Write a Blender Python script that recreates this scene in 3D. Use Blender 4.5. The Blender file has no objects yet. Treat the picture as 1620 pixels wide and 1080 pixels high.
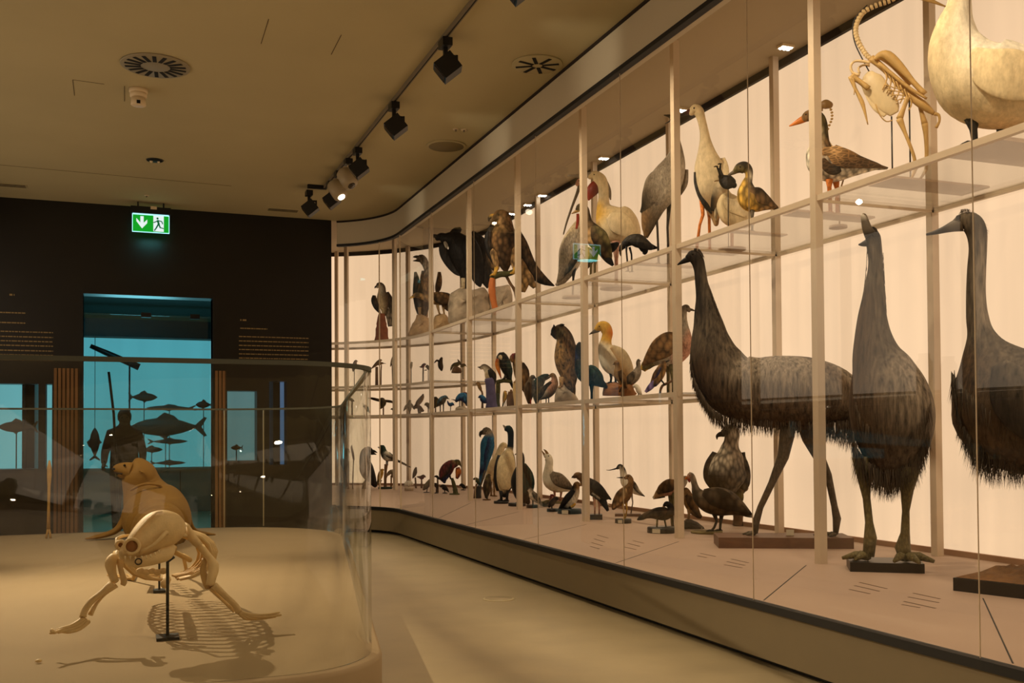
import bpy, bmesh, math, random
from mathutils import Vector, Matrix
R = math.radians
scene = bpy.context.scene
COL = scene.collection
V = Vector

# ---------------------------------------------------------------- camera, world, exposure
CAM_H = 1.05
FPX, YAW, PITCH, ROLL, SHIFT = 1595.8, 0.3674, 0.0216, -0.0066, 114.5
_r = V((math.cos(YAW), -math.sin(YAW), 0))
_f = V((math.sin(YAW)*math.cos(PITCH), math.cos(YAW)*math.cos(PITCH), math.sin(PITCH)))
_u = _r.cross(_f)
CR = math.cos(ROLL)*_r + math.sin(ROLL)*_u
CU = -math.sin(ROLL)*_r + math.cos(ROLL)*_u
cam_data = bpy.data.cameras.new('camera')
cam_data.sensor_width = 36.0
cam_data.lens = FPX/1620*36
cam_data.shift_y = SHIFT/1620
cam_data.clip_start = 0.05
cam = bpy.data.objects.new('camera', cam_data)
COL.objects.link(cam)
m = Matrix((CR, CU, -_f)).transposed().to_4x4()
m.translation = V((0, 0, CAM_H))
cam.matrix_world = m
scene.camera = cam
scene.view_settings.view_transform = 'Standard'
scene.view_settings.look = 'None'
scene.view_settings.gamma = 1
scene.view_settings.use_curve_mapping = False
scene.view_settings.exposure = 0.0
world = bpy.data.worlds.new('world')
scene.world = world
world.use_nodes = True
world.node_tree.nodes['Background'].inputs[0].default_value = (0.05, 0.035, 0.02, 1)
world.node_tree.nodes['Background'].inputs[1].default_value = 0.15
CAMO = V((0, 0, CAM_H))

def lamp(name, kind, loc, target, power, color, size=0.05, spot=60, blend=0.6):
    d = bpy.data.lights.new(name, kind)
    d.energy = power
    d.color = color
    if kind == 'AREA':
        d.shape = 'DISK'; d.size = size
    else:
        d.shadow_soft_size = size
    if kind == 'SPOT':
        d.spot_size = R(spot); d.spot_blend = blend
    o = bpy.data.objects.new(name, d)
    COL.objects.link(o)
    o.location = loc
    o.rotation_euler = (V(target)-V(loc)).to_track_quat('-Z', 'Y').to_euler()
    return o

WARM = (1.0, 0.77, 0.50)
# spot heads of the room that shine on the free-standing vitrine
lamp('vitrine_spot', 'SPOT', (-1.25, 7.9, 3.3), (0.25, 4.2, 0.3), 1050, WARM, 0.025, 62, 1.0)
lamp('vitrine_spot', 'SPOT', (-1.3, 6.0, 3.3), (0.3, 8.2, 0.4), 200, WARM, 0.04, 60)
# the heads on the ceiling track wash the aisle floor and the vitrine
for yy in (4.38, 5.55, 6.80, 8.10, 9.25):
    lamp('track_beam', 'SPOT', (1.83, yy, 3.17), (1.45, yy+0.1, 0.0), 40, WARM, 0.05, 105, 0.9)
# unseen fill spots added under the ceiling near the camera to brighten the aisle
for yy in (-1.0, 1.5):
    lamp('aisle_fill', 'SPOT', (1.0, yy, 3.35), (1.3, yy+0.6, 0.0), 65, WARM, 0.06, 120, 0.9)
for yy in (5.5, 7.3, 9.6):
    lamp('soffit_beam', 'SPOT', (1.86, yy-0.3, 3.2), (2.7, yy, 3.32), 5, (1, 0.86, 0.66), 0.04, 50, 1.0)
# LED heads along the case soffit shining in on the mounted birds
for xx, yy in ((3.0, 1.4), (3.0, 2.7), (3.0, 4.0), (3.0, 5.3), (3.0, 6.6), (3.0, 7.9), (3.0, 9.2), (2.9, 10.4), (2.6, 11.5), (2.2, 12.2)):
    lamp('case_led', 'SPOT', (xx, yy, 3.9), (xx+1.25, yy+(0.25 if yy < 10 else 1.2), 1.2), 95, (1, 0.80, 0.56), 0.03, 125, 0.9)
# ---------------------------------------------------------------- measuring helpers
def pray(px, py):
    return (_f*FPX + CR*(px-810) + CU*(540+SHIFT-py))
def on_z(px, py, z):
    d = pray(px, py); return CAMO + d*((z-CAM_H)/d.z)
def on_x(px, py, x):
    d = pray(px, py); return CAMO + d*(x/d.x)
def on_y(px, py, y):
    d = pray(px, py); return CAMO + d*(y/d.y)
def pix(P):
    d = V(P)-CAMO; z = d.dot(_f)
    return 810+FPX*d.dot(CR)/z, 540+SHIFT-FPX*d.dot(CU)/z

# ---------------------------------------------------------------- colour and materials
def lin(c):
    return tuple(((x/255)/12.92 if x/255 <= 0.04045 else ((x/255+0.055)/1.055)**2.4) for x in c)
MATS = {}
def mat(name, col=(128, 128, 128), rough=0.6, metal=0.0, noise=0.0, nscale=8.0, bump=0.0, bscale=60.0,
        emit=None, estr=1.0, spec=0.5, stretch=None):
    if name in MATS: return MATS[name]
    m = bpy.data.materials.new(name); m.use_nodes = True
    nt = m.node_tree; b = nt.nodes['Principled BSDF']
    c = lin(col)
    b.inputs['Base Color'].default_value = (*c, 1)
    b.inputs['Roughness'].default_value = rough
    b.inputs['Metallic'].default_value = metal
    b.inputs['Specular IOR Level'].default_value = spec
    tc = nt.nodes.new('ShaderNodeTexCoord'); mp = nt.nodes.new('ShaderNodeMapping')
    nt.links.new(tc.outputs['Object'], mp.inputs[0])
    if stretch: mp.inputs['Scale'].default_value = stretch
    if noise:
        n = nt.nodes.new('ShaderNodeTexNoise'); n.inputs['Scale'].default_value = nscale
        n.inputs['Detail'].default_value = 6
        nt.links.new(mp.outputs[0], n.inputs['Vector'])
        rr = nt.nodes.new('ShaderNodeMapRange')
        rr.inputs[1].default_value = 0.25; rr.inputs[2].default_value = 0.75
        rr.inputs[3].default_value = 1-noise; rr.inputs[4].default_value = 1+noise*0.6
        nt.links.new(n.outputs['Fac'], rr.inputs[0])
        mx = nt.nodes.new('ShaderNodeVectorMath'); mx.operation = 'SCALE'
        mx.inputs[0].default_value = c
        nt.links.new(rr.outputs[0], mx.inputs['Scale'])
        nt.links.new(mx.outputs[0], b.inputs['Base Color'])
    if bump:
        n2 = nt.nodes.new('ShaderNodeTexNoise'); n2.inputs['Scale'].default_value = bscale
        n2.inputs['Detail'].default_value = 4
        nt.links.new(mp.outputs[0], n2.inputs['Vector'])
        bp = nt.nodes.new('ShaderNodeBump'); bp.inputs['Strength'].default_value = bump
        bp.inputs['Distance'].default_value = 0.01
        nt.links.new(n2.outputs['Fac'], bp.inputs['Height'])
        nt.links.new(bp.outputs[0], b.inputs['Normal'])
    if emit is not None:
        b.inputs['Emission Color'].default_value = (*lin(emit), 1)
        b.inputs['Emission Strength'].default_value = estr
    MATS[name] = m
    return m

def clear_mat(name, tint=(1, 1, 1), gain=1.0, milk=0.0):
    """clear pane: straight transmission plus a fresnel mirror image, optionally a trace of dust"""
    if name in MATS: return MATS[name]
    m = bpy.data.materials.new(name); m.use_nodes = True
    nt = m.node_tree; nt.nodes.clear()
    out = nt.nodes.new('ShaderNodeOutputMaterial')
    tr = nt.nodes.new('ShaderNodeBsdfTransparent'); tr.inputs[0].default_value = (*tint, 1)
    gl = nt.nodes.new('ShaderNodeBsdfGlossy'); gl.inputs['Roughness'].default_value = 0.0
    ge = nt.nodes.new('ShaderNodeNewGeometry')
    dt = nt.nodes.new('ShaderNodeVectorMath'); dt.operation = 'DOT_PRODUCT'
    nt.links.new(ge.outputs['Incoming'], dt.inputs[0]); nt.links.new(ge.outputs['Normal'], dt.inputs[1])
    def mth(op, x, y=None):
        n = nt.nodes.new('ShaderNodeMath'); n.operation = op
        for i, q in enumerate((x, y)):
            if q is None: continue
            if isinstance(q, (int, float)): n.inputs[i].default_value = q
            else: nt.links.new(q, n.inputs[i])
        return n.outputs[0]
    p5 = mth('POWER', mth('SUBTRACT', 1.0, mth('ABSOLUTE', dt.outputs['Value'])), 5.0)
    mu_out = mth('MINIMUM', mth('MULTIPLY', mth('MULTIPLY_ADD', p5, 0.96), gain), 1.0)
    for n in nt.nodes:
        if n.type == 'MATH' and n.operation == 'MULTIPLY_ADD': n.inputs[2].default_value = 0.04
    mx = nt.nodes.new('ShaderNodeMixShader')
    nt.links.new(mu_out, mx.inputs[0])
    base = tr
    if milk:
        df = nt.nodes.new('ShaderNodeBsdfDiffuse'); df.inputs[0].default_value = (0.8, 0.75, 0.7, 1)
        m2 = nt.nodes.new('ShaderNodeMixShader'); m2.inputs[0].default_value = milk
        nt.links.new(tr.outputs[0], m2.inputs[1]); nt.links.new(df.outputs[0], m2.inputs[2]); base = m2
    nt.links.new(base.outputs[0], mx.inputs[1]); nt.links.new(gl.outputs[0], mx.inputs[2])
    nt.links.new(mx.outputs[0], out.inputs[0])
    MATS[name] = m
    return m

def plume_mat(name, scale=40.0, amount=0.45, rough=0.85, bump=0.35, stretch=(1, 1, 0.45), kind='scale'):
    """feathers: colour from the bird's own colouring, broken up by a procedural feather pattern"""
    if name in MATS: return MATS[name]
    m = bpy.data.materials.new(name); m.use_nodes = True
    nt = m.node_tree; b = nt.nodes['Principled BSDF']
    b.inputs['Roughness'].default_value = rough
    b.inputs['Specular IOR Level'].default_value = 0.25
    at = nt.nodes.new('ShaderNodeAttribute'); at.attribute_name = 'Col'
    tc = nt.nodes.new('ShaderNodeTexCoord'); mp = nt.nodes.new('ShaderNodeMapping')
    mp.inputs['Scale'].default_value = stretch
    nt.links.new(tc.outputs['Object'], mp.inputs[0])
    if kind == 'edge':
        v = nt.nodes.new('ShaderNodeTexVoronoi'); v.inputs['Scale'].default_value = scale
        v.feature = 'DISTANCE_TO_EDGE'
        fac = v.outputs['Distance']; lo, hi = 0.02, 0.16
    elif kind == 'scale':
        v = nt.nodes.new('ShaderNodeTexVoronoi'); v.inputs['Scale'].default_value = scale
        v.feature = 'F1'
        fac = v.outputs['Distance']; lo, hi = 0.15, 0.75
    else:
        v = nt.nodes.new('ShaderNodeTexNoise'); v.inputs['Scale'].default_value = scale
        v.inputs['Detail'].default_value = 5; v.inputs['Roughness'].default_value = 0.65
        fac = v.outputs['Fac']; lo, hi = 0.32, 0.68
    nt.links.new(mp.outputs[0], v.inputs['Vector'])
    rr = nt.nodes.new('ShaderNodeMapRange')
    rr.inputs[1].default_value = lo; rr.inputs[2].default_value = hi
    rr.inputs[3].default_value = 1+amount*(1.1 if kind == 'edge' else 0.45); rr.inputs[4].default_value = 1-amount*(0.2 if kind == 'edge' else 1)
    nt.links.new(fac, rr.inputs[0])
    n = nt.nodes.new('ShaderNodeTexNoise'); n.inputs['Scale'].default_value = scale*0.3
    nt.links.new(mp.outputs[0], n.inputs['Vector'])
    r2 = nt.nodes.new('ShaderNodeMapRange'); r2.inputs[3].default_value = 0.75; r2.inputs[4].default_value = 1.25
    nt.links.new(n.outputs['Fac'], r2.inputs[0])
    mm = nt.nodes.new('ShaderNodeMath'); mm.operation = 'MULTIPLY'
    nt.links.new(rr.outputs[0], mm.inputs[0]); nt.links.new(r2.outputs[0], mm.inputs[1])
    sc = nt.nodes.new('ShaderNodeVectorMath'); sc.operation = 'SCALE'
    nt.links.new(at.outputs['Color'], sc.inputs[0]); nt.links.new(mm.outputs[0], sc.inputs['Scale'])
    nt.links.new(sc.outputs[0], b.inputs['Base Color'])
    bp = nt.nodes.new('ShaderNodeBump'); bp.inputs['Strength'].default_value = bump
    bp.inputs['Distance'].default_value = 0.008
    nt.links.new(fac, bp.inputs['Height']); nt.links.new(bp.outputs[0], b.inputs['Normal'])
    MATS[name] = m
    return m

# ---------------------------------------------------------------- mesh builder
class MB:
    def __init__(s): s.v = []; s.f = []; s.c = []; s.flat = []
    def add(s, vs, fs, cols=None, flat=False):
        o = len(s.v)
        s.v += [V(p) for p in vs]
        s.f += [tuple(i+o for i in f) for f in fs]
        s.flat += [flat]*len(fs)
        s.c += list(cols) if cols else [None]*len(vs)
    def box(s, lo, hi, col=None):
        x0, y0, z0 = lo; x1, y1, z1 = hi
        vs = [(x0, y0, z0), (x1, y0, z0), (x1, y1, z0), (x0, y1, z0), (x0, y0, z1), (x1, y0, z1), (x1, y1, z1), (x0, y1, z1)]
        fs = [(0, 3, 2, 1), (4, 5, 6, 7), (0, 1, 5, 4), (1, 2, 6, 5), (2, 3, 7, 6), (3, 0, 4, 7)]
        s.add(vs, fs, [col]*8 if col else None, True); return s
    def obox(s, c, ax, ay, az, col=None):
        c, ax, ay, az = V(c), V(ax), V(ay), V(az)
        vs = [c+sx*ax+sy*ay+sz*az for sz in (-1, 1) for sx, sy in ((-1, -1), (1, -1), (1, 1), (-1, 1))]
        fs = [(0, 3, 2, 1), (4, 5, 6, 7), (0, 1, 5, 4), (1, 2, 6, 5), (2, 3, 7, 6), (3, 0, 4, 7)]
        if ax.cross(ay).dot(az) < 0: fs = [f[::-1] for f in fs]
        s.add(vs, fs, [col]*8 if col else None, True); return s
    def rings(s, rings, cap=True, cols=None, flat=False):
        n = len(rings[0]); vs = [p for r in rings for p in r]; fs = []
        for i in range(len(rings)-1):
            for j in range(n):
                k = (j+1) % n
                fs.append((i*n+j, i*n+k, (i+1)*n+k, (i+1)*n+j))
        if cap:
            fs.append(tuple(range(n))[::-1]); fs.append(tuple((len(rings)-1)*n+j for j in range(n)))
        s.add(vs, fs, cols, flat); return s
    def tube(s, pts, rad, n=8, col=None, flat=False):
        pts = [V(p) for p in pts]
        if not hasattr(rad, '__len__'): rad = [rad]*len(pts)
        rs = []; ref = None
        for i, p in enumerate(pts):
            t = (pts[min(i+1, len(pts)-1)]-pts[max(i-1, 0)])
            t = t.normalized() if t.length > 1e-9 else V((0, 0, 1))
            if ref is None: ref = V((0, 0, 1)) if abs(t.z) < 0.9 else V((1, 0, 0))
            a = (ref - t*ref.dot(t)).normalized(); b = t.cross(a); ref = a
            rs.append([p + (a*math.cos(2*math.pi*j/n) + b*math.sin(2*math.pi*j/n))*rad[i] for j in range(n)])
        s.rings(rs, True, [col]*(n*len(pts)) if col else None, flat); return s
    def cyl(s, p0, p1, r0, r1=None, n=16, col=None):
        return s.tube([p0, p1], [r0, r0 if r1 is None else r1], n, col)
    def lathe(s, c, prof, n=24, axis=(0, 0, 1), col=None):
        c = V(c); ax = V(axis).normalized()
        a = V((1, 0, 0)) if abs(ax.x) < 0.9 else V((0, 1, 0))
        a = (a-ax*a.dot(ax)).normalized(); b = ax.cross(a)
        rs = [[c+ax*h+(a*math.cos(2*math.pi*j/n)+b*math.sin(2*math.pi*j/n))*r for j in range(n)] for r, h in prof]
        s.rings(rs, True, [col]*(n*len(prof)) if col else None); return s
    def prism(s, poly, z0, z1, col=None):
        n = len(poly)
        vs = [(x, y, z0) for x, y in poly]+[(x, y, z1) for x, y in poly]
        fs = [tuple(range(n))[::-1], tuple(range(n, 2*n))]
        for j in range(n):
            k = (j+1) % n; fs.append((j, k, k+n, j+n))
        s.add(vs, fs, [col]*(2*n) if col else None, True); return s
    def ball(s, c, r, n=12, m=8, scale=(1, 1, 1), col=None):
        c = V(c); vs = []; fs = []
        for i in range(1, m):
            th = math.pi*i/m
            for j in range(n):
                a = 2*math.pi*j/n
                vs.append(c+V((math.sin(th)*math.cos(a)*r*scale[0], math.sin(th)*math.sin(a)*r*scale[1], math.cos(th)*r*scale[2])))
        for i in range(m-2):
            for j in range(n):
                k = (j+1) % n; fs.append((i*n+j, (i+1)*n+j, (i+1)*n+k, i*n+k))
        t = len(vs); vs += [c+V((0, 0, r*scale[2])), c-V((0, 0, r*scale[2]))]
        for j in range(n):
            k = (j+1) % n; fs.append((t, j, k)); fs.append((t+1, (m-2)*n+k, (m-2)*n+j))
        s.add(vs, fs, [col]*len(vs) if col else None); return s
    def strip(s, path, prof, col=None):
        """sweep an xy path (list of (x,y)) with a profile of (offset to the left, z)"""
        rs = []
        for i, p in enumerate(path):
            a = V(path[max(i-1, 0)]); b = V(path[min(i+1, len(path)-1)])
            t = (b-a).normalized(); nrm = V((-t.y, t.x))
            rs.append([V((p[0]+nrm.x*o, p[1]+nrm.y*o, z)) for o, z in prof])
        s.rings(rs, True, None, True); return s
    def build(s, name, m, parent=None, smooth=True, loc=None):
        me = bpy.data.meshes.new(name)
        org = V((0, 0, 0))
        if parent is not None: org = V(parent.get('_org', (0, 0, 0)))
        elif loc is not None: org = V(loc)
        me.from_pydata([tuple(p-org) for p in s.v], [], s.f)
        if any(c is not None for c in s.c):
            a = me.color_attributes.new('Col', 'FLOAT_COLOR', 'POINT')
            for i, c in enumerate(s.c):
                a.data[i].color = (*(c or (0.3, 0.3, 0.3)), 1)
        bm = bmesh.new(); bm.from_mesh(me)
        bmesh.ops.recalc_face_normals(bm, faces=bm.faces[:]); bm.to_mesh(me); bm.free()
        for p, fl in zip(me.polygons, s.flat): p.use_smooth = smooth and not fl
        me.materials.append(m)
        o = bpy.data.objects.new(name, me); COL.objects.link(o)
        if parent is not None: o.parent = parent
        elif loc is not None: o.location = loc
        o['_org'] = tuple(org)
        return o

def thing(name, label, cat, loc, group=None):
    o = bpy.data.objects.new(name, None); COL.objects.link(o)
    o.empty_display_size = 0.1
    o.location = loc; o['_org'] = tuple(loc)
    o['label'] = label; o['category'] = cat
    if group: o['group'] = group
    return o
def tag(o, label, cat, group=None, kind=None):
    o['label'] = label; o['category'] = cat
    if group: o['group'] = group
    if kind: o['kind'] = kind
    return o
def structure(o, label=None):
    o['kind'] = 'structure'
    if label: o['label'] = label
    return o
def spline(pts, k=4):
    """Catmull-Rom through rows of numbers"""
    out = []; n = len(pts)
    for i in range(n-1):
        p0, p1, p2, p3 = pts[max(i-1, 0)], pts[i], pts[i+1], pts[min(i+2, n-1)]
        for j in range(k):
            t = j/k
            out.append([0.5*((2*b)+(c-a)*t+(2*a-5*b+4*c-d)*t*t+(-a+3*b-3*c+d)*t**3) for a, b, c, d in zip(p0, p1, p2, p3)])
    out.append(list(pts[-1]))
    return out
# ---------------------------------------------------------------- the place
DECK, RAILZ, CEIL, TOPZ, MIDZ, CASEZ = 0.282, 3.175, 3.456, 2.4605, 1.364, 4.0
XG, XF, XB, XW = 2.70, 3.85, 4.75, 4.86
CC = (1.75, 13.3)          # centre of the bend of shelves and back wall
GC = (1.70, 10.30)         # centre of the bend of the front glass
SMALLZ = 1.80
def bend(c, r, a0=0, a1=90, n=14):
    return [(c[0]+r*math.cos(R(a0+(a1-a0)*i/n)), c[1]+r*math.sin(R(a0+(a1-a0)*i/n))) for i in range(n+1)]
def glass_path(off=0.0, y0=-0.5, a1=80):
    return [(XG+off, y0)]+[(XG+off, y0+(10.3-y0)*i/8) for i in range(1, 8)]+bend(GC, XG-GC[0]+off, 0, a1)
def shelf_path(frac, y0, a1=90):
    r = 2.1+0.9*frac
    x = CC[0]+r
    pts = [(x, y0+(13.3-y0)*i/8) for i in range(8)] if y0 < 13.3 else []
    return pts+bend(CC, r, 0, a1)

M_CEIL = mat('ceiling_plaster', (186, 174, 134), 0.9, noise=0.06, nscale=1.5, bump=0.05, bscale=120)
M_FLOOR = mat('floor_screed', (176, 160, 126), 0.38, noise=0.14, nscale=3.0, bump=0.03, bscale=30)
M_DARK = mat('dark_wall_panel', (20, 17, 14), 0.35, noise=0.2, nscale=3, bump=0.03, bscale=90)
M_FASCIA = mat('soffit_paint', (206, 194, 168), 0.6, noise=0.04, nscale=2)
M_PLINTH = mat('plinth_lacquer', (124, 110, 82), 0.55, noise=0.05, nscale=5)
M_DECK = mat('case_deck', (168, 142, 122), 0.6, noise=0.05, nscale=3)
M_POST = mat('white_lacquered_steel', (206, 186, 160), 0.4)
M_BLACK = mat('black_metal', (10, 10, 10), 0.45)
M_RUBBER = mat('black_seal', (14, 12, 10), 0.6)
M_GLASS = clear_mat('case_glass', (0.965, 0.97, 0.96), 1.0)
M_SHELF = clear_mat('shelf_glass', (0.95, 0.95, 0.93), 1.0, 0.035)

def lum_mat(name, c, strength, streak=0.08):
    m = bpy.data.materials.new(name); m.use_nodes = True
    nt = m.node_tree; b = nt.nodes['Principled BSDF']
    b.inputs['Base Color'].default_value = (0.14, 0.10, 0.07, 1); b.inputs['Roughness'].default_value = 0.9
    tc = nt.nodes.new('ShaderNodeTexCoord'); mp = nt.nodes.new('ShaderNodeMapping')
    mp.inputs['Scale'].default_value = (2.2, 2.2, 0.12)
    nt.links.new(tc.outputs['Object'], mp.inputs[0])
    n = nt.nodes.new('ShaderNodeTexNoise'); n.inputs['Scale'].default_value = 2.0; n.inputs['Detail'].default_value = 3
    nt.links.new(mp.outputs[0], n.inputs['Vector'])
    rr = nt.nodes.new('ShaderNodeMapRange'); rr.inputs[1].default_value = 0.3; rr.inputs[2].default_value = 0.7
    rr.inputs[3].default_value = strength*(1-streak); rr.inputs[4].default_value = strength*(1+streak)
    nt.links.new(n.outputs['Fac'], rr.inputs[0])
    b.inputs['Emission Color'].default_value = (*c, 1)
    nt.links.new(rr.outputs[0], b.inputs['Emission Strength'])
    MATS[name] = m
    return m
M_LUM = lum_mat('backlit_fabric', (0.96, 0.65, 0.40), 0.97)

# floor, ceiling
structure(MB().box((-6, -4, -0.1), (6.5, 19, 0.0)).build('floor', M_FLOOR, smooth=False))
pl = glass_path(0.0, -3.95, 88)
structure(MB().prism([(-6, -4)]+[(XG, -4)]+pl[1:]+[(1.7, 11.6), (-6, 11.6)], CEIL, CEIL+0.12).build('ceiling', M_CEIL, smooth=False))
# ceiling of the show case, higher than the hall's
structure(MB().box((1.2, -3, CASEZ), (5.4, 17.6, CASEZ+0.1)).build('ceiling', mat('case_ceiling', (160, 142, 112), 0.85), smooth=False))
# outer shell behind
structure(MB().box((-6.1, -4, 0), (-6, 19, 4.2)).build('wall_left', mat('hall_wall', (120, 100, 72), 0.9), smooth=False))
structure(MB().box((-6, -4.1, 0), (6.5, -4, 4.2)).build('wall_front', mat('hall_wall'), smooth=False))
structure(MB().box((-6, 16.9, 0), (1.6, 17.0, 4.2)).build('wall_rear', mat('hall_wall'), smooth=False))
# luminous back of the case
r = 3.11
wp = [(CC[0]+r, -2.5)]+[(CC[0]+r, -2.5+15.8*i/8) for i in range(1, 8)]+bend(CC, r, 0, 92)
structure(MB().strip(wp, [(0, DECK), (0, CASEZ-0.05), (-0.03, CASEZ-0.05), (-0.03, DECK)]).build('wall_right', M_LUM, smooth=False), 'backlit cream fabric wall behind the mounted birds')
structure(MB().strip(wp, [(0.028, DECK), (0.028, DECK+0.035), (0, DECK+0.035), (0, DECK)]).build('baseboard_right', mat('wall_foot', (150, 112, 82), 0.6), smooth=False))
structure(MB().strip(wp, [(0.03, CASEZ-0.06), (0.03, CASEZ), (-0.05, CASEZ), (-0.05, CASEZ-0.06)]).build('trim_1', mat('shadow_gap', (40, 28, 18), 0.9), smooth=False))

# plinth with deck
pt = thing('case_plinth', 'long low beige plinth with pale deck carrying the glazed bird case', 'plinth', (3.7, 5, 0))
gp = glass_path(0.03, -2.5, 60)+[(2.24, 11.4), (1.66, 11.8)]
deckpoly = gp + wp[::-1]
MB().prism(deckpoly, DECK-0.03, DECK).build('deck', M_DECK, pt, smooth=False)
MB().strip(glass_path(0.0, -2.5, 59), [(0, 0.035), (0, DECK-0.03), (-0.05, DECK-0.03), (-0.05, 0.035)]).build('front_panel', M_PLINTH, pt, smooth=False)
MB().strip(glass_path(0.0, -2.5, 59), [(0.012, DECK-0.03), (0.012, DECK+0.004), (-0.03, DECK+0.004), (-0.03, DECK-0.03)]).build('glazing_channel', M_RUBBER, pt, smooth=False)
MB().strip(glass_path(0.06, -2.5, 57), [(0.0, 0.0), (0.0, 0.04), (-0.05, 0.04), (-0.05, 0.0)]).build('toe_recess', M_RUBBER, pt, smooth=False)
# deck joints: thin dark seams running from glass to posts
for yy, y2 in ((2.55, 3.6), (5.45, 6.35), (6.95, 7.9), (8.3, 9.5), (9.1, 11.0), (3.95, 4.9)):
    a, b = V((2.76, yy, DECK+0.0004)), V((3.72, y2, DECK+0.0004)); t = (b-a).normalized(); nn = V((-t.y, t.x, 0))*0.003
    MB().obox((a+b)/2, (b-a)/2, nn, (0, 0, 0.0004)).build('deck_seam', M_RUBBER, pt, smooth=False)

# fascia + rail above the glass
structure(MB().strip(glass_path(0.0, -3, 59), [(0.004, RAILZ+0.02), (0.004, CEIL), (-0.06, CEIL), (-0.06, RAILZ+0.02)]).build('trim_2', M_FASCIA, smooth=False), 'pale curved soffit band above the glass')
structure(MB().strip(glass_path(0.0, -3, 59), [(0.012, CEIL-0.02), (0.012, CEIL), (0.0, CEIL), (0.0, CEIL-0.02)]).build('trim_3', mat('shadow_gap'), smooth=False))
structure(MB().strip(glass_path(0.0, -3, 59), [(0.014, RAILZ-0.006), (0.014, RAILZ+0.02), (-0.03, RAILZ+0.02), (-0.03, RAILZ-0.006)]).build('trim_4', M_RUBBER, smooth=False), 'black glazing rail')
structure(MB().strip(glass_path(0.06, -3, 57), [(0, RAILZ+0.02), (0, CASEZ), (-0.04, CASEZ), (-0.04, RAILZ+0.02)]).build('trim_5', M_FASCIA, smooth=False))

# front glazing: panes with thin joints
joints = [0.02, 1.33, 2.64, 3.96, 5.25, 6.55, 7.9, 9.14, 10.3]
gz = thing('case_glazing', 'tall frameless glass panes closing the front of the bird case', 'glazing', (XG, 5, DECK))
gdata = []
for a, b in zip(joints, joints[1:]):
    MB().box((XG+0.010, a+0.001, DECK+0.004), (XG+0.014, b-0.001, RAILZ)).build('glass_pane', M_GLASS, gz, smooth=False)
for a0, a1 in ((0, 27), (27.4, 58)):
    o = MB().strip(bend(GC, XG-GC[0]+0.012, a0, a1, 8), [(0.002, DECK+0.004), (0.002, RAILZ), (-0.002, RAILZ), (-0.002, DECK+0.004)]).build('glass_pane', M_GLASS, gz)
MJ = mat('joint_gasket', (215, 195, 165), 0.3)
for yy in joints[1:-1]:
    MB().box((XG+0.0098, yy-0.001, DECK), (XG+0.0142, yy+0.001, RAILZ)).build('glass_joint', MJ, gz, smooth=False)
for aa in (0.2, 27.2):
    x, y = GC[0]+(XG-GC[0]+0.012)*math.cos(R(aa)), GC[1]+(XG-GC[0]+0.012)*math.sin(R(aa))
    MB().box((x-0.006, y-0.003, DECK), (x+0.006, y+0.003, RAILZ)).build('glass_joint', MJ, gz, smooth=False)

# shelving frame: posts, rails and glass shelves
sh = thing('shelving_frame', 'pale steel post frame with glass shelves filling the backlit bird case', 'shelving', (4.3, 6, DECK))
def post(x, y, ang=0):
    c, s_ = math.cos(ang), math.sin(ang); h = 0.026
    MB().obox((x, y, (DECK+CASEZ)/2), (h*c, h*s_, 0), (-h*s_, h*c, 0), (0, 0, (CASEZ-DECK)/2)).build('post', M_POST, sh, smooth=False)
for yy in (3.31, 4.93, 6.56, 8.18, 9.8, 11.4, 13.0):
    post(XF, yy); post(XB, yy+0.02)
for a in (25, 50, 76): post(CC[0]+2.1*math.cos(R(a)), CC[1]+2.1*math.sin(R(a)), R(a))
for a in (15, 38, 62): post(CC[0]+3.0*math.cos(R(a)), CC[1]+3.0*math.sin(R(a)), R(a))
def shelf(z, y0, a1=90, th=0.012, rail=0.017):
    a = shelf_path(0.0, y0, a1); b = shelf_path(1.0, y0, a1)
    MB().strip(a, [(-rail, z-0.03), (-rail, z+0.004), (rail, z+0.004), (rail, z-0.03)]).build('front_rail', M_POST, sh, smooth=False)
    MB().strip(b, [(-0.012, z-0.03), (-0.012, z), (0.012, z), (0.012, z-0.03)]).build('back_rail', M_POST, sh, smooth=False)
    # one pane per bay
    n = len(a)
    for i in range(0, n-1, 2):
        j = min(i+2, n-1)
        rs = []
        for k in range(i, j+1):
            A, B = V((*a[k], 0)), V((*b[k], 0)); d = (B-A).normalized()*0.02
            A, B = A+d, B-d
            rs.append([V((A.x, A.y, z-th)), V((B.x, B.y, z-th)), V((B.x, B.y, z)), V((A.x, A.y, z))])
        MB().rings(rs, True, None, True).build('shelf_pane', M_SHELF, sh, smooth=False)
shelf(TOPZ, 1.9)
shelf(MIDZ, 6.53)
shelf(SMALLZ, 12.98)
for z, ys in ((TOPZ, (3.31, 4.93, 6.56, 8.18, 9.8, 11.4, 13.0)), (MIDZ, (6.56, 8.18, 9.8, 11.4, 13.0)), (SMALLZ, (13.0,))):
    for yy in ys:
        MB().box((XF, yy-0.006, z-0.03), (XB, yy+0.006, z-0.013)).build('cross_rail', M_POST, sh, smooth=False)

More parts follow.
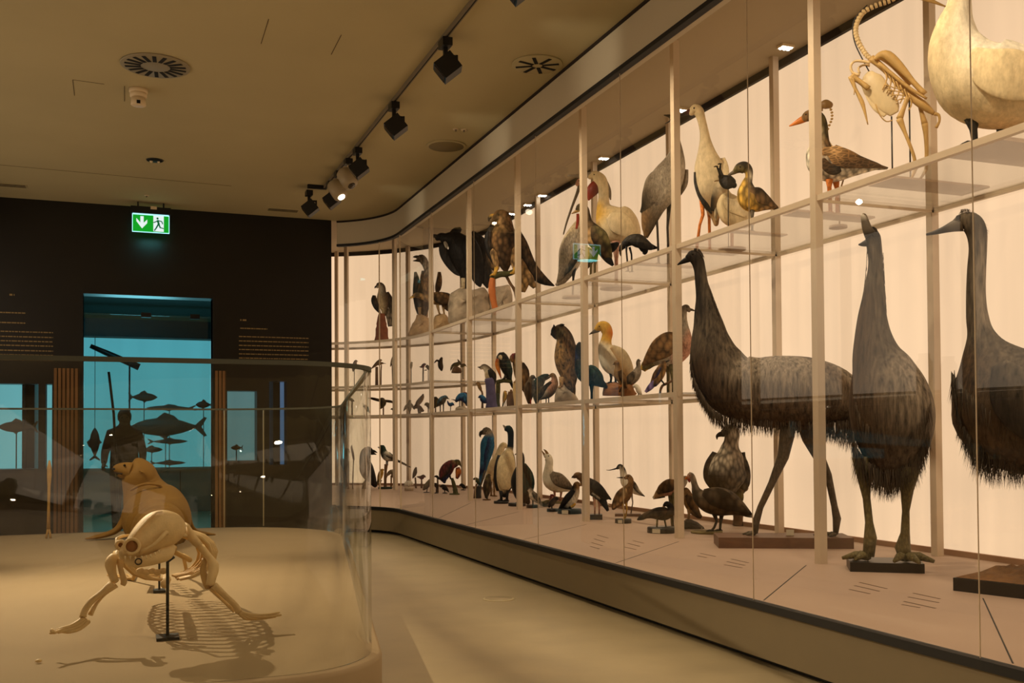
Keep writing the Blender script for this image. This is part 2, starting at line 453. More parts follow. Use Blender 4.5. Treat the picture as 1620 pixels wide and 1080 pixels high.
# dark end wall with doorway
WY = 11.14
DX0, DX1, DZ = -0.39, 0.88, 2.53
ADDED_NICHES = [(-1.20, -0.80, 0.75, 1.60), (-0.735, -0.675, 0.75, 1.60), (1.03, 1.34, 0.80, 1.55), (1.47, 1.66, 0.75, 1.66)]
W = MB()
def wallbit(x0, x1, z0, z1): W.box((x0, WY, z0), (x1, WY+0.22, z1))
xs = -6
for (a0, a1, z0, z1) in ADDED_NICHES[:2]+[(DX0, DX1, 0, DZ)]+ADDED_NICHES[2:]:
    wallbit(xs, a0, 0, CEIL)
    if z0 > 0: wallbit(a0, a1, 0, z0)
    wallbit(a0, a1, z1, CEIL); xs = a1
wallbit(xs, 2.15, 0, CEIL)
structure(W.build('wall_back', M_DARK, smooth=False), 'near-black end wall with doorway')
# ---------------------------------------------------------------- hall fittings
M_WHITE = mat('white_plastic', (225, 205, 170), 0.5)
M_GREYM = mat('grey_metal', (120, 108, 88), 0.5)
M_SLOT = mat('slot_dark', (8, 7, 6), 0.9)
M_CYAN = lum_mat('backlit_cyan', (0.14, 0.43, 0.48), 0.95, 0.05)
M_LUM2 = lum_mat('backlit_cream_far', (0.80, 0.61, 0.42), 1.25, 0.10)

# opposite show case (seen only as its mirror image in the glass)
OX = -1.45
oc = thing('opposite_showcase', 'backlit cream case across the hall, mirrored in the glass', 'showcase', (OX, 5, 0))
MB().box((OX-0.5, -2.5, 1.40), (OX-0.45, 10.9, 3.15)).build('lit_back', M_LUM2, oc, smooth=False)
MB().box((OX-0.5, -2.5, 0), (OX, 10.9, 1.12)).build('base_cabinet', mat('opposite_base', (170, 150, 118), 0.7), oc, smooth=False)
MB().box((OX-0.5, -2.5, 1.34), (OX, 10.9, 1.40)).build('shelf', M_DARK, oc, smooth=False)
MB().box((OX-0.5, -2.5, 3.15), (OX, 10.9, CEIL)).build('header', M_PLINTH, oc, smooth=False)
for yy in (-1.2, 0.4, 2.0, 3.6, 5.2, 6.8, 8.4, 10.0):
    MB().box((OX-0.07, yy-0.05, 1.12), (OX-0.01, yy+0.05, 3.15)).build('post', M_DARK, oc, smooth=False)
for k, yy in enumerate((1.0, 1.25, 1.55, 2.6, 2.95, 4.3, 4.6, 7.2, 7.5)):
    j = MB().lathe((OX-0.2, yy, 1.40), [(0.07, 0), (0.075, 0.02), (0.075, 0.22+0.05*(k % 3)), (0.05, 0.26+0.05*(k % 3)), (0.055, 0.30+0.05*(k % 3))], 14)
    o = j.build('specimen_jar', mat('jar_dark', (30, 24, 16), 0.3), loc=(OX-0.2, yy, 1.40))
    tag(o, 'dark specimen jar on the shelf of the case across the hall', 'jar', 'specimen jars across the hall')

# ceiling outlets
def diffuser(px, py, rad, nslots, r0, r1, label, plate):
    c = on_z(px, py, CEIL); c.z = CEIL
    t = thing('ceiling_diffuser', label, 'air vent', c)
    MB().lathe((c.x, c.y, CEIL-0.012), [(rad*0.97, 0), (rad, 0.004), (rad, 0.012)], 40).build('plate', plate, t)
    for k in range(nslots):
        a = 2*math.pi*(k+0.3)/nslots
        d = V((math.cos(a), math.sin(a), 0)); e = V((-d.y, d.x, 0))
        MB().obox((c.x+d.x*(r0+r1)/2*rad, c.y+d.y*(r0+r1)/2*rad, CEIL-0.0135), d*(r1-r0)/2*rad, e*0.012, (0, 0, 0.0012)).build('slot', M_SLOT, t, smooth=False)
diffuser(246, 103, 0.215, 18, 0.42, 0.88, 'round grey ceiling air vent with a wheel of many black slots', mat('vent_grey', (150, 140, 115), 0.6))
diffuser(850, 101, 0.165, 8, 0.2, 0.86, 'small round ceiling vent with eight black slots near the soffit', mat('vent_plaster', (186, 174, 134), 0.8))
c = on_z(706, 230, CEIL)
t = thing('ceiling_speaker', 'round flush ceiling loudspeaker cover beside the curved soffit', 'speaker', (c.x, c.y, CEIL))
MB().lathe((c.x, c.y, CEIL-0.012), [(0.15, 0), (0.16, 0.003), (0.165, 0.012)], 36).build('rim', mat('vent_plaster'), t)
MB().lathe((c.x, c.y, CEIL-0.0135), [(0.145, 0), (0.145, 0.003)], 36).build('grille', mat('speaker_mesh', (138, 124, 90), 0.9, bump=0.3, bscale=400), t)
# smoke detector
c = on_z(219, 141, CEIL)
t = thing('smoke_detector', 'white smoke detector on the ceiling below the slotted vent', 'smoke detector', (c.x, c.y, CEIL))
MB().lathe((c.x, c.y, CEIL-0.028), [(0.058, 0), (0.062, 0.006), (0.062, 0.028)], 28).build('base', M_WHITE, t)
MB().lathe((c.x, c.y, CEIL-0.062), [(0.04, 0), (0.056, 0.008), (0.056, 0.03), (0.05, 0.036)], 28).build('ring', M_WHITE, t)
MB().lathe((c.x, c.y, CEIL-0.115), [(0.046, 0), (0.05, 0.004), (0.046, 0.055)], 28).build('sensor_head', M_WHITE, t)
MB().box((c.x-0.012, c.y-0.052, CEIL-0.113), (c.x+0.012, c.y-0.044, CEIL-0.09)).build('sensor_window', M_SLOT, t, smooth=False)
# black dome sensor
c = on_z(245, 253, CEIL)
t = thing('motion_sensor', 'small black oval sensor set in the ceiling', 'sensor', (c.x, c.y, CEIL))
MB().lathe((c.x, c.y, CEIL-0.012), [(0.035, 0), (0.068, 0.004), (0.072, 0.012)], 28).build('housing', M_BLACK, t)
MB().ball((c.x-0.03, c.y, CEIL-0.014), 0.014).build('lens', M_WHITE, t)
MB().ball((c.x+0.03, c.y, CEIL-0.014), 0.011).build('lens', M_WHITE, t)
# sprinkler heads
for px, py, lab in ((721, 204, 'left one of two tiny sprinkler heads beside the ceiling loudspeaker'), (734, 205, 'right one of two tiny sprinkler heads beside the ceiling loudspeaker'), (232, 309, 'tiny sprinkler head on the ceiling above the exit sign')):
    c = on_z(px, py, CEIL)
    t = thing('sprinkler', lab, 'sprinkler', (c.x, c.y, CEIL))
    MB().lathe((c.x, c.y, CEIL-0.006), [(0.022, 0), (0.026, 0.006)], 20).build('rosette', M_WHITE, t)
    MB().lathe((c.x, c.y, CEIL-0.02), [(0.006, 0), (0.009, 0.014)], 12).build('nozzle', M_GREYM, t)
# linear air grilles
for a, b, lab in (((-30, 289), (42, 293), 'dark linear air grille in the ceiling at the far left'), ((423, 330), (473, 333), 'dark linear air grille in the ceiling right of the exit sign')):
    A, B = on_z(*a, CEIL), on_z(*b, CEIL)
    t = thing('linear_grille', lab, 'air vent', ((A.x+B.x)/2, (A.y+B.y)/2, CEIL))
    MB().box((A.x, A.y-0.06, CEIL-0.006), (B.x, A.y+0.06, CEIL)).build('frame', mat('vent_plaster'), t, smooth=False)
    for k in range(4):
        y = A.y-0.045+0.03*k
        MB().box((A.x+0.01, y-0.008, CEIL-0.0075), (B.x-0.01, y+0.008, CEIL-0.006)).build('slot', mat('slot_brown', (70, 56, 36), 0.9), t, smooth=False)
# joints in the ceiling boards and an inspection hatch
def seam(a, b, name, w=0.002):
    A, B = on_z(*a, CEIL), on_z(*b, CEIL); d = (B-A).normalized(); e = V((-d.y, d.x, 0))*w
    mb = MB(); c = (A+B)/2
    mb.obox((c.x, c.y, CEIL-0.0008), (B-A)/2, e, (0, 0, 0.0008))
    structure(mb.build(name, mat('joint_brown', (84, 66, 38), 0.9), smooth=False))
seam((-40, 257), (366, 294), 'trim_6', 0.003)
seam((115, 126), (118, 151), 'trim_7'); seam((115, 126), (165, 133), 'trim_8'); seam((197, 136), (197, 160), 'trim_9')
seam((425, 30), (413, 69), 'trim_10'); seam((540, 55), (524, 86), 'trim_11')

# ---------------------------------------------------------------- track lights
TX = 1.79
tr = thing('light_track', 'thin black lighting track running along the ceiling', 'light track', (TX, 6.5, CEIL))
MB().box((TX-0.011, 2.6, CEIL-0.03), (TX+0.011, 9.62, CEIL)).build('rail', M_GREYM, tr, smooth=False)
MB().box((TX-0.003, 2.6, CEIL-0.032), (TX+0.003, 9.62, CEIL-0.03)).build('conductor_slot', M_SLOT, tr, smooth=False)
MB().box((TX-0.16, 9.60, CEIL-0.035), (TX+0.02, 9.64, CEIL-0.001)).build('end_arm', M_BLACK, tr, smooth=False)
heads = [(4.55, 'black square spotlight head cut off by the top edge of the picture'),
         (5.72, 'nearest whole black square spotlight on the ceiling track'),
         (6.95, 'second whole black square spotlight along the ceiling track'),
         (8.15, 'third whole black square spotlight, before the white round lamp'),
         (9.32, 'black square spotlight just beyond the white round lamp'),
         (9.72, 'farthest black spotlight at the end of the ceiling track')]
X0 = TX
for y, lab in heads:
    TX = X0-0.13 if y > 9.7 else X0
    t = thing('track_spotlight', lab, 'spotlight', (TX, y, CEIL-0.035), 'black spotlights on the track')
    MB().box((TX-0.03, y-0.05, CEIL-0.085), (TX+0.03, y+0.05, CEIL-0.037)).build('adapter', M_BLACK, t, smooth=False)
    MB().box((TX-0.012, y-0.012, CEIL-0.13), (TX+0.012, y+0.012, CEIL-0.08)).build('stem', M_BLACK, t, smooth=False)
    MB().box((TX-0.01, y-0.008, CEIL-0.14), (TX+0.075, y+0.008, CEIL-0.125)).build('bracket', M_BLACK, t, smooth=False)
    c = V((TX+0.012, y-0.005, CEIL-0.205)); a = V((0.75, -0.2, 0.63)).normalized(); b = V((0.26, 0.96, 0)).normalized(); b = (b-a*b.dot(a)).normalized(); n = a.cross(b)
    hd = MB(); hd.obox(c, a*0.062, b*0.058, n*0.058)
    hb = hd.build('lamp_head', M_BLACK, t, smooth=False)
    MB().obox(c-a*0.064, a*0.003, b*0.045, n*0.045).build('lens', mat('lamp_lens', (60, 50, 40), 0.2), t, smooth=False)
    MB().box((TX+0.062, y-0.014, CEIL-0.2), (TX+0.075, y+0.014, CEIL-0.125)).build('yoke', M_BLACK, t, smooth=False)
TX = X0
for yy, lab, lit in ((8.52, 'round pale cylinder lamp on the track, nearer of the two', False), (8.95, 'round pale cylinder lamp on the track, farther and lit one of the two', True)):
    t = thing('round_lamp', lab, 'spotlight', (TX, yy, CEIL-0.03), 'round pale lamps on the track')
    MB().box((TX-0.03, yy-0.05, CEIL-0.08), (TX+0.03, yy+0.05, CEIL-0.032)).build('adapter', M_BLACK, t, smooth=False)
    MB().cyl((TX, yy, CEIL-0.15), (TX, yy, CEIL-0.08), 0.012).build('stem', M_WHITE, t)
    MB().lathe((TX-0.01, yy-0.01, CEIL-0.2), [(0.02, -0.085), (0.066, -0.07), (0.07, 0.0), (0.066, 0.07), (0.045, 0.09)], 24, (-0.35, 0.45, 0.8)).build('lamp_head', mat('pale_lamp', (170, 155, 128), 0.4), t)
    ax = V((-0.35, 0.45, 0.8)).normalized(); c = V((TX-0.01, yy-0.01, CEIL-0.2))-ax*0.088
    MB().lathe(c, [(0.03, -0.004), (0.034, 0.006)], 24, ax).build('lens', mat('lit_lens', (255, 240, 215), 0.3, emit=(255, 236, 205), estr=4) if lit else mat('lamp_lens'), t)

# LED clusters on the ceiling of the case
for k, (px, py) in enumerate(((1243, 72), (1080, 172), (955, 248), (858, 307), (835, 322), (810, 336), (785, 350))):
    c = on_z(px, py, CASEZ)
    lab = ['lit LED cluster nearest the camera on the case ceiling', 'lit LED cluster beside the head of the white stork', 'lit LED cluster above the white pelican', 'first of four close LED clusters over the eagle bay, counted from the pelican', 'second of four close LED clusters over the eagle bay, counted from the pelican', 'third of four close LED clusters over the eagle bay, counted from the pelican', 'last of four close LED clusters over the eagle bay, counted from the pelican'][k]
    t = thing('case_downlight', lab, 'downlight', c, 'LED clusters on the case ceiling')
    MB().box((c.x-0.055, c.y-0.04, CASEZ-0.02), (c.x+0.055, c.y+0.04, CASEZ-0.001)).build('housing', M_WHITE, t, smooth=False)
    for i in range(3):
        for j in range(2):
            MB().lathe((c.x-0.034+0.034*i, c.y-0.018+0.036*j, CASEZ-0.028), [(0.008, 0), (0.015, 0.008)], 12).build('diode', mat('diode', (255, 255, 250), 0.3, emit=(255, 250, 240), estr=14), t)

# ---------------------------------------------------------------- exit sign
ey = 10.9
c0 = on_y(210, 336, ey); c1 = on_y(267, 340, ey); c2 = on_y(238, 367, ey)
x0, x1 = c0.x, c1.x
zt, zb = c0.z-0.01, c2.z
t = thing('exit_sign', 'glowing green emergency exit sign hanging from the ceiling before the dark wall', 'exit sign', ((x0+x1)/2, ey, zt))
MB().box((x0-0.02, ey-0.03, zt+0.005), (x1+0.02, ey+0.03, zt+0.075)).build('housing', M_BLACK, t, smooth=False)
for xx in (x0+0.05, x1-0.05): MB().cyl((xx, ey, zt+0.07), (xx, ey, CEIL), 0.008).build('hanger', M_BLACK, t)
MB().box((x0+0.17, ey-0.034, zt+0.05), (x0+0.23, ey-0.03, zt+0.08)).build('test_button', M_WHITE, t, smooth=False)
G = mat('sign_green', (0, 140, 40), 0.4, emit=(6, 150, 34), estr=1.0)
Wt = mat('sign_white', (235, 245, 245), 0.4, emit=(205, 225, 232), estr=1.0)
E_ = mat('sign_edge', (180, 240, 250), 0.3, emit=(165, 236, 250), estr=1.3)
MB().box((x0, ey-0.004, zb), (x1, ey+0.004, zt)).build('panel', G, t, smooth=False)
for lo, hi in (((x0-0.006, zb-0.006), (x0, zt)), ((x1, zb-0.006), (x1+0.006, zt)), ((x0, zb-0.006), (x1, zb)), ((x0, zt-0.008), (x1, zt+0.005))):
    MB().box((lo[0], ey-0.006, lo[1]), (hi[0], ey+0.006, hi[1])).build('lit_edge', E_, t, smooth=False)
w, h = x1-x0, zt-zb
def flat(name, pts, m, par, dy=0.0055):
    mb = MB(); n = len(pts)
    vs = [(x0+a*w, ey-dy, zt-b*h) for a, b in pts]+[(x0+a*w, ey-0.004, zt-b*h) for a, b in pts]
    mb.add(vs, [tuple(range(n))]+[(j, (j+1) % n, (j+1) % n+n, j+n) for j in range(n)], None, True)
    return mb.build(name, m, par, smooth=False)
flat('arrow', [(0.21, 0.12), (0.30, 0.12), (0.30, 0.50), (0.40, 0.30), (0.40, 0.50), (0.255, 0.82), (0.10, 0.42), (0.10, 0.24), (0.21, 0.50)], Wt, t)
flat('doorway_pictogram', [(0.57, 0.05), (0.86, 0.05), (0.86, 0.95), (0.57, 0.95)], Wt, t)
rm = MB()
def bar(a, b, r):
    A, B = V((x0+a[0]*w, ey-0.0058, zt-a[1]*h)), V((x0+b[0]*w, ey-0.0058, zt-b[1]*h))
    d = (B-A).normalized(); e = V((-d.z, 0, d.x))
    rm.obox((A+B)/2, (B-A)/2+d*r*0.5, e*r, (0, 0.0012, 0))
rm.ball((x0+0.685*w, ey-0.006, zt-0.2*h), 0.011, 12, 8, (1, 0.15, 1))
for a, b, r in (((0.69, 0.32), (0.72, 0.52), 0.010), ((0.70, 0.33), (0.58, 0.45), 0.005), ((0.70, 0.32), (0.80, 0.36), 0.005), ((0.80, 0.36), (0.83, 0.5), 0.005),
                ((0.71, 0.52), (0.65, 0.75), 0.007), ((0.65, 0.75), (0.60, 0.9), 0.006), ((0.72, 0.52), (0.76, 0.72), 0.007), ((0.76, 0.72), (0.85, 0.76), 0.005)):
    bar(a, b, r)
rm.build('running_figure', mat('sign_dark_green', (0, 80, 40), 0.5, emit=(0, 96, 50), estr=0.8), t, smooth=False)
lamp('exit_sign_glow', 'AREA', ((x0+x1)/2, ey-0.02, zb-0.02), ((x0+x1)/2, ey+0.1, 0), 0.5, (0.2, 0.9, 0.9), 0.25)

# ---------------------------------------------------------------- wall texts
def textpanel(px0, px1, title, sub, rows, label):
    A = on_y(px0, rows[0], WY); B = on_y(px1, rows[0], WY)
    t = thing('wall_text', label, 'wall text', ((A.x+B.x)/2, WY-0.002, A.z))
    mt = mat('gold_letters', (150, 128, 84), 0.6, emit=(120, 100, 60), estr=0.0)
    rnd = random.Random(px0)
    def row(py, pa, pb, hh, dense):
        z = on_y(pa, py, WY).z; xa, xb = on_y(pa, py, WY).x, on_y(pb, py, WY).x
        x = xa; mb = MB()
        while x < xb-0.005:
            wl = rnd.uniform(0.012, 0.05)
            mb.box((x, WY-0.003, z-hh), (min(x+wl, xb), WY-0.0005, z+hh)); x += wl+dense
        mb.build('text_row', mt, t, smooth=False)
    for py, pa, pb in title: row(py, pa, pb, 0.009, 0.012)
    for py, pa, pb in sub: row(py, pa, pb, 0.006, 0.006)
    for py in rows: row(py, px0, px1, 0.0055, 0.007)
textpanel(378, 488, [(506, 380, 392)], [(519, 380, 423)], [532, 539, 546, 552.5, 559.5, 566, 573], 'faint gold text block on dark wall right of doorway')
textpanel(-25, 84, [(466, 15, 23)], [(493, -25, 40), (509, -25, 40)], [523, 531, 538, 545, 553, 560, 568], 'faint gold text block on dark wall left of doorway')

# floor socket cover
c = on_z(789, 947, 0)
t = thing('floor_outlet', 'small round outlet cover flush in the pale floor', 'floor outlet', (c.x, c.y, 0))
MB().lathe((c.x, c.y, 0.0), [(0.105, 0.0), (0.105, 0.003), (0.09, 0.004)], 36).build('ring', mat('outlet_ring', (205, 190, 150), 0.3), t)
MB().lathe((c.x, c.y, 0.003), [(0.09, 0.0), (0.088, 0.0022)], 36).build('lid', M_FLOOR, t)

# ---------------------------------------------------------------- room beyond the doorway
structure(MB().box((DX0-0.03, WY-0.004, 0), (DX0, WY+0.23, DZ+0.03)).build('door_1', M_BLACK, smooth=False))
structure(MB().box((DX1, WY-0.004, 0), (DX1+0.03, WY+0.23, DZ+0.03)).build('door_2', M_BLACK, smooth=False))
M_TEAL = mat('teal_wall', (70, 110, 108), 0.7)
FY = 15.2
structure(MB().box((-4, WY+0.22, 3.0), (2.1, 16.9, 3.1)).build('ceiling', mat('teal_ceiling', (60, 105, 110), 0.35), smooth=False))
structure(MB().box((-0.95, WY+0.47, 0), (-0.87, 16.9, 3.0)).build('wall_left', mat('back_partition', (26, 24, 22), 0.5), smooth=False))
structure(MB().box((1.55, WY+0.25, 0), (1.62, 16.9, 3.0)).build('wall_right', mat('back_partition', (26, 24, 22), 0.5), smooth=False))
structure(MB().box((-0.85, FY+0.5, 0.62), (1.55, FY+0.55, 2.5)).build('wall_rear', M_CYAN, smooth=False), 'backlit cyan wall of the next room')
structure(MB().box((-0.85, FY-0.08, 2.47), (1.55, FY+0.05, 2.72)).build('trim_12', mat('dark_header', (18, 26, 24), 0.6), smooth=False))
fc = thing('fish_case_base', 'low grey cabinet front under the cyan fish case beyond the doorway', 'cabinet', (0.3, FY, 0))
MB().box((-0.85, FY-0.1, 0.0), (1.55, FY+0.5, 0.60)).build('body', mat('fish_base', (96, 112, 104), 0.6), fc, smooth=False)
for xx in (-0.55, 0.1, 0.75, 1.3): MB().box((xx-0.006, FY-0.106, 0.06), (xx+0.006, FY-0.1, 0.58)).build('panel_joint', M_SLOT, fc, smooth=False)
MB().box((-0.85, FY-0.12, 0.58), (1.55, FY-0.02, 0.62)).build('top_edge', M_GREYM, fc, smooth=False)
# clips and hung pane
for xx in (0.22, 0.72):
    z = 2.34
    o = MB().box((xx-0.05, WY+0.3, z), (xx+0.05, WY+0.33, z+0.05)).build('pane_clip', M_BLACK, loc=(xx, WY+0.3, z), smooth=False)
    tag(o, ('left' if xx < 0.5 else 'right')+' black clip of the glass pane hung in the doorway', 'clip', 'clips of the doorway pane')
structure(MB().box((DX0, WY+0.312, 0.05), (DX1, WY+0.318, 2.36)).build('window_1', clear_mat('doorway_glass', (0.72, 0.9, 0.92), 1.0), smooth=False))
lamp('cyan_fill', 'AREA', (-0.3, 13.3, 2.9), (-0.3, 14.0, 0), 22, (0.25, 0.85, 1.0), 1.5)  # unseen area lamps added to light the next room teal
lamp('cyan_fill', 'AREA', (0.2, 14.6, 1.7), (0.2, 12, 3.0), 10, (0.25, 0.85, 1.0), 1.0)
# glowing niches added beside the doorway, standing in for reflections in the vitrine glass
M_BLUE = lum_mat('reflection_blue_glow', (0.06, 0.12, 0.22), 0.9, 0.1)
M_PALEC = lum_mat('reflection_teal_glow', (0.10, 0.22, 0.23), 0.8, 0.1)
for (q0, q1, q2, q3), mm in zip(ADDED_NICHES, (M_CYAN, M_CYAN, M_PALEC, M_BLUE)):
    pa, pb = (q0-0.22, min(q1, -0.96) if q0 < -1 else q1) if q0 < 0 else (q0, q1+0.2)
    structure(MB().box((pa, WY+0.98, q2-0.15), (pb, WY+1.0, q3+0.2)).build('wall_added_niche', mm, smooth=False), 'added glowing niche in the dark wall, stand-in for reflections')
    for xx in (pa-0.012, pb+0.002):  # dark sides added to keep the niche glow off the case glass
        structure(MB().box((xx, WY+0.225, q2-0.15), (xx+0.01, WY+0.98, q3+0.2)).build('trim_added_niche', M_DARK, smooth=False))
    structure(MB().box((q0-0.05, WY+0.22, q2-0.06), (q1+0.05, WY+0.40, q2-0.002)).build('trim_added_niche', M_DARK, smooth=False))
def fish(px, py, y, L, h, label, col, face=-1, tilt=0.0, name='fish', rod=True, zbase=0.60):
    c = on_y(px, py, y); t = thing(name, label, 'fish', c, 'fish in the cyan cases')
    s_ = 1.0; d = V((-face*math.cos(tilt), 0, -math.sin(tilt))); up = V((math.sin(tilt)*-face, 0, math.cos(tilt)))
    st = [(-0.5, .02), (-0.47, .10), (-0.40, .24), (-0.28, .40), (-0.10, .50), (0.08, .47), (0.24, .34), (0.36, .18), (0.42, .11), (0.45, .10)]
    rs = []
    for u, r in st:
        rs.append([c+d*u*L+up*math.cos(2*math.pi*j/14)*r*h+V((0, math.sin(2*math.pi*j/14)*r*h*0.5, 0)) for j in range(14)])
    MB().rings(rs, True).build('body', col, t)
    def fin(pts, nm):
        n = len(pts); vs = [c+d*a*L+up*b_*h+V((0, e, 0)) for e in (-0.006, 0.006) for a, b_ in pts]
        mb = MB(); mb.add(vs, [tuple(range(n))[::-1], tuple(range(n, 2*n))]+[(j, (j+1) % n, (j+1) % n+n, j+n) for j in range(n)], None, True); mb.build(nm, col, t, smooth=False)
    fin([(0.42, 0.08), (0.56, 0.55), (0.60, 0.5), (0.52, 0.0), (0.60, -0.5), (0.56, -0.55), (0.42, -0.08)], 'tail_fin')
    fin([(-0.15, 0.42), (-0.02, 0.80), (0.12, 0.62), (0.2, 0.34)], 'dorsal_fin')
    fin([(-0.12, -0.42), (0.0, -0.72), (0.06, -0.42)], 'belly_fin')
    MB().ball(c+d*-0.42*L+up*0.08*h+V((0, -0.13*h, 0)), 0.035*h+0.003, 8, 6).build('eye', M_BLACK, t)
    if rod:
        MB().cyl(c+V((0, 0, -0.3*h)), V((c.x, c.y, zbase)), 0.006).build('rod', M_BLACK, t)
    return t
GF = mat('grey_fish', (92, 88, 78), 0.5, noise=0.3, nscale=9); BF = mat('brown_fish', (70, 58, 40), 0.6, noise=0.3, nscale=9); DF = mat('dark_fish', (26, 28, 26), 0.5)
fish(262, 675, 15.3, 0.95, 0.26, 'large grey mottled fish in the middle of the cyan case beyond the doorway', GF)
fish(228, 628, 15.3, 0.36, 0.12, 'small brown fish highest in the cyan case beside the dark figure', BF, 1)
fish(268, 645, 15.3, 0.62, 0.07, 'slender grey fish above the large mottled one', GF)
fish(268, 698, 15.3, 0.50, 0.07, 'thin grey fish just below the large mottled one', GF, 1)
fish(240, 711, 15.3, 0.30, 0.08, 'short brown fish right of the dark figure', BF, 1)
fish(268, 732, 15.3, 0.45, 0.06, 'lowest fish, lying low over the grey cabinet edge', BF, 1)
fish(322, 640, 15.3, 0.22, 0.10, 'small dark fish at the right side of the cyan doorway', DF)
fish(26, 675, WY+0.31, 0.34, 0.11, 'grey fish in the added niche at the far left', GF, rod=True, zbase=0.749)
fish(374, 708, WY+0.31, 0.12, 0.05, 'tiny fish in the dim added niche right of the doorway', BF, rod=True, zbase=0.799)
t = fish(150, 700, 15.2, 0.42, 0.13, 'dark fish hanging nose down at the left doorway edge', DF, 1, tilt=math.pi/2, rod=False)
MB().cyl(on_y(150, 680, 15.2), V((on_y(150, 680, 15.2).x, 15.2, 2.47)), 0.004).build('cord', M_BLACK, t)
# long dark bar slanting across the cyan case
A, B = on_y(143, 547, 15.3), on_y(205, 574, 15.3)
t = thing('swordfish_bill', 'long dark tapered bill slanting down across the cyan panel in the doorway', 'bill', (A+B)/2)
MB().tube([A, A+(B-A)*0.4, B, B+(B-A)*0.25], [0.03, 0.04, 0.045, 0.05], 10).build('shaft', DF, t)
MB().cyl(B, V((B.x, B.y, 0.60)), 0.012).build('rod', M_BLACK, t)
# brown slats added beside the doorway, standing in for peach reflections
for xa, xb, lab in ((-0.66, -0.42, 'added brown slat panel left of the doorway, stand-in for a reflected band'), (0.90, 1.02, 'narrow added brown slat panel right of the doorway, stand-in for a reflected band')):
    t = thing('stand_in_slat_panel', lab, 'panel', ((xa+xb)/2, WY-0.03, 0))
    MB().box((xa, WY-0.016, 0), (xb, WY-0.001, 1.76)).build('backing', mat('slat_back', (74, 52, 32), .7), t, smooth=False)
    n_ = int((xb-xa)/0.04)
    for k in range(n_):
        x = xa+0.004+(xb-xa-0.008)*k/n_
        MB().box((x, WY-0.04, 0.0), (x+0.026, WY-0.016, 1.76)).build('slat', mat('slat_peach', (150, 108, 66), .6, noise=.25, nscale=6, stretch=(4, 4, .3)), t, smooth=False)
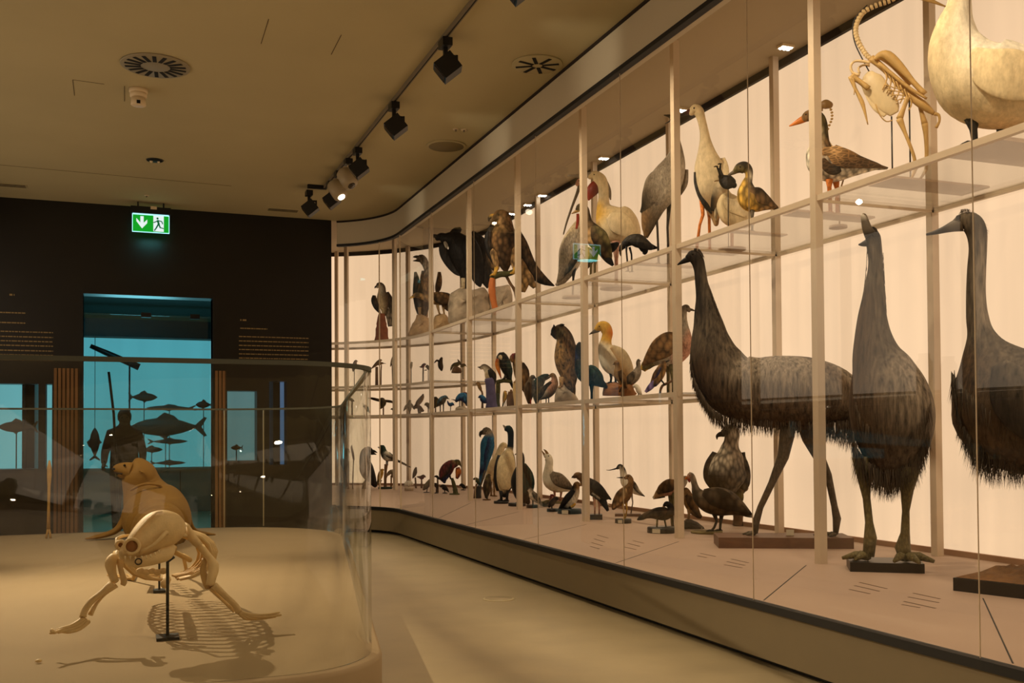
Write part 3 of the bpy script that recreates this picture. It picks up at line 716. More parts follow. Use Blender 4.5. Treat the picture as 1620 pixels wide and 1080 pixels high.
# visitor in dark clothes added in the next room for a mirrored figure
def figure_stand_in(px, ytop, y):
    top = on_y(px, ytop, y); H = top.z; c = V((top.x, y, 0))
    t = thing('person', 'person in black clothes added beyond the doorway, stand-in for a mirrored figure', 'person', c)
    k = H/1.70
    def sk_mesh(name, pts, edges, radii, m, root=0):
        me = bpy.data.meshes.new(name); me.from_pydata([tuple(V(p)*k) for p in pts], edges, []); me.update()
        o = bpy.data.objects.new(name, me); COL.objects.link(o); o.parent = t; o['_org'] = tuple(c)
        md = o.modifiers.new('skin', 'SKIN'); md.use_smooth_shade = True
        for i, r in enumerate(radii):
            me.skin_vertices[0].data[i].radius = (r[0]*k, r[1]*k) if hasattr(r, '__len__') else (r*k, r*k)
        me.skin_vertices[0].data[root].use_root = True
        sb = o.modifiers.new('subsurf', 'SUBSURF'); sb.levels = 2; sb.render_levels = 2
        me.materials.append(m); return o
    P = [(0, 0, .92), (0, 0, 1.10), (0, 0, 1.30), (0, 0, 1.42), (0, -.01, 1.50), (0, -.02, 1.60), (0, -.02, 1.685),
         (.10, 0, .86), (.11, -.01, .48), (.11, .02, .09), (.12, -.12, .04), (-.10, 0, .86), (-.11, -.01, .48), (-.11, .02, .09), (-.12, -.12, .04),
         (.18, 0, 1.38), (.25, .01, 1.12), (.24, -.12, .92), (.23, -.20, .86), (-.18, 0, 1.38), (-.26, .01, 1.12), (-.27, -.16, .98), (-.27, -.24, .98)]
    E = [(0, 1), (1, 2), (2, 3), (3, 4), (4, 5), (5, 6), (0, 7), (7, 8), (8, 9), (9, 10), (0, 11), (11, 12), (12, 13), (13, 14), (3, 15), (15, 16), (16, 17), (17, 18), (3, 19), (19, 20), (20, 21), (21, 22)]
    Rr = [(.20, .14), (.20, .14), (.21, .14), (.14, .10), .055, (.085, .10), (.06, .07), .12, .085, .06, .045, .12, .085, .06, .045, .085, .06, .045, .03, .085, .06, .045, .03]
    sk_mesh('body', P, E, Rr, mat('black_clothes', (9, 9, 10), .85))
    for sx, hx in ((1, (.23, -.20, .86)), (-1, (-.27, -.24, .98))):
        hp = [hx, (hx[0], hx[1]-.03, hx[2]-.05), (hx[0]+.02*sx, hx[1]-.06, hx[2]-.08)]
        sk_mesh('hand', hp, [(0, 1), (1, 2)], [(.026, .018), (.034, .018), (.022, .012)], mat('skin_shade', (140, 96, 70), .6))
        for f in range(4):
            q = V((hx[0]-.02+.013*f, hx[1]-.05, hx[2]-.075))
            sk_mesh('finger', [q, q+V((0, -.02, -.025)), q+V((0, -.012, -.05+.004*abs(f-1)))], [(0, 1), (1, 2)], [.008, .0075, .006], mat('skin_shade'))
        q = V((hx[0]-.03*sx, hx[1]-.03, hx[2]-.04)); sk_mesh('thumb', [q, q+V((-.012*sx, -.02, -.015)), q+V((-.012*sx, -.035, -.03))], [(0, 1), (1, 2)], [.009, .0085, .007], mat('skin_shade'))
    hd = MB(); hd.ball(c+V((0, -.04, 1.60))*k, .098*k, 16, 12, (.82, .98, 1.18)); hd.build('face', mat('skin_shade'), t)
    MB().ball(c+V((0, -.145, 1.585))*k, .016*k, 8, 6, (.8, 1.2, 1.3)).build('nose', mat('skin_shade'), t)
    for sx in (-1, 1):
        MB().ball(c+V((.034*sx, -.128, 1.615))*k, .011*k, 8, 6).build('eye', M_BLACK, t)
        MB().ball(c+V((.083*sx, -.03, 1.60))*k, .024*k, 8, 6, (.4, .8, 1.3)).build('ear', mat('skin_shade'), t)
    MB().tube([c+V((-.025, -.132, 1.548))*k, c+V((0, -.138, 1.545))*k, c+V((.025, -.132, 1.548))*k], .006*k, 6).build('mouth', mat('lips', (110, 60, 50), .6), t)
    MB().ball(c+V((0, -.02, 1.635))*k, .108*k, 16, 12, (.88, .98, 1.02)).build('hair', mat('black_hair', (12, 10, 9), .6), t)
    return t, k, c
t, k, c = figure_stand_in(197, 651, 12.4)
A = on_y(180, 655, 12.15); B = on_y(172, 588, 12.15)
p_ = thing('pole', 'slim dark pole added beside the stand-in person in black', 'pole', A)
MB().tube([V((A.x+0.06, A.y, 0.0)), A, B], [0.012, 0.014, 0.014], 8).build('shaft', M_BLACK, p_)
MB().cyl(V((A.x+0.06, A.y, 0.0)), V((A.x+0.058, A.y, 0.05)), 0.02).build('foot', M_RUBBER, p_)
# ---------------------------------------------------------------- free-standing vitrine
def rounded(pts, rads, n=10):
    out = []
    for i, (p, r) in enumerate(zip(pts, rads)):
        if r == 0: out.append(p); continue
        a, b = V(pts[i-1]), V(pts[(i+1) % len(pts)]); P = V(p)
        d1, d2 = (a-P).normalized(), (b-P).normalized()
        ang = math.acos(d1.dot(d2)); L = r/math.tan(ang/2)
        c = P+(d1+d2).normalized()*(r/math.sin(ang/2))
        s_, e = P+d1*L, P+d2*L
        a0 = math.atan2((s_-c).y, (s_-c).x); a1 = math.atan2((e-c).y, (e-c).x)
        da = (a1-a0+math.pi) % (2*math.pi)-math.pi
        out += [(c.x+r*math.cos(a0+da*k/n), c.y+r*math.sin(a0+da*k/n)) for k in range(n+1)]
    return out
def inset(path, d):
    n = len(path); out = []
    for i in range(n):
        a, b = V(path[i-1]), V(path[(i+1) % n]); t = (b-a).normalized()
        out.append((path[i][0]-t.y*d, path[i][1]+t.x*d))
    return out
VC = [(-1.12, 3.27), (0.815, 3.27), (1.84, 9.0), (-1.12, 9.0)]
base_out = rounded(VC, [0.2, 0.40, 1.05, 0.2])
VTOP = 1.285
M_ACRYL = clear_mat('vitrine_acrylic', (0.95, 0.955, 0.93), 1.15)
M_PLAT = mat('platform_lacquer', (172, 152, 120), 0.8, noise=0.04, nscale=4, spec=0.15)
vt = thing('glass_vitrine', 'large round-cornered clear vitrine on a low pale platform', 'vitrine', (0, 6, 0))
MB().prism(inset(base_out, 0.16), 0.0, 0.12).build('plinth', M_RUBBER, vt, smooth=False)
pb = MB(); rs = []
for off, z in ((0.03, 0.09), (0.005, 0.10), (0, 0.12), (0, 0.265), (0.004, 0.276), (0.014, DECK)):
    rs.append([V((x, y, z)) for x, y in inset(base_out, off)])
pb.rings(rs, True).build('platform', M_PLAT, vt, smooth=True)
g_out = inset(base_out, 0.036); g_in = inset(base_out, 0.048)
n = len(g_out)
# panes: split at flat-side joints
def pane(i0, i1, nm='glass_wall'):
    idx = [i % n for i in range(i0, i1+1)]
    rs = [[V((*g_out[i], DECK+0.002)), V((*g_out[i], VTOP)), V((*g_in[i], VTOP)), V((*g_in[i], DECK+0.002))] for i in idx]
    MB().rings(rs, True, None, False).build(nm, M_ACRYL, vt)
k = 11
pane(k-1, 2*k-1)         # near straight front to end of the near right corner
pane(2*k-1, 3*k-1)       # right side and far corner
pane(3*k-1, 4*k-1)       # far side
pane(4*k-1, 5*k-1)       # left side
MB().strip(g_out+[g_out[0]], [(-0.002, VTOP-0.001), (-0.002, VTOP+0.014), (0.014, VTOP+0.014), (0.014, VTOP-0.001)]).build('polished_top_edge', mat('acrylic_edge', (88, 90, 80), 0.7, spec=0.1), vt, smooth=False)
for px in (355, 417):
    P = on_y(px, 700, 8.93)
    MB().box((P.x-0.004, 8.93, DECK+0.002), (P.x+0.004, 8.953, VTOP)).build('pane_joint', mat('joint_pale', (190, 175, 140), 0.4), vt, smooth=False)

# ---------------------------------------------------------------- sea lion skeleton
M_BONE = mat('bone', (226, 196, 142), 0.55, noise=0.12, nscale=30, bump=0.15, bscale=120)
M_BONE2 = mat('bone_old', (196, 158, 92), 0.6, noise=0.18, nscale=25, bump=0.2, bscale=100)
SK = on_z(265, 1010, DECK)
sk = thing('sea_lion_skeleton', 'pale sea lion skeleton on two black stands in front of the stuffed sea lion', 'skeleton', (SK.x, SK.y, DECK))
def sp(px, py, dy=0.0):
    return on_y(px, py, SK.y+dy)
S1 = (SK-CAMO).dot(_f)/FPX     # metres per pixel at the skull
def oloft(stations, n=18, squash=None):
    """stations: (point, radius_a, radius_b, axis_a, axis_b)"""
    return [[c+a*ra*math.cos(2*math.pi*j/n)+b*rb*math.sin(2*math.pi*j/n) for j in range(n)] for c, ra, rb, a, b in stations]
def chain(pts, radii, k=4, n=16, flat=1.0, axis=(0, 1, 0)):
    """smooth loft through world points; flat scales the thickness along axis"""
    rows = spline([list(p)+[r] for p, r in zip(pts, radii)], k)
    ax = V(axis).normalized(); rs = []
    P = [V(r[:3]) for r in rows]
    for i, rr in enumerate(rows):
        t = (P[min(i+1, len(P)-1)]-P[max(i-1, 0)]).normalized()
        b = (ax-t*ax.dot(t))
        b = b.normalized() if b.length > 1e-3 else t.orthogonal().normalized()
        a = b.cross(t)
        q = max(rr[3], 1e-4)
        rs.append([P[i]+(a*math.cos(2*math.pi*j/n)+b*math.sin(2*math.pi*j/n)*flat)*q for j in range(n)])
    return rs
# skull: big braincase and a muzzle pointing down to the left and towards the viewer
sk_b = MB()
skp = [(280, 840, 0.10, 8), (275, 837, 0.06, 21), (265, 836, 0.02, 28.5), (251, 839, -0.02, 31), (236, 849, -0.05, 28), (222, 859, -0.08, 22), (208, 870, -0.10, 16), (198, 876, -0.12, 12), (191, 879, -0.13, 6)]
sk_b.rings(chain([sp(a, b, d) for a, b, d, r in skp], [r*S1 for *_, r in skp], 4, 20, 0.95), True)
skull = sk_b.build('skull', M_BONE, sk)
cr = MB(); cr.tube([sp(256, 808.5, -0.03), sp(247, 811, -0.06), sp(234, 822, -0.09), sp(220, 838, -0.12), sp(206, 856, -0.13)], [0.002, 0.0045, 0.005, 0.004, 0.002], 8)
cr.build('sagittal_crest', M_BONE, skull)
# eye sockets: raised rim with a hollow behind
for (ex, ey_, dd, rr) in ((208.5, 864, -0.155, 11), (191, 862, -0.10, 6)):
    c = sp(ex, ey_, dd); d = (CAMO-c).normalized(); a = d.orthogonal().normalized(); b = d.cross(a)
    rim = [c+(a*math.cos(t*math.pi/8)+b*math.sin(t*math.pi/8))*rr*S1 for t in range(17)]
    MB().tube(rim, 2.6*S1, 8).build('eye_rim', M_BONE, skull)
    MB().lathe(c-d*0.004, [(0.1*rr*S1, -0.006), (0.6*rr*S1, -0.004), (rr*S1, 0.0), (rr*S1*0.98, 0.001)], 20, d).build('eye_socket', mat('socket_brown', (150, 98, 48), 0.9), skull)
zy = MB(); zy.tube([sp(270, 846, -0.03), sp(262, 842, -0.10), sp(254, 852, -0.13), sp(243, 862, -0.135), sp(230, 869, -0.14), sp(219, 873, -0.14)], [0.006, 0.009, 0.008, 0.006, 0.006, 0.008], 8)
zy.build('cheek_arch', M_BONE, skull)
zl = MB(); zl.tube([sp(206, 846, 0.02), sp(193, 848, 0.0), sp(185, 852, -0.03), sp(184, 862, -0.06), sp(190, 868, -0.09)], [0.004, 0.007, 0.007, 0.006, 0.004], 8)
zl.build('cheek_arch', M_BONE, skull)
jw = MB(); jwp = [(270, 862, -0.02, 9), (263, 874, -0.06, 12), (250, 881, -0.09, 10), (234, 886, -0.11, 9), (219, 889, -0.125, 8), (206, 888, -0.13, 7), (197, 885, -0.13, 4)]
jw.rings(chain([sp(a, b, d) for a, b, d, r in jwp], [r*S1 for *_, r in jwp], 4, 14, 0.5), True)
jaw = jw.build('lower_jaw', M_BONE, sk)
te = MB()
for (a, b, L) in ((206, 881, 5), (214, 882, 7), (224, 881, 4), (231, 880, 4), (238, 878, 4), (245, 875, 4), (251, 872, 3), (198, 881, 6)):
    te = MB(); te.cyl(sp(a, b-2, -0.15), sp(a+0.5, b+L, -0.15), 1.7*S1, 0.3*S1, 8); te.build('tooth', mat('tooth', (236, 214, 170), 0.4), skull)
nose = MB(); c = sp(219, 888, -0.155); d = (CAMO-c).normalized(); a = d.orthogonal().normalized(); b = d.cross(a)
nose.tube([c+(a*math.cos(t*math.pi/6)+b*math.sin(t*math.pi/6))*4.5*S1 for t in range(13)], 1.2*S1, 6)
nose.build('jaw_opening', mat('socket_dark', (50, 36, 22), 0.8), jaw)
# vertebral column, going away from the viewer
spine = [V((SK.x+0.03, SK.y+0.06+0.062*i, DECK+0.385-0.0004*i*i)) for i in range(26)]
for i, p in enumerate(spine):
    r = 0.024-0.0004*i
    v = MB(); v.ball(p, r, 10, 6, (1, 1.05, 0.9))
    v.tube([p+V((0, 0, r*0.6)), p+V((0, 0.015, r*0.6+0.045-0.0012*i))], [0.008, 0.004], 6)
    v.tube([p-V((r*1.9, 0, 0)), p+V((r*1.9, 0, 0))], [0.005, 0.005], 6)
    v.build('vertebra', M_BONE, sk)
# ribs
for i in range(13):
    p = spine[2+i]
    w = 0.115+0.065*math.sin(math.pi*(i+1.5)/15); hgt = 0.225-0.004*abs(i-6)
    for sgn in (-1, 1):
        pts = []
        for t in range(9):
            a = math.pi*0.5-math.pi*0.97*t/8
            pts.append((p.x+sgn*(0.015+w*math.cos(a)), p.y+0.07*t/8, p.z-hgt*0.47+hgt*0.5*math.sin(a)))
        MB().tube(pts, [0.008]*6+[0.0075, 0.007, 0.005], 6).build('rib', M_BONE if i < 4 else M_BONE2, sk)
# breast bone
MB().tube([(SK.x-0.005, SK.y+0.16, DECK+0.185), (SK.x+0.01, SK.y+0.4, DECK+0.17), (SK.x+0.02, SK.y+0.75, DECK+0.16)], [0.016, 0.02, 0.014], 8).build('breastbone', M_BONE, sk)
for i in range(5):
    c = sp(222+i*9, 903+(2 if i % 2 else 0), 0.12)
    MB().ball(c, 6.0*S1, 8, 6, (1.1, 0.8, 0.9)).build('neck_vertebra', M_BONE, sk)
# shoulder blades
def plate_obj(pts, th, m, nm, par):
    P = [V(p) for p in pts]; nrm = (P[1]-P[0]).cross(P[2]-P[0]).normalized()*th
    k = len(P); c = sum(P, V((0, 0, 0)))/k
    vs = [p+nrm*0.4 for p in P]+[p-nrm*0.4 for p in P]+[c+nrm, c-nrm]
    fs = []
    for j in range(k):
        q = (j+1) % k
        fs += [(j, q, 2*k), (k+q, k+j, 2*k+1), (j, k+j, k+q, q)]
    mb = MB(); mb.add(vs, fs); return mb.build(nm, m, par)
plate_obj([sp(291, 825, 0.16), sp(299, 829, 0.15), sp(312, 848, 0.12), sp(327, 867, 0.10), (sp(318, 871, 0.08)), sp(305, 862, 0.10), sp(294, 850, 0.13)], 0.008, M_BONE, 'shoulder_blade', sk)
plate_obj([sp(187, 870, 0.10), sp(180, 872, 0.12), sp(177, 885, 0.10), sp(185, 893, 0.06), sp(195, 885, 0.08)], 0.007, M_BONE, 'shoulder_blade', sk)
for (a, b) in (((276, 828, 0.12), (291, 833, 0.14)), ((277, 834, 0.12), (290, 838, 0.14)), ((278, 840, 0.12), (288, 846, 0.12))):
    MB().tube([sp(*a), sp((a[0]+b[0])/2, (a[1]+b[1])/2-2, 0.13), sp(*b)], 0.006, 6).build('rib_end', M_BONE, sk)
def bone(pts, radii, nm, m=None):
    rows = spline([list(sp(*p))+[r*S1] for p, r in zip(pts, radii)], 3)
    mb = MB(); mb.tube([r[:3] for r in rows], [r[3] for r in rows], 8); return mb.build(nm, m or M_BONE, sk)
# left fore limb (picture left)
bone([(181, 880, 0.0), (175, 890, -0.02), (177, 905, -0.03), (182, 920, -0.05)], [7, 9, 7, 6], 'upper_arm_bone')
bone([(189, 884, 0.0), (191, 900, -0.02), (196, 918, -0.03), (194, 925, -0.03)], [5, 4, 5, 4], 'rib_front')
bone([(176, 924, -0.05), (160, 938, -0.08), (145, 950, -0.10), (134, 965, -0.12), (131, 976, -0.13)], [6, 4.5, 5, 5, 5], 'forearm_bone')
bone([(184, 926, -0.04), (166, 939, -0.06), (152, 955, -0.08), (143, 972, -0.10)], [4, 3, 3, 4], 'forearm_bone')
for k, (dx, dy) in enumerate(((0, 0), (5, 3), (10, 6), (-3, -1))):
    bone([(133+dx*0.6, 980+dy*0.4, -0.13), (116+dx, 990+dy*0.8, -0.17), (100+dx, 995+dy*0.7, -0.2), (84+dx*1.5, 1001-dy*0.3, -0.235+0.02*k)], [4.5, 2.6, 2.6, 2], 'flipper_bone')
bone([(84, 1001, -0.24), (81, 996, -0.23), (88, 1001, -0.24)], [2, 2.5, 2], 'flipper_bone')
MB().ball(V((sp(61, 1002, -0.27).x, sp(61, 1002, -0.27).y, DECK+0.008)), 3.4*S1, 8, 6, (1.4, 1, 0.7)).build('flipper_tip_bone', M_BONE, sk)
# right fore limb
bone([(318, 865, 0.08), (331, 882, 0.03), (338, 896, 0.0), (335, 912, -0.02), (332, 926, -0.03)], [6, 6, 9, 8, 7], 'upper_arm_bone')
bone([(324, 884, 0.05), (321, 900, 0.03), (325, 918, 0.0), (330, 928, -0.02)], [5, 5, 6, 6], 'elbow_bone', M_BONE2)
bone([(338, 925, -0.03), (356, 942, -0.03), (371, 956, -0.03), (378, 968, -0.03)], [6, 5, 5, 5.5], 'forearm_bone')
bone([(333, 930, -0.02), (348, 945, 0.0), (362, 958, 0.0), (371, 966, 0.0)], [4, 3, 3, 4], 'forearm_bone')
for k, (a, b) in enumerate(((0, 0), (3, 4), (-6, 7), (-20, 9))):
    bone([(379, 968, -0.03), (395+a*0.4, 972+b*0.6, -0.04), (418+a, 972.5+b*0.7, -0.03), (442+a, 968.5+b, -0.02)], [4.5, 2.8, 2.5, 1.8], 'flipper_bone')
# pelvis and hind flippers behind
pv = spine[19]
for sgn in (-1, 1):
    MB().tube([pv+V((0, 0, 0)), pv+V((sgn*0.05, 0.06, -0.03)), pv+V((sgn*0.045, 0.2, -0.07))], [0.012, 0.016, 0.01], 8).build('hip_bone', M_BONE2, sk)
    MB().tube([pv+V((sgn*0.05, 0.08, -0.05)), pv+V((sgn*0.13, 0.12, -0.1)), pv+V((sgn*0.11, 0.36, pv.z*0-0.1)), V((pv.x+sgn*0.14, pv.y+0.46, DECK+0.01))], [0.012, 0.014, 0.01, 0.009], 8).build('hind_leg_bone', M_BONE2, sk)
    for k in range(4):
        MB().tube([V((pv.x+sgn*0.14, pv.y+0.46, DECK+0.012)), V((pv.x+sgn*(0.12+0.05*k), pv.y+0.72, DECK+0.008))], [0.008, 0.005], 6).build('hind_flipper_bone', M_BONE2, sk)
# black stands
def stand(px, pyb, pyt, wpx, par, r=2.0, dpt=0.09):
    b = on_z(px, pyb, DECK); s_ = (b-CAMO).dot(_f)/FPX
    top = on_y(px, pyt, b.y)
    MB().box((b.x-wpx*s_, b.y-dpt/2, DECK), (b.x+wpx*s_, b.y+dpt/2, DECK+0.012)).build('stand_foot', M_BLACK, par, smooth=False)
    MB().box((b.x-r*s_, b.y-r*s_, DECK+0.012), (b.x+r*s_, b.y+r*s_, top.z)).build('stand_pole', M_BLACK, par, smooth=False)
    return b, top
b, top = stand(265, 1010, 888, 17, sk, 2.3)
MB().tube([top, sp(275, 881, 0.02)], 0.006, 6).build('stand_arm', M_BLACK, sk)
stand(252, 936, 890, 9, sk, 1.6)

# ---------------------------------------------------------------- stuffed sea lion
M_FUR = mat('sea_lion_fur', (150, 112, 44), 0.65, noise=0.14, nscale=7, bump=0.25, bscale=160)
SL = on_z(245, 850, DECK)
sl = thing('sea_lion', 'tan stuffed sea lion with raised head turned left on the vitrine platform', 'sea lion', (SL.x, SL.y, DECK))
def lp(px, py, dy=0.0): return on_y(px, py, SL.y+dy)
S2 = (SL-CAMO).dot(_f)/FPX
body = [(207, 735, 0.0, 11), (213, 739, 0.0, 19), (219, 748, 0.0, 25.5), (222, 758, 0.02, 28), (226, 770, 0.03, 31), (233, 786, 0.02, 39), (243, 804, -0.05, 48), (248, 820, -0.22, 51), (250, 833, -0.5, 45), (250, 838, -0.8, 32), (250, 848, -1.02, 18), (249, 852, -1.12, 8)]
mb = MB(); mb.rings(chain([lp(a, b, d) for a, b, d, r in body], [r*S2 for *_, r in body], 5, 28, 0.9), True)
# neck and back folds as real creases
slb = mb.build('body', M_FUR, sl)
def fold(pts, r):
    MB().tube([lp(*p) for p in spline([list(p) for p in pts], 4)], [r*0.3]+[r]*(4*(len(pts)-1)-1)+[r*0.3], 8).build('skin_fold', M_FUR, sl)
fold([(206, 776, -0.20), (220, 768, -0.24), (236, 765, -0.25), (252, 768, -0.23), (258, 776, -0.17)], 0.010)
fold([(205, 812, -0.27), (222, 797, -0.33), (245, 791, -0.345), (268, 796, -0.32), (285, 812, -0.22)], 0.010)
# muzzle, ears, eyes, nose
mz = [(208, 744, -0.04, 13), (198, 742, -0.03, 11), (189, 741, -0.02, 8.5), (182, 741, -0.02, 5.5), (179, 741, -0.02, 2.5)]
mb = MB(); mb.rings(chain([lp(a, b, d) for a, b, d, r in mz], [r*S2 for *_, r in mz], 4, 16, 0.85), True); mb.build('muzzle', M_FUR, sl)
mb = MB(); mb.rings(chain([lp(201, 753, -0.02), lp(192, 752, -0.02), lp(186, 751, -0.02)], [6*S2, 4*S2, 2*S2], 3, 12, 0.8), True); mb.build('lower_jaw', M_FUR, sl)
MB().ball(lp(180, 741.5, -0.035), 2.6*S2, 10, 6, (1, 1, 0.8)).build('nose', M_BLACK, sl)
MB().tube([lp(181, 747, -0.03), lp(187, 749, -0.05), lp(193, 749, -0.075)], 0.006, 6).build('mouth', mat('mouth_dark', (40, 22, 14), 0.6), sl)
MB().ball(lp(197, 736, -0.085), 2.0*S2, 10, 6).build('eye', mat('glass_eye', (12, 8, 6), 0.1), sl)
MB().tube([lp(222, 744, -0.12), lp(228, 748, -0.15)], [0.014, 0.004], 8).build('ear', M_FUR, sl)
def flipper(pts, radii, ax=(0, 0, 1), flat=0.35):
    rows = [lp(*p) for p in pts]
    rows = [V((p.x, p.y, max(p.z, DECK+r*S2*flat))) for p, r in zip(rows, radii)]
    mb = MB(); mb.rings(chain(rows, [r*S2 for r in radii], 4, 16, flat, ax), True); mb.build('flipper', M_FUR, sl)
flipper([(200, 812, 0.0), (194, 826, 0.0), (183, 839, 0.0), (165, 846, 0.0), (148, 850, -0.02), (135, 852, -0.02)], [14, 12, 10, 8, 6, 2], flat=0.5)
flipper([(292, 815, -0.1), (298, 832, -0.05), (310, 841, 0.0), (325, 845, 0.0), (341, 845, 0.0)], [10, 10, 8, 6, 2], flat=0.5)
flipper([(246, 850, -1.05), (232, 856, -1.2), (220, 860, -1.35)], [10, 11, 4], flat=0.3)
flipper([(252, 850, -1.05), (265, 856, -1.2), (276, 860, -1.35)], [10, 11, 4], flat=0.3)

# thin upright bone on a fork stand at the left
B0 = on_z(76, 852, DECK); s3 = (B0-CAMO).dot(_f)/FPX
bc = thing('penis_bone', 'slim upright bone on a small forked stand left of the sea lion', 'bone', (B0.x, B0.y, DECK))
bc['label'] = 'slim upright bone on a small forked stand left of the stuffed sea lion'; bc.name = 'mounted_bone'
def bp3(px, py): return on_y(px, py, B0.y)
MB().tube([bp3(76.5, 836), bp3(77, 800), bp3(77.5, 770), bp3(78, 752), bp3(78, 738), bp3(78.2, 728)], [0.014, 0.010, 0.011, 0.017, 0.016, 0.006], 10).build('shaft', M_BONE2, bc)
MB().tube([bp3(76.5, 832), bp3(74.5, 843), V((bp3(73, 852).x, B0.y, DECK+0.004))], 0.008, 6).build('fork_leg', M_BONE2, bc)
MB().tube([bp3(76.5, 832), bp3(79, 843), V((bp3(80, 852).x, B0.y, DECK+0.004))], 0.008, 6).build('fork_leg', M_BONE2, bc)
# ---------------------------------------------------------------- mounted birds: builder
CL = dict(k=(24, 20, 18), K=(44, 36, 28), w=(232, 222, 200), c=(226, 204, 160), g=(140, 126, 108), G=(92, 80, 64), b=(126, 94, 58), B=(76, 57, 38),
          t=(170, 136, 92), o=(214, 122, 44), y=(216, 170, 72), r=(140, 40, 28), u=(46, 104, 140), U=(36, 44, 84), l=(184, 172, 152), p=(196, 146, 122),
          e=(104, 92, 54), m=(36, 58, 46), h=(104, 40, 40), v=(120, 104, 150), a=(206, 186, 150), n=(150, 116, 70), q=(90, 128, 150))
CLL = {k: lin(v) for k, v in CL.items()}
P_FINE = plume_mat('plumage_fine', 70, 0.55, bump=0.6, kind='noise')
P_MID = plume_mat('plumage_feathered', 34, 0.72, bump=0.7)
P_SOFT = plume_mat('plumage_soft', 42, 0.24, bump=0.5, kind='noise')
P_MOTT = plume_mat('plumage_mottled', 44, 1.0, bump=0.6, kind='noise')
P_SCAL = plume_mat('plumage_scalloped', 22, 0.75, bump=0.6, stretch=(1, 1, 0.7))
P_EDGE = plume_mat('plumage_pale_edged', 30, 0.9, bump=0.4, stretch=(0.8, 0.6, 2.0), kind='edge')
P_SHAG = plume_mat('plumage_shaggy', 46, 0.8, bump=1.0, stretch=(1, 1, 0.14), kind='noise')
P_DARK = plume_mat('plumage_dark', 40, 0.7, rough=0.6, bump=0.7)
P_HORN = plume_mat('horn', 30, 0.12, rough=0.4, bump=0.05, kind='noise')
P_SKIN = plume_mat('leg_skin', 90, 0.35, rough=0.6, bump=0.5)
M_EYE = mat('glass_eye', (12, 8, 6), 0.1)
M_BASEK = mat('black_base', (18, 15, 13), 0.4)
M_BASEW = mat('wooden_base', (96, 62, 40), 0.5, noise=0.25, nscale=14, stretch=(1, 0.2, 3))
M_BASET = mat('tan_base', (176, 140, 104), 0.6, noise=0.08, nscale=8)
M_LOG = mat('branch_bark', (98, 70, 42), 0.9, noise=0.4, nscale=16, bump=0.8, bscale=30)
M_LOGO = mat('peeled_branch', (190, 108, 48), 0.75, noise=0.2, nscale=14, bump=0.4, bscale=30)
M_MOSS = mat('moss', (74, 72, 34), 0.95, noise=0.45, nscale=24, bump=1.0, bscale=50)
M_ROCK = mat('rock', (176, 158, 134), 0.9, noise=0.55, nscale=9, bump=1.0, bscale=16)
M_ROCKT = mat('sandstone', (196, 162, 118), 0.9, noise=0.4, nscale=10, bump=1.0, bscale=20)
M_LABEL = mat('paper_label', (196, 184, 160), 0.8)

def shelf_point(px, z, frac):
    d = pray(px, 600); kx, ky = d.x/d.y, 1.0
    r = 2.1+0.9*frac; x = CC[0]+r
    y = x/kx
    if y > CC[1]:
        # ray (kx*y, y) against the bend
        A = kx*kx+1; B = -2*(kx*CC[0]+CC[1]); Cc = CC[0]**2+CC[1]**2-r*r
        y = (-B+math.sqrt(max(B*B-4*A*Cc, 0)))/(2*A); x = kx*y
    return V((x, y, z))

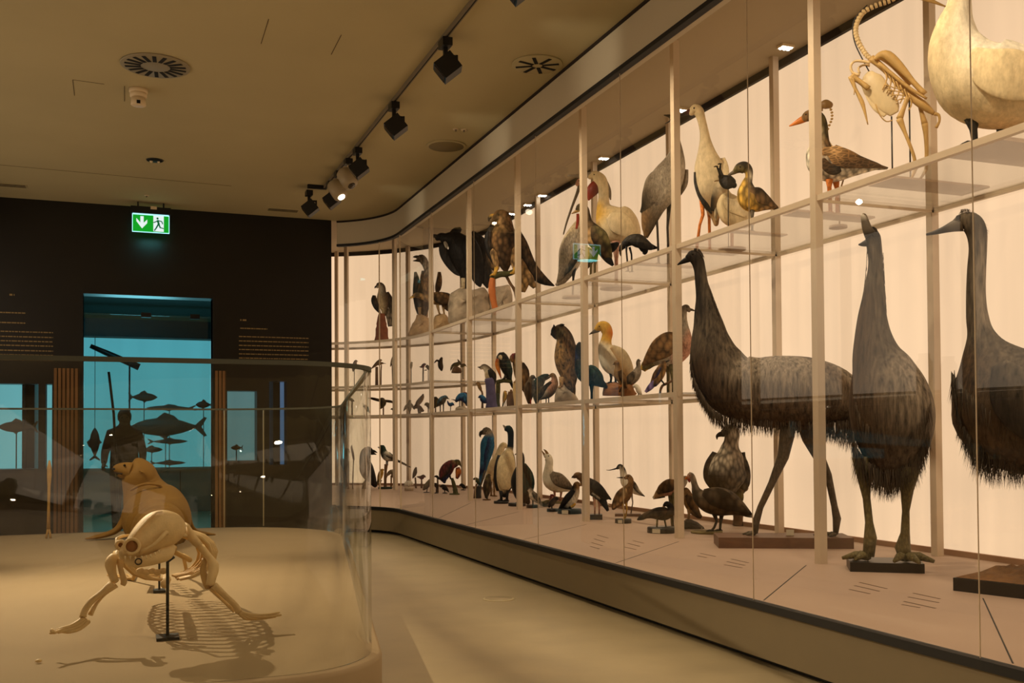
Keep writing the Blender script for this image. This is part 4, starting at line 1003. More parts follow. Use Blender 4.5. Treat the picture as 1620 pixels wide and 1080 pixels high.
class Bird:
    def __init__(s, name, label, cat, foot, z, frac=None, face=-1, group=None, lift=0.0):
        s.z = z
        if frac is None: s.A = on_z(foot[0], foot[1], z)
        else: s.A = shelf_point(foot[0], z, frac)
        s.A.z = z
        D = s.A-CAMO
        s.N = V((-D.x, -D.y, 0)).normalized()
        s.U = V((0, 0, 1)).cross(s.N); s.W = V((0, 0, 1))
        s.D = V((D.x, D.y, 0)).length
        s.s = D.dot(_f)/FPX
        s.face = face
        s.root = thing(name, label, cat, s.A, group)
        s.st = []
        s.footy = pix(s.A+V((0, 0, lift)))[1]
        s.lift = lift
        s.far = s.s > 0.0068
    def p(s, px, py, n=0.0):
        d = pray(px, py); t = (s.A-CAMO).dot(s.N)/d.dot(s.N)
        return CAMO+d*(t*(1-n/s.D))
    def loft(s, name, st, depth=0.85, m=None, n0=0.0, par=None, round_=True, col='tt', off=None, seg=None, k=None):
        k = k or (3 if s.far else 5); seg = seg or (10 if s.far else 18)
        rows = spline([[q[0], q[1], q[2], (q[4] if len(q) > 4 else 0.0)] for q in st], k)
        cols = []
        for i in range(len(st)-1):
            a, b = (st[i][3] if len(st[i]) > 3 else col), (st[i+1][3] if len(st[i+1]) > 3 else col)
            for j in range(k):
                t = j/k
                cols.append(([x*(1-t)+y*t for x, y in zip(CLL[a[0]], CLL[b[0]])], [x*(1-t)+y*t for x, y in zip(CLL[a[-1]], CLL[b[-1]])]))
        a = st[-1][3] if len(st[-1]) > 3 else col
        cols.append((CLL[a[0]], CLL[a[-1]]))
        cen = [s.p(r[0], r[1], n0+r[3]*s.s+(off(r) if off else 0)) for r in rows]
        rad = [max(r[2], 0.12)*s.s for r in rows]
        if round_:
            for e in (0, -1):
                t = (cen[0]-cen[1]).normalized() if e == 0 else (cen[-1]-cen[-2]).normalized()
                r = rad[e]; c = cen[e]; cc = cols[e]
                ex = [(c+t*r*0.5, r*0.82, cc), (c+t*r*0.85, r*0.45, cc), (c+t*r*0.95, r*0.08, cc)]
                for C_, r_, cc_ in ex:
                    if e == 0: cen.insert(0, C_); rad.insert(0, r_); cols.insert(0, cc_)
                    else: cen.append(C_); rad.append(r_); cols.append(cc_)
        rs, vc = [], []
        for i, c in enumerate(cen):
            t = cen[min(i+1, len(cen)-1)]-cen[max(i-1, 0)]
            t = t-s.N*t.dot(s.N)
            t = t.normalized() if t.length > 1e-7 else s.U
            a = s.N.cross(t)*(-s.face); ring = []
            for j in range(seg):
                th = 2*math.pi*j/seg
                ring.append(c+a*math.cos(th)*rad[i]+s.N*math.sin(th)*rad[i]*depth)
                w = min(max((math.cos(th)*1.3+1)/2, 0), 1); w = w*w*(3-2*w)
                vc.append([x*w+y*(1-w) for x, y in zip(*cols[i])])
            rs.append(ring)
        mb = MB(); mb.rings(rs, True, vc)
        return mb.build(name, m or P_FINE, par or s.root)
    def body(s, st, depth=0.85, m=None, name='body', n0=0.0):
        for q in spline([[q[0], q[1], q[2], (q[4] if len(q) > 4 else 0)] for q in st], 4):
            s.st.append((q[0], q[1], q[2], depth, q[3]+n0/s.s))
        return s.loft(name, st, depth, m, n0)
    def hug(s, px, py):
        best = 0.0
        for x, y, r, dp, n in s.st:
            d = math.hypot(px-x, py-y)
            if d < r: best = max(best, (math.sqrt(1-(d/r)**2)*r*dp+n)*s.s)
        return best
    def wing(s, st, m=None, th=0.16, col='bb', both=True, lift=0.6, flat_out=False):
        for sg in ((1, -1) if both else (1,)):
            o = (lambda r, sg=sg: sg*(s.hug(r[0], r[1])+lift*s.s))
            if flat_out: o = (lambda r, sg=sg: sg*lift*s.s)
            s.loft('wing', st, th, m or P_MID, 0.0, None, False, col, o)
    def tail(s, st, m=None, depth=0.45, col='bb', n0=0.0):
        s.loft('tail', st, depth, m or P_MID, n0, None, False, col)
    def beak(s, st, col='kk', depth=0.7, name='beak', n0=0.0):
        s.loft(name, st, depth, P_HORN, n0, None, False, col, k=3)
    def eye(s, px, py, r=1.2, n=None, both=True):
        h = s.hug(px, py) if n is None else n*s.s
        for sg in ((1, -1) if both else (1,)):
            MB().ball(s.p(px, py, sg*h*0.96), r*s.s, 10, 6).build('eye', M_EYE, s.root)
    def leg(s, pts, r, col='kk', n=0.0, toe=5, foot=True, down=True, toes=None):
        """pts in pixels; the last one is carried down to the surface the bird stands on"""
        P = [s.p(a, b, n*s.s) for a, b in pts]
        if down:
            q = s.p(pts[-1][0], s.footy, n*s.s); q.z = s.z+s.lift+(r if not hasattr(r, '__len__') else r[-1])*s.s*0.8; P[-1] = q
        rr = [x*s.s for x in r] if hasattr(r, '__len__') else [r*s.s]*len(P)
        mb = MB(); c = CLL[col[0]]
        mb.tube(P, rr, 6 if s.far else 10, c)
        if foot:
            e = P[-1]; f = s.U*s.face; r1 = rr[-1]*0.8
            for ang, L in (toes or ((0, 1), (35, .9), (-35, .9), (180, .45))):
                d = f*math.cos(R(ang))+s.N*math.sin(R(ang))
                tip = e+d*toe*L*s.s; tip.z = e.z-rr[-1]*0.45
                mid = e+d*toe*L*s.s*0.5; mid.z = e.z+r1*0.25
                mb.tube([e, mid, tip], [r1, r1*0.85, r1*0.35], 6, c)
        return mb.build('leg', P_SKIN, s.root)
    # ---- stands
    def disc(s, px, rpx, hpx, m=None, squash=1.0, name='base', label=False):
        c = V((s.A.x, s.A.y, s.z)); c = s.p(px, pix(s.A)[1]); c.z = s.z
        h = hpx*s.s
        o = MB().lathe(c, [(rpx*s.s, 0), (rpx*s.s, h*0.85), (rpx*s.s*0.96, h)], 28).build(name, m or M_BASEK, s.root)
        if label:
            q = c+s.N*(rpx*s.s+0.0006)+s.U*(-0.35*rpx*s.s)
            q = c+(s.N*0.93-s.U*0.37)*(rpx*s.s+0.001)
            dd = (s.N*0.93-s.U*0.37); uu = V((0, 0, 1)).cross(dd)
            MB().obox(q+V((0, 0, h*0.45)), uu*rpx*s.s*0.28, V((0, 0, 1))*h*0.36, dd*0.0012).build('paper_label', M_LABEL, o, smooth=False)
        return o
    def slab(s, px0, px1, hpx, depth, m=None, name='base', n0=0.0):
        a = s.p(px0, pix(s.A)[1]); b = s.p(px1, pix(s.A)[1]); c = (a+b)/2-s.N*n0; h = hpx*s.s
        c.z = s.z+h/2
        return MB().obox(c, (b-a)/2, V((s.N.x, s.N.y, 0))*depth/2, V((0, 0, h/2))).build(name, m or M_BASEK, s.root, smooth=False)
    def board(s, px0, px1, h, x0, x1, m=None, name='base'):
        """flat board lying square to the shelf, between two pixel columns taken at the bird's own depth"""
        a = s.p(px0, pix(s.A)[1]); b = s.p(px1, pix(s.A)[1])
        lo, hi = min(a.y, b.y), max(a.y, b.y)
        return MB().box((x0, lo, s.z+0.0005), (x1, hi, s.z+h)).build(name, m or M_BASET, s.root, smooth=False)
    def log(s, pts, r, m=None, name='perch', n=0.0, down=False):
        rows = spline([[a, b, q] for (a, b), q in zip(pts, r if hasattr(r, '__len__') else [r]*len(pts))], 3)
        P = [s.p(a, b, n*s.s) for a, b, q in rows]
        if down: P[-1].z = s.z+0.001
        rnd = random.Random(int(pts[0][0]*7))
        return MB().tube(P, [q[2]*s.s*rnd.uniform(0.9, 1.1) for q in rows], 10).build(name, m or M_LOG, s.root)
    def rock(s, poly, depth_px, m=None, name='rock', n=0.0, seed=1):
        """solid boulder: outline in pixels, swollen front and back, jagged"""
        rnd = random.Random(seed); k = len(poly)
        out = spline([list(q) for q in poly]+[list(poly[0])], 3)[:-1]
        cx = sum(q[0] for q in out)/len(out); cy = sum(q[1] for q in out)/len(out)
        rings = []
        for f, dn in ((0.0, 1.0), (0.35, 0.93), (0.65, 0.72), (0.88, 0.42), (1.0, 0.0), (0.9, -0.42), (0.65, -0.75), (0.3, -0.95), (0.0, -1.0)):
            rg = []
            for q in out:
                j = rnd.uniform(0.88, 1.1) if 0 < f < 1 else rnd.uniform(0.96, 1.03)
                P = s.p(cx+(q[0]-cx)*f*j, cy+(q[1]-cy)*f*j, (n+dn*depth_px*rnd.uniform(0.85, 1.1))*s.s)
                P.z = max(P.z, s.z+0.0005)
                rg.append(P)
            rings.append(rg)
        return MB().rings(rings, True).build(name, m or M_ROCK, s.root)
    def shag(s, pts, L, cnt, spread, col='BK', m=None, w=1.0, sway=0.25, seed=3, name='plume_fringe'):
        cnt = int(cnt*1.7); w = w*0.62
        rnd = random.Random(seed); mb = MB(); rows = spline([list(q) for q in pts], 6)
        for i in range(cnt):
            t = rnd.random()*(len(rows)-1); i0 = int(t); f = t-i0; i1 = min(i0+1, len(rows)-1)
            x = rows[i0][0]*(1-f)+rows[i1][0]*f; y = rows[i0][1]*(1-f)+rows[i1][1]*f
            lm = (rows[i0][2]*(1-f)+rows[i1][2]*f) if len(rows[0]) > 2 else 1.0
            n = rnd.uniform(-1, 1)*spread; l = L*lm*rnd.uniform(0.5, 1.1); sx = rnd.uniform(-sway, sway)*l
            P = [s.p(x, y-l*0.35, n*s.s), s.p(x+sx*0.2, y+l*0.15, n*1.04*s.s), s.p(x+sx*0.6, y+l*0.65, n*1.05*s.s), s.p(x+sx, y+l, n*1.02*s.s)]
            c0, c1 = CLL[col[0]], CLL[col[-1]]; u = rnd.random()
            mb.tube(P, [w*s.s, w*s.s*0.9, w*s.s*0.6, w*s.s*0.12], 4, [a*u+b*(1-u) for a, b in zip(c0, c1)])
        o = mb.build(name, m or P_SHAG, s.root); o['kind'] = 'stuff'
        return o
# ---------------------------------------------------------------- the three giant birds on the deck
def deck_box(A, B, hpx, depth, name, m, par, top=None):
    a, b = on_z(*A, DECK), on_z(*B, DECK); d = (b-a); c = (a+b)/2
    nrm = V((0, 0, 1)).cross(d.normalized()); nrm = nrm if nrm.dot(c-V((0, 0, c.z))) > 0 else -nrm
    s_ = (c-CAMO).dot(_f)/FPX; h = hpx*s_
    o = MB().obox(c+nrm*depth/2+V((0, 0, h/2)), d/2, nrm*depth/2, V((0, 0, h/2))).build(name, m, par, smooth=False)
    return o, h, c, nrm, d
# emu ------------------------------------------------------------
b = Bird('emu', 'large shaggy grey-brown emu on a long wooden board, its head turned left', 'bird', (1262, 846), DECK+0.0, face=-1, lift=0.0)
a_, b_ = on_z(1137, 867, DECK), on_z(1351, 868, DECK)
mid = (a_+b_)/2
s_ = (mid-CAMO).dot(_f)/FPX; hb = 17*s_
b.A = V((mid.x, mid.y, DECK))-b.N*0.16; b.root.location = b.A; b.root['_org'] = tuple(b.A)
b.D = V((b.A.x, b.A.y, 0)).length; b.s = (b.A-CAMO).dot(_f)/FPX; b.lift = hb
b.footy = pix(b.A+V((0, 0, hb)))[1]
deck_box((1137, 867), (1351, 868), 17, 0.34, 'base', M_BASEW, b.root)
b.body([(1090, 407, 6.5, 'KK'), (1096, 405, 10, 'KK'), (1103, 412, 10.5, 'KK'), (1107, 426, 9.5, 'GK'), (1110, 448, 10.5, 'GK'), (1114, 470, 13.5, 'GK'), (1117, 492, 19, 'GK'), (1121, 516, 25, 'GG'), (1124, 540, 32, 'GG'),
        (1132, 570, 42, 'GB'), (1152, 602, 50, 'gB'), (1190, 618, 54, 'gB'), (1235, 620, 58, 'gB'), (1280, 624, 58, 'gB'), (1318, 632, 50, 'gB'), (1338, 648, 34, 'GB'), (1348, 664, 16, 'GB')], 0.72, P_SHAG)
b.beak([(1093, 408, 6, 'KK'), (1086, 411, 5, 'kk'), (1079, 414.5, 3.4, 'kk'), (1071.5, 419, 0.8, 'kk')])
b.eye(1096, 402, 1.7)
b.shag([(1098, 395), (1106, 396), (1112, 404)], 7, 60, 6, 'KB', w=0.5, sway=0.9, name='crown_down')
for pts, L, cnt, sp_, seed in (([(1122, 455, .7), (1138, 500, 1), (1152, 545, 1)], 13, 150, 10, 5), ([(1096, 600, .6), (1112, 630, .8), (1130, 655, 1), (1165, 668, 1), (1230, 672, 1), (1290, 674, 1.1), (1325, 676, 1.5), (1350, 676, 2.0), (1357, 664, 2.0)], 20, 900, 34, 6),
                              ([(1092, 565, .6), (1098, 600, 1), (1112, 632, 1)], 18, 160, 20, 7), ([(1102, 470, .5), (1102, 520, .8), (1096, 560, 1)], 9, 110, 12, 8), ([(1140, 600, 1), (1200, 610, 1), (1270, 615, 1), (1330, 640, 1)], 26, 420, 44, 9)):
    b.shag(pts, L, cnt, sp_, 'GB', w=0.8, seed=seed)
b.leg([(1248, 668), (1244, 695), (1239, 722), (1221, 764), (1203, 802), (1196, 825), (1195, 838)], [13, 11, 9, 5.6, 4.8, 6, 4], 'G', 6, 20, toes=((0, 1.0), (38, .85), (-38, .8)))
b.leg([(1274, 668), (1281, 693), (1293, 717), (1310, 751), (1320, 800), (1324, 820), (1322, 834)], [14, 12, 9.5, 5.8, 5, 6.5, 4], 'G', -6, 24, toes=((0, 1.4), (60, .8), (-50, .8)))
MB().obox(b.p(1250, pix(b.A+V((0, 0, hb)))[1], 0.02)+V((0, 0, 0.018)), b.U*0.026, b.N*0.004+V((0, 0, 0.003)), V((0, 0, 0.02))).build('paper_card', M_LABEL, b.root, smooth=False)
# rhea seen from the front -------------------------------------------
b = Bird('rhea', 'large brown rhea facing the glass on a black base with its beak raised', 'bird', (1404, 888), DECK, face=-1)
a_, b_ = on_z(1345, 904, DECK), on_z(1463, 907, DECK); mid = (a_+b_)/2; s_ = (mid-CAMO).dot(_f)/FPX; hb = 15*s_
b.A = V((mid.x, mid.y, DECK))-b.N*0.12; b.root.location = b.A; b.root['_org'] = tuple(b.A)
b.D = V((b.A.x, b.A.y, 0)).length; b.s = (b.A-CAMO).dot(_f)/FPX; b.lift = hb; b.footy = pix(b.A+V((0, 0, hb)))[1]
deck_box((1345, 904), (1463, 907), 15, 0.27, 'base', M_BASEK, b.root)
b.body([(1380, 366, 8, 'Kk'), (1381, 375, 11.5, 'Kk'), (1383, 390, 11.5, 'GG'), (1385, 410, 11, 'GG'), (1385, 428, 12, 'GG'), (1384, 445, 14.5, 'GG'), (1382, 472, 17.5, 'GB'), (1380, 500, 22, 'GB'), (1381, 530, 28, 'GB'), (1386, 560, 37, 'GB'), (1396, 588, 49, 'gB'),
        (1405, 620, 60, 'gB'), (1411, 655, 64, 'gB'), (1412, 692, 58, 'GB'), (1409, 725, 43, 'GB'), (1406, 748, 26, 'BB')], 0.9, P_SHAG)
b.beak([(1377, 372, 9, 'kk', 8), (1372, 362, 7.5, 'GG', 10), (1368.5, 350, 6, 'GG', 10), (1366, 340, 4.2, 'll', 8), (1365.5, 337.5, 1.0, 'll', 7)], depth=0.6)  # pale tip colour stands for a lamp highlight on the beak
b.beak([(1372, 384, 6, 'kk', 6), (1365, 386, 4, 'kk', 7), (1358, 387, 1, 'kk', 7)], name='lower_beak')
b.eye(1383, 372, 2.4, 10.5, False); b.eye(1390, 376, 2.0, 7, False)
for pts, L, cnt, sp_, seed in (([(1350, 690, 1), (1356, 722, 1.6), (1375, 742, 1.5), (1400, 755, 1.6), (1430, 748, 1.5), (1455, 725, 1.4), (1470, 690, 1)], 24, 760, 34, 11), ([(1352, 640, 1), (1370, 680, 1), (1410, 690, 1), (1450, 680, 1), (1472, 645, 1)], 30, 380, 52, 12),
                              ([(1372, 390, .5), (1370, 430, .7), (1364, 480, 1)], 7, 60, 10, 13), ([(1397, 400, .5), (1399, 440, .8), (1402, 490, 1)], 7, 60, 10, 14)):
    b.shag(pts, L, cnt, sp_, 'GB', w=0.8, seed=seed)
b.leg([(1364, 722), (1367, 757), (1371, 788), (1375, 826), (1377, 850), (1374, 866)], [16, 10, 6, 6.2, 10, 9], 'e', 10, 40, toes=((8, 1.0), (45, .7), (-30, .7)))
b.leg([(1438, 738), (1435, 775), (1433, 808), (1432, 843), (1428, 866), (1432, 878)], [18, 10, 5.6, 7, 12, 10], 'e', 10, 36, toes=((60, 0.9), (120, 1.1), (165, 1.2)))
# ostrich at the right edge ------------------------------------------
b = Bird('ostrich', 'tall ostrich at the right edge with flat dark beak, its body cut by the picture', 'bird', (1640, 900), DECK, face=-1)
a_, b_ = on_z(1508, 934, DECK), on_z(1790, 968, DECK); mid = (a_+b_)/2; s_ = (mid-CAMO).dot(_f)/FPX; hb = 22*s_
b.A = V((mid.x, mid.y, DECK))+V((0.30, 0.05, 0)); b.root.location = b.A; b.root['_org'] = tuple(b.A)
b.D = V((b.A.x, b.A.y, 0)).length; b.s = (b.A-CAMO).dot(_f)/FPX; b.lift = hb; b.footy = pix(b.A+V((0, 0, hb)))[1]
o, h, c, nrm, d = deck_box((1508, 934), (1790, 968), 22, 0.52, 'base', M_BASEK, b.root)
gr = MB(); nx, ny = 26, 14; rnd = random.Random(5); vs = []; fs = []
for i in range(nx):
    for j in range(ny):
        e = min(i, nx-1-i, j, ny-1-j)
        q = c+d*(i/(nx-1)-0.5)*0.985+nrm*(0.008+0.504*j/(ny-1))
        vs.append((q.x, q.y, DECK+h+0.002+(0 if e == 0 else min(e, 4)*0.011*rnd.uniform(0.5, 1.3))))
for i in range(nx-1):
    for j in range(ny-1): fs.append((i*ny+j, (i+1)*ny+j, (i+1)*ny+j+1, i*ny+j+1))
gr.add(vs, fs); gr.build('sandy_ground', mat('savanna_soil', (112, 76, 40), 0.95, noise=0.4, nscale=22, bump=1, bscale=70), b.root)
b.body([(1512, 355, 9, 'GG'), (1524, 350, 14, 'GG'), (1537, 353, 17, 'GG'), (1545, 368, 16, 'GG'), (1547, 392, 14, 'gG'), (1545, 426, 14.5, 'gG'), (1544, 465, 15, 'gG'), (1546, 500, 17, 'gG'), (1552, 530, 22, 'GG'),
        (1562, 562, 44, 'GB'), (1583, 602, 86, 'GB'), (1614, 634, 112, 'GB'), (1680, 645, 112, 'GB'), (1740, 640, 100, 'GB'), (1800, 630, 70, 'GB'), (1840, 625, 30, 'GB')], 0.75, P_SHAG)
b.beak([(1522, 354, 13, 'GG'), (1508, 358, 9.5, 'GG'), (1494, 363, 6, 'KK'), (1480, 367.5, 3.8, 'KK'), (1465, 371, 1.8, 'KK')], depth=0.75)
b.eye(1516, 344, 4.2)
b.shag([(1520, 334), (1535, 334), (1553, 348), (1560, 366)], 8, 90, 9, 'GB', w=0.45, sway=1.2, name='head_down')
for pts, L, cnt, sp_, seed in (([(1510, 620, 1), (1518, 668, 1.2), (1536, 702, 1.8), (1560, 724, 2.0), (1600, 730, 1.9), (1660, 740, 1.6)], 22, 620, 50, 21), ([(1505, 600, 1), (1540, 640, 1), (1600, 680, 1), (1660, 700, 1)], 34, 420, 80, 22), ([(1510, 590, 1), (1508, 620, 1), (1514, 660, 1)], 14, 120, 30, 23)):
    b.shag(pts, L, cnt, sp_, 'GK', w=0.9, seed=seed)
for sx, n in ((1690, 16), (1745, -16)):
    b.leg([(sx, 730), (sx-6, 780), (sx+8, 840), (sx, 890)], [22, 14, 8, 8], 'g', n, 34, toes=((0, 1.0), (40, .6)))
b.wing([(1580, 575, 12), (1610, 620, 44), (1650, 650, 52), (1700, 690, 36), (1730, 720, 8)], P_SHAG, 0.14, 'GK')

# ---------------------------------------------------------------- top shelf
# swan
b = Bird('swan', 'huge cream white swan at the top right, its head above the picture', 'bird', (1556, 238), TOPZ, face=-1, lift=0.02)
b.board(1475, 1640, 0.02, 3.93, 4.66)
b.body([(1470, -205, 10, 'ww'), (1482, -212, 15, 'ww'), (1500, -206, 16, 'ww'), (1514, -180, 15, 'ww'), (1519, -130, 14.5, 'ww'), (1520, -70, 15, 'ww'), (1519, -25, 15.5, 'ww'), (1517, 8, 19, 'wc'), (1511, 38, 29, 'wc'), (1511, 70, 41, 'wc'), (1524, 102, 54, 'wc'), (1548, 126, 67, 'wc'), (1585, 136, 68, 'wc'), (1628, 138, 58, 'wc'), (1670, 138, 40, 'wc'), (1700, 138, 20, 'wc')], 0.82, P_SOFT)
b.beak([(1472, -203, 9, 'kk'), (1458, -196, 7, 'oo'), (1440, -188, 4, 'oo')])
b.wing([(1535, 82, 10), (1565, 105, 32), (1605, 120, 38), (1660, 128, 26), (1720, 134, 5)], P_SOFT, 0.16, 'cc')
b.tail([(1680, 138, 22, 'ww'), (1715, 142, 12, 'ww'), (1735, 146, 3, 'ww')])
b.leg([(1538, 188), (1540, 205), (1542, 222), (1541, 240)], [12, 6, 5, 5], 'k', 10, 24)
b.leg([(1582, 185), (1582, 200), (1583, 218), (1584, 236)], [12, 6, 5, 5], 'k', -10, 24)
# big wading bird skeleton
b = Bird('crane_skeleton', 'skeleton of a large long-necked bird held by thin rods beside the swan', 'skeleton', (1430, 292), TOPZ, face=-1, lift=0.012)
b.board(1385, 1478, 0.012, 3.97, 4.66)
neck = spline([[1424, -8], [1406, 2], [1386, 9], [1367, 19], [1357, 34], [1354, 49], [1357, 63], [1364, 77], [1372, 88], [1381, 95]], 3)
for i, (x, y) in enumerate(neck):
    j = min(i+1, len(neck)-1); q = max(i-1, 0)
    d = V((neck[j][0]-neck[q][0], neck[j][1]-neck[q][1])).normalized()
    v = MB(); v.tube([b.p(x-d.x*2.2, y-d.y*2.2), b.p(x, y), b.p(x+d.x*2.2, y+d.y*2.2)], [4.2*b.s, 2.7*b.s, 4.4*b.s], 8)
    v.tube([b.p(x-d.y*4.5, y+d.x*4.5), b.p(x+d.y*3.5, y-d.x*3.5)], [1.1*b.s, 1.3*b.s], 6)
    v.build('neck_vertebra', M_BONE, b.root)
MB().tube([b.p(*q, -0.02) for q in spline([[1372, 8], [1353, 28], [1349, 46], [1352, 66], [1360, 85], [1376, 115]], 3)], 1.0*b.s, 6).build('support_wire', M_BLACK, b.root)
sk_h = MB(); sk_h.rings(chain([b.p(1424, -8), b.p(1434, -12), b.p(1446, -10), b.p(1454, -6)], [4*b.s, 9*b.s, 9*b.s, 4*b.s], 4, 12, 0.8), True); sk_h.build('skull', M_BONE2, b.root)
MB().tube([b.p(1450, -6), b.p(1475, 2), b.p(1500, 12)], [4*b.s, 3*b.s, 0.8*b.s], 8).build('beak', M_BONE2, b.root)
def bn(pts, r, m=M_BONE2, nm='bone', n=0.0):
    rows = spline([[x, y, q] for (x, y), q in zip(pts, r)], 3)
    MB().tube([b.p(x, y, n*b.s) for x, y, q in rows], [q*b.s for *_, q in rows], 8).build(nm, m, b.root)
bn([(1378, 92), (1400, 110), (1436, 147), (1460, 166), (1478, 180)], [6, 5, 6, 7, 3], nm='backbone')
bn([(1384, 94), (1392, 88), (1404, 88), (1422, 104), (1445, 130), (1463, 149)], [3, 6, 8, 7, 4.2, 5], nm='wing_bone', n=9)
bn([(1390, 100), (1410, 116), (1440, 140), (1466, 156)], [3, 3, 2.6, 2], nm='wing_bone', n=13)
bn([(1384, 94), (1396, 90), (1416, 104), (1440, 134)], [3, 6, 6, 3], nm='wing_bone', n=-12)
bn([(1376, 100), (1366, 97), (1352, 97), (1346, 105), (1349, 115), (1360, 119)], [2.4, 2.4, 2, 2, 2.2, 2.6], M_BONE, 'wishbone', 4)
bn([(1376, 104), (1366, 103), (1358, 108), (1360, 116)], [2, 1.8, 1.8, 2], M_BONE, 'wishbone', -6)
bn([(1374, 140), (1360, 129), (1347, 120)], [4.5, 4, 5.5], nm='wing_bone', n=11)
bn([(1346, 121), (1353, 140), (1363, 160), (1368, 176), (1373, 197)], [4.5, 2.6, 3.4, 2.2, 0.8], nm='wing_bone', n=12)
bn([(1349, 123), (1352, 136), (1351, 150)], [2, 1.4, 0.6], nm='wing_bone', n=14)
b.loft('breastbone', [(1376, 113, 4, 'cc'), (1378, 124, 15, 'cc'), (1386, 140, 18, 'cc'), (1398, 156, 17, 'cc'), (1409, 170, 14, 'cc'), (1415, 180, 7, 'cc')], 0.34, P_HORN, 0, None, False)
b.loft('keel', [(1362, 129, 2, 'cc'), (1374, 148, 6, 'cc'), (1388, 168, 8, 'cc'), (1402, 182, 5, 'cc')], 0.25, P_HORN, 0, None, False)
for i in range(7):
    for n_ in (9, -9):
        x = 1398+i*6.5; y = 108+i*6.6
        bn([(x, y), (x+5, y+16), (x-2+i*0.4, y+34-i*1.2)], [1.3, 1.3, 1.0], M_BONE2, 'rib', n_)
for i in range(4):
    bn([(1399+i*6, 133+i*9), (1412+i*5, 138+i*6), (1428+i*2, 142+i*5)], [0.9, 0.9, 0.9], M_BONE2, 'rib', 10)
bn([(1385, 165), (1392, 182), (1402, 192), (1412, 190)], [1, 1, 1, 1], M_BONE2, 'rib_loop', 5)
bn([(1436, 154), (1430, 170), (1423, 188)], [4, 3.4, 5.5], nm='thigh_bone', n=10)
bn([(1423, 188), (1431, 208), (1439, 228), (1446, 248), (1449, 266)], [5.5, 3, 2.6, 2.6, 2.6], nm='shin_bone', n=10)
bn([(1449, 266), (1443, 280), (1436, 288)], [3, 2, 2], nm='foot_bone', n=10)
bn([(1456, 166), (1458, 178), (1463, 196)], [4, 3.4, 5], nm='thigh_bone', n=-10)
bn([(1463, 196), (1465, 215), (1466, 242), (1465, 268)], [5, 3.6, 3, 3], nm='shin_bone', n=-10)
bn([(1465, 268), (1458, 280), (1450, 287)], [3, 2, 2], nm='foot_bone', n=-10)
bn([(1478, 180), (1485, 182), (1486, 192), (1481, 202)], [3, 2.4, 2, 2.6], nm='tail_bone')
for x, y in ((1410.5, 184), (1438.5, 158)):
    a = b.p(x, y); MB().tube([a, V((a.x, a.y, TOPZ+0.012))], 1.2*b.s, 8).build('support_rod', M_BLACK, b.root)
# greylag goose
b = Bird('greylag_goose', 'brown and white barred goose with orange bill on the top shelf', 'bird', (1316, 318), TOPZ, frac=0.5, face=-1, lift=0.014)
b.board(1285, 1345, 0.014, 3.98, 4.6)
b.body([(1272, 188, 6, 'bb'), (1278, 184, 9, 'bb'), (1287, 183, 10, 'bb'), (1296, 188, 9.5, 'ee'), (1302, 200, 7.5, 'ee'), (1302, 213, 8.5, 'ec'), (1299, 228, 15, 'bc'), (1298, 243, 23, 'bw'), (1306, 255, 29, 'bw'), (1324, 260, 28, 'bw'), (1346, 261, 20, 'Bw'), (1368, 262, 12, 'Bw'), (1386, 263, 6, 'Bw'), (1398, 265, 2, 'Bw')], 0.85, P_MID)
b.beak([(1274, 187, 6, 'oo'), (1266, 191, 5.2, 'oo'), (1257, 195.5, 3, 'oo'), (1248.5, 199.5, 1, 'oo')])
b.wing([(1300, 238, 6, 'bb'), (1316, 245, 15, 'tb'), (1338, 251, 15, 'bB'), (1362, 257, 9, 'BB'), (1386, 262, 4, 'BB'), (1405, 265.5, 1, 'BB')], P_EDGE, 0.14)
b.loft('flank_feathers', [(1304, 250, 5, 'BB'), (1308, 262, 8, 'BB'), (1320, 268, 9, 'KK'), (1330, 266, 5, 'kk')], 0.3, P_EDGE, 0, None, False, off=lambda r: b.hug(r[0], r[1])-1.5*b.s)
b.tail([(1375, 262, 7, 'kw'), (1392, 265, 4, 'Kw'), (1404, 267, 1, 'Kw')])
b.eye(1275, 181, 1.4)
b.leg([(1312, 284), (1312, 296), (1314, 318)], [6, 3.4, 3], 'o', 7, 13); b.leg([(1322, 284), (1324, 298), (1325, 318)], [6, 3.4, 3], 'o', -7, 13)
# small skeleton behind the goose
b = Bird('small_bird_skeleton', 'small bird skeleton whose skull shows right behind the goose and post', 'skeleton', (1326, 330), TOPZ, frac=0.8, face=-1, lift=0.0)
b.disc(1326, 14, 4, M_BASET)
b.loft('skull', [(1294, 170, 2, 'nn'), (1299, 167, 5, 'nn'), (1306, 165, 7.5, 'nn'), (1312, 166, 6, 'nn')], 0.8, P_HORN)
b.beak([(1302, 172, 4, 'nn'), (1292, 172, 2.4, 'nn'), (1280, 172, 0.8, 'nn')], 'nn', name='bill')
for x, y in spline([[1313, 170], [1316, 178], [1316, 188], [1312, 198], [1308, 210], [1308, 222]], 2):
    MB().ball(b.p(x, y), 2.3*b.s, 8, 6, (1, 1, 0.8)).build('neck_vertebra', M_BONE2, b.root)
MB().tube([b.p(1308, 222), b.p(1318, 240), b.p(1336, 258), b.p(1350, 270)], [3*b.s, 4*b.s, 3*b.s, 1.5*b.s], 8).build('backbone', M_BONE2, b.root)
for i in range(5):
    for n in (6, -6): MB().tube([b.p(1316+i*5, 238+i*5), b.p(1318+i*5, 250+i*4, n*b.s), b.p(1316+i*4, 264+i*3)], 1.0*b.s, 6).build('rib', M_BONE2, b.root)
for n in (5, -5): b.leg([(1330, 262), (1334, 285), (1328, 305), (1328, 330)], [1.6, 1.3, 1.3, 1.2], 'n', n, 9)
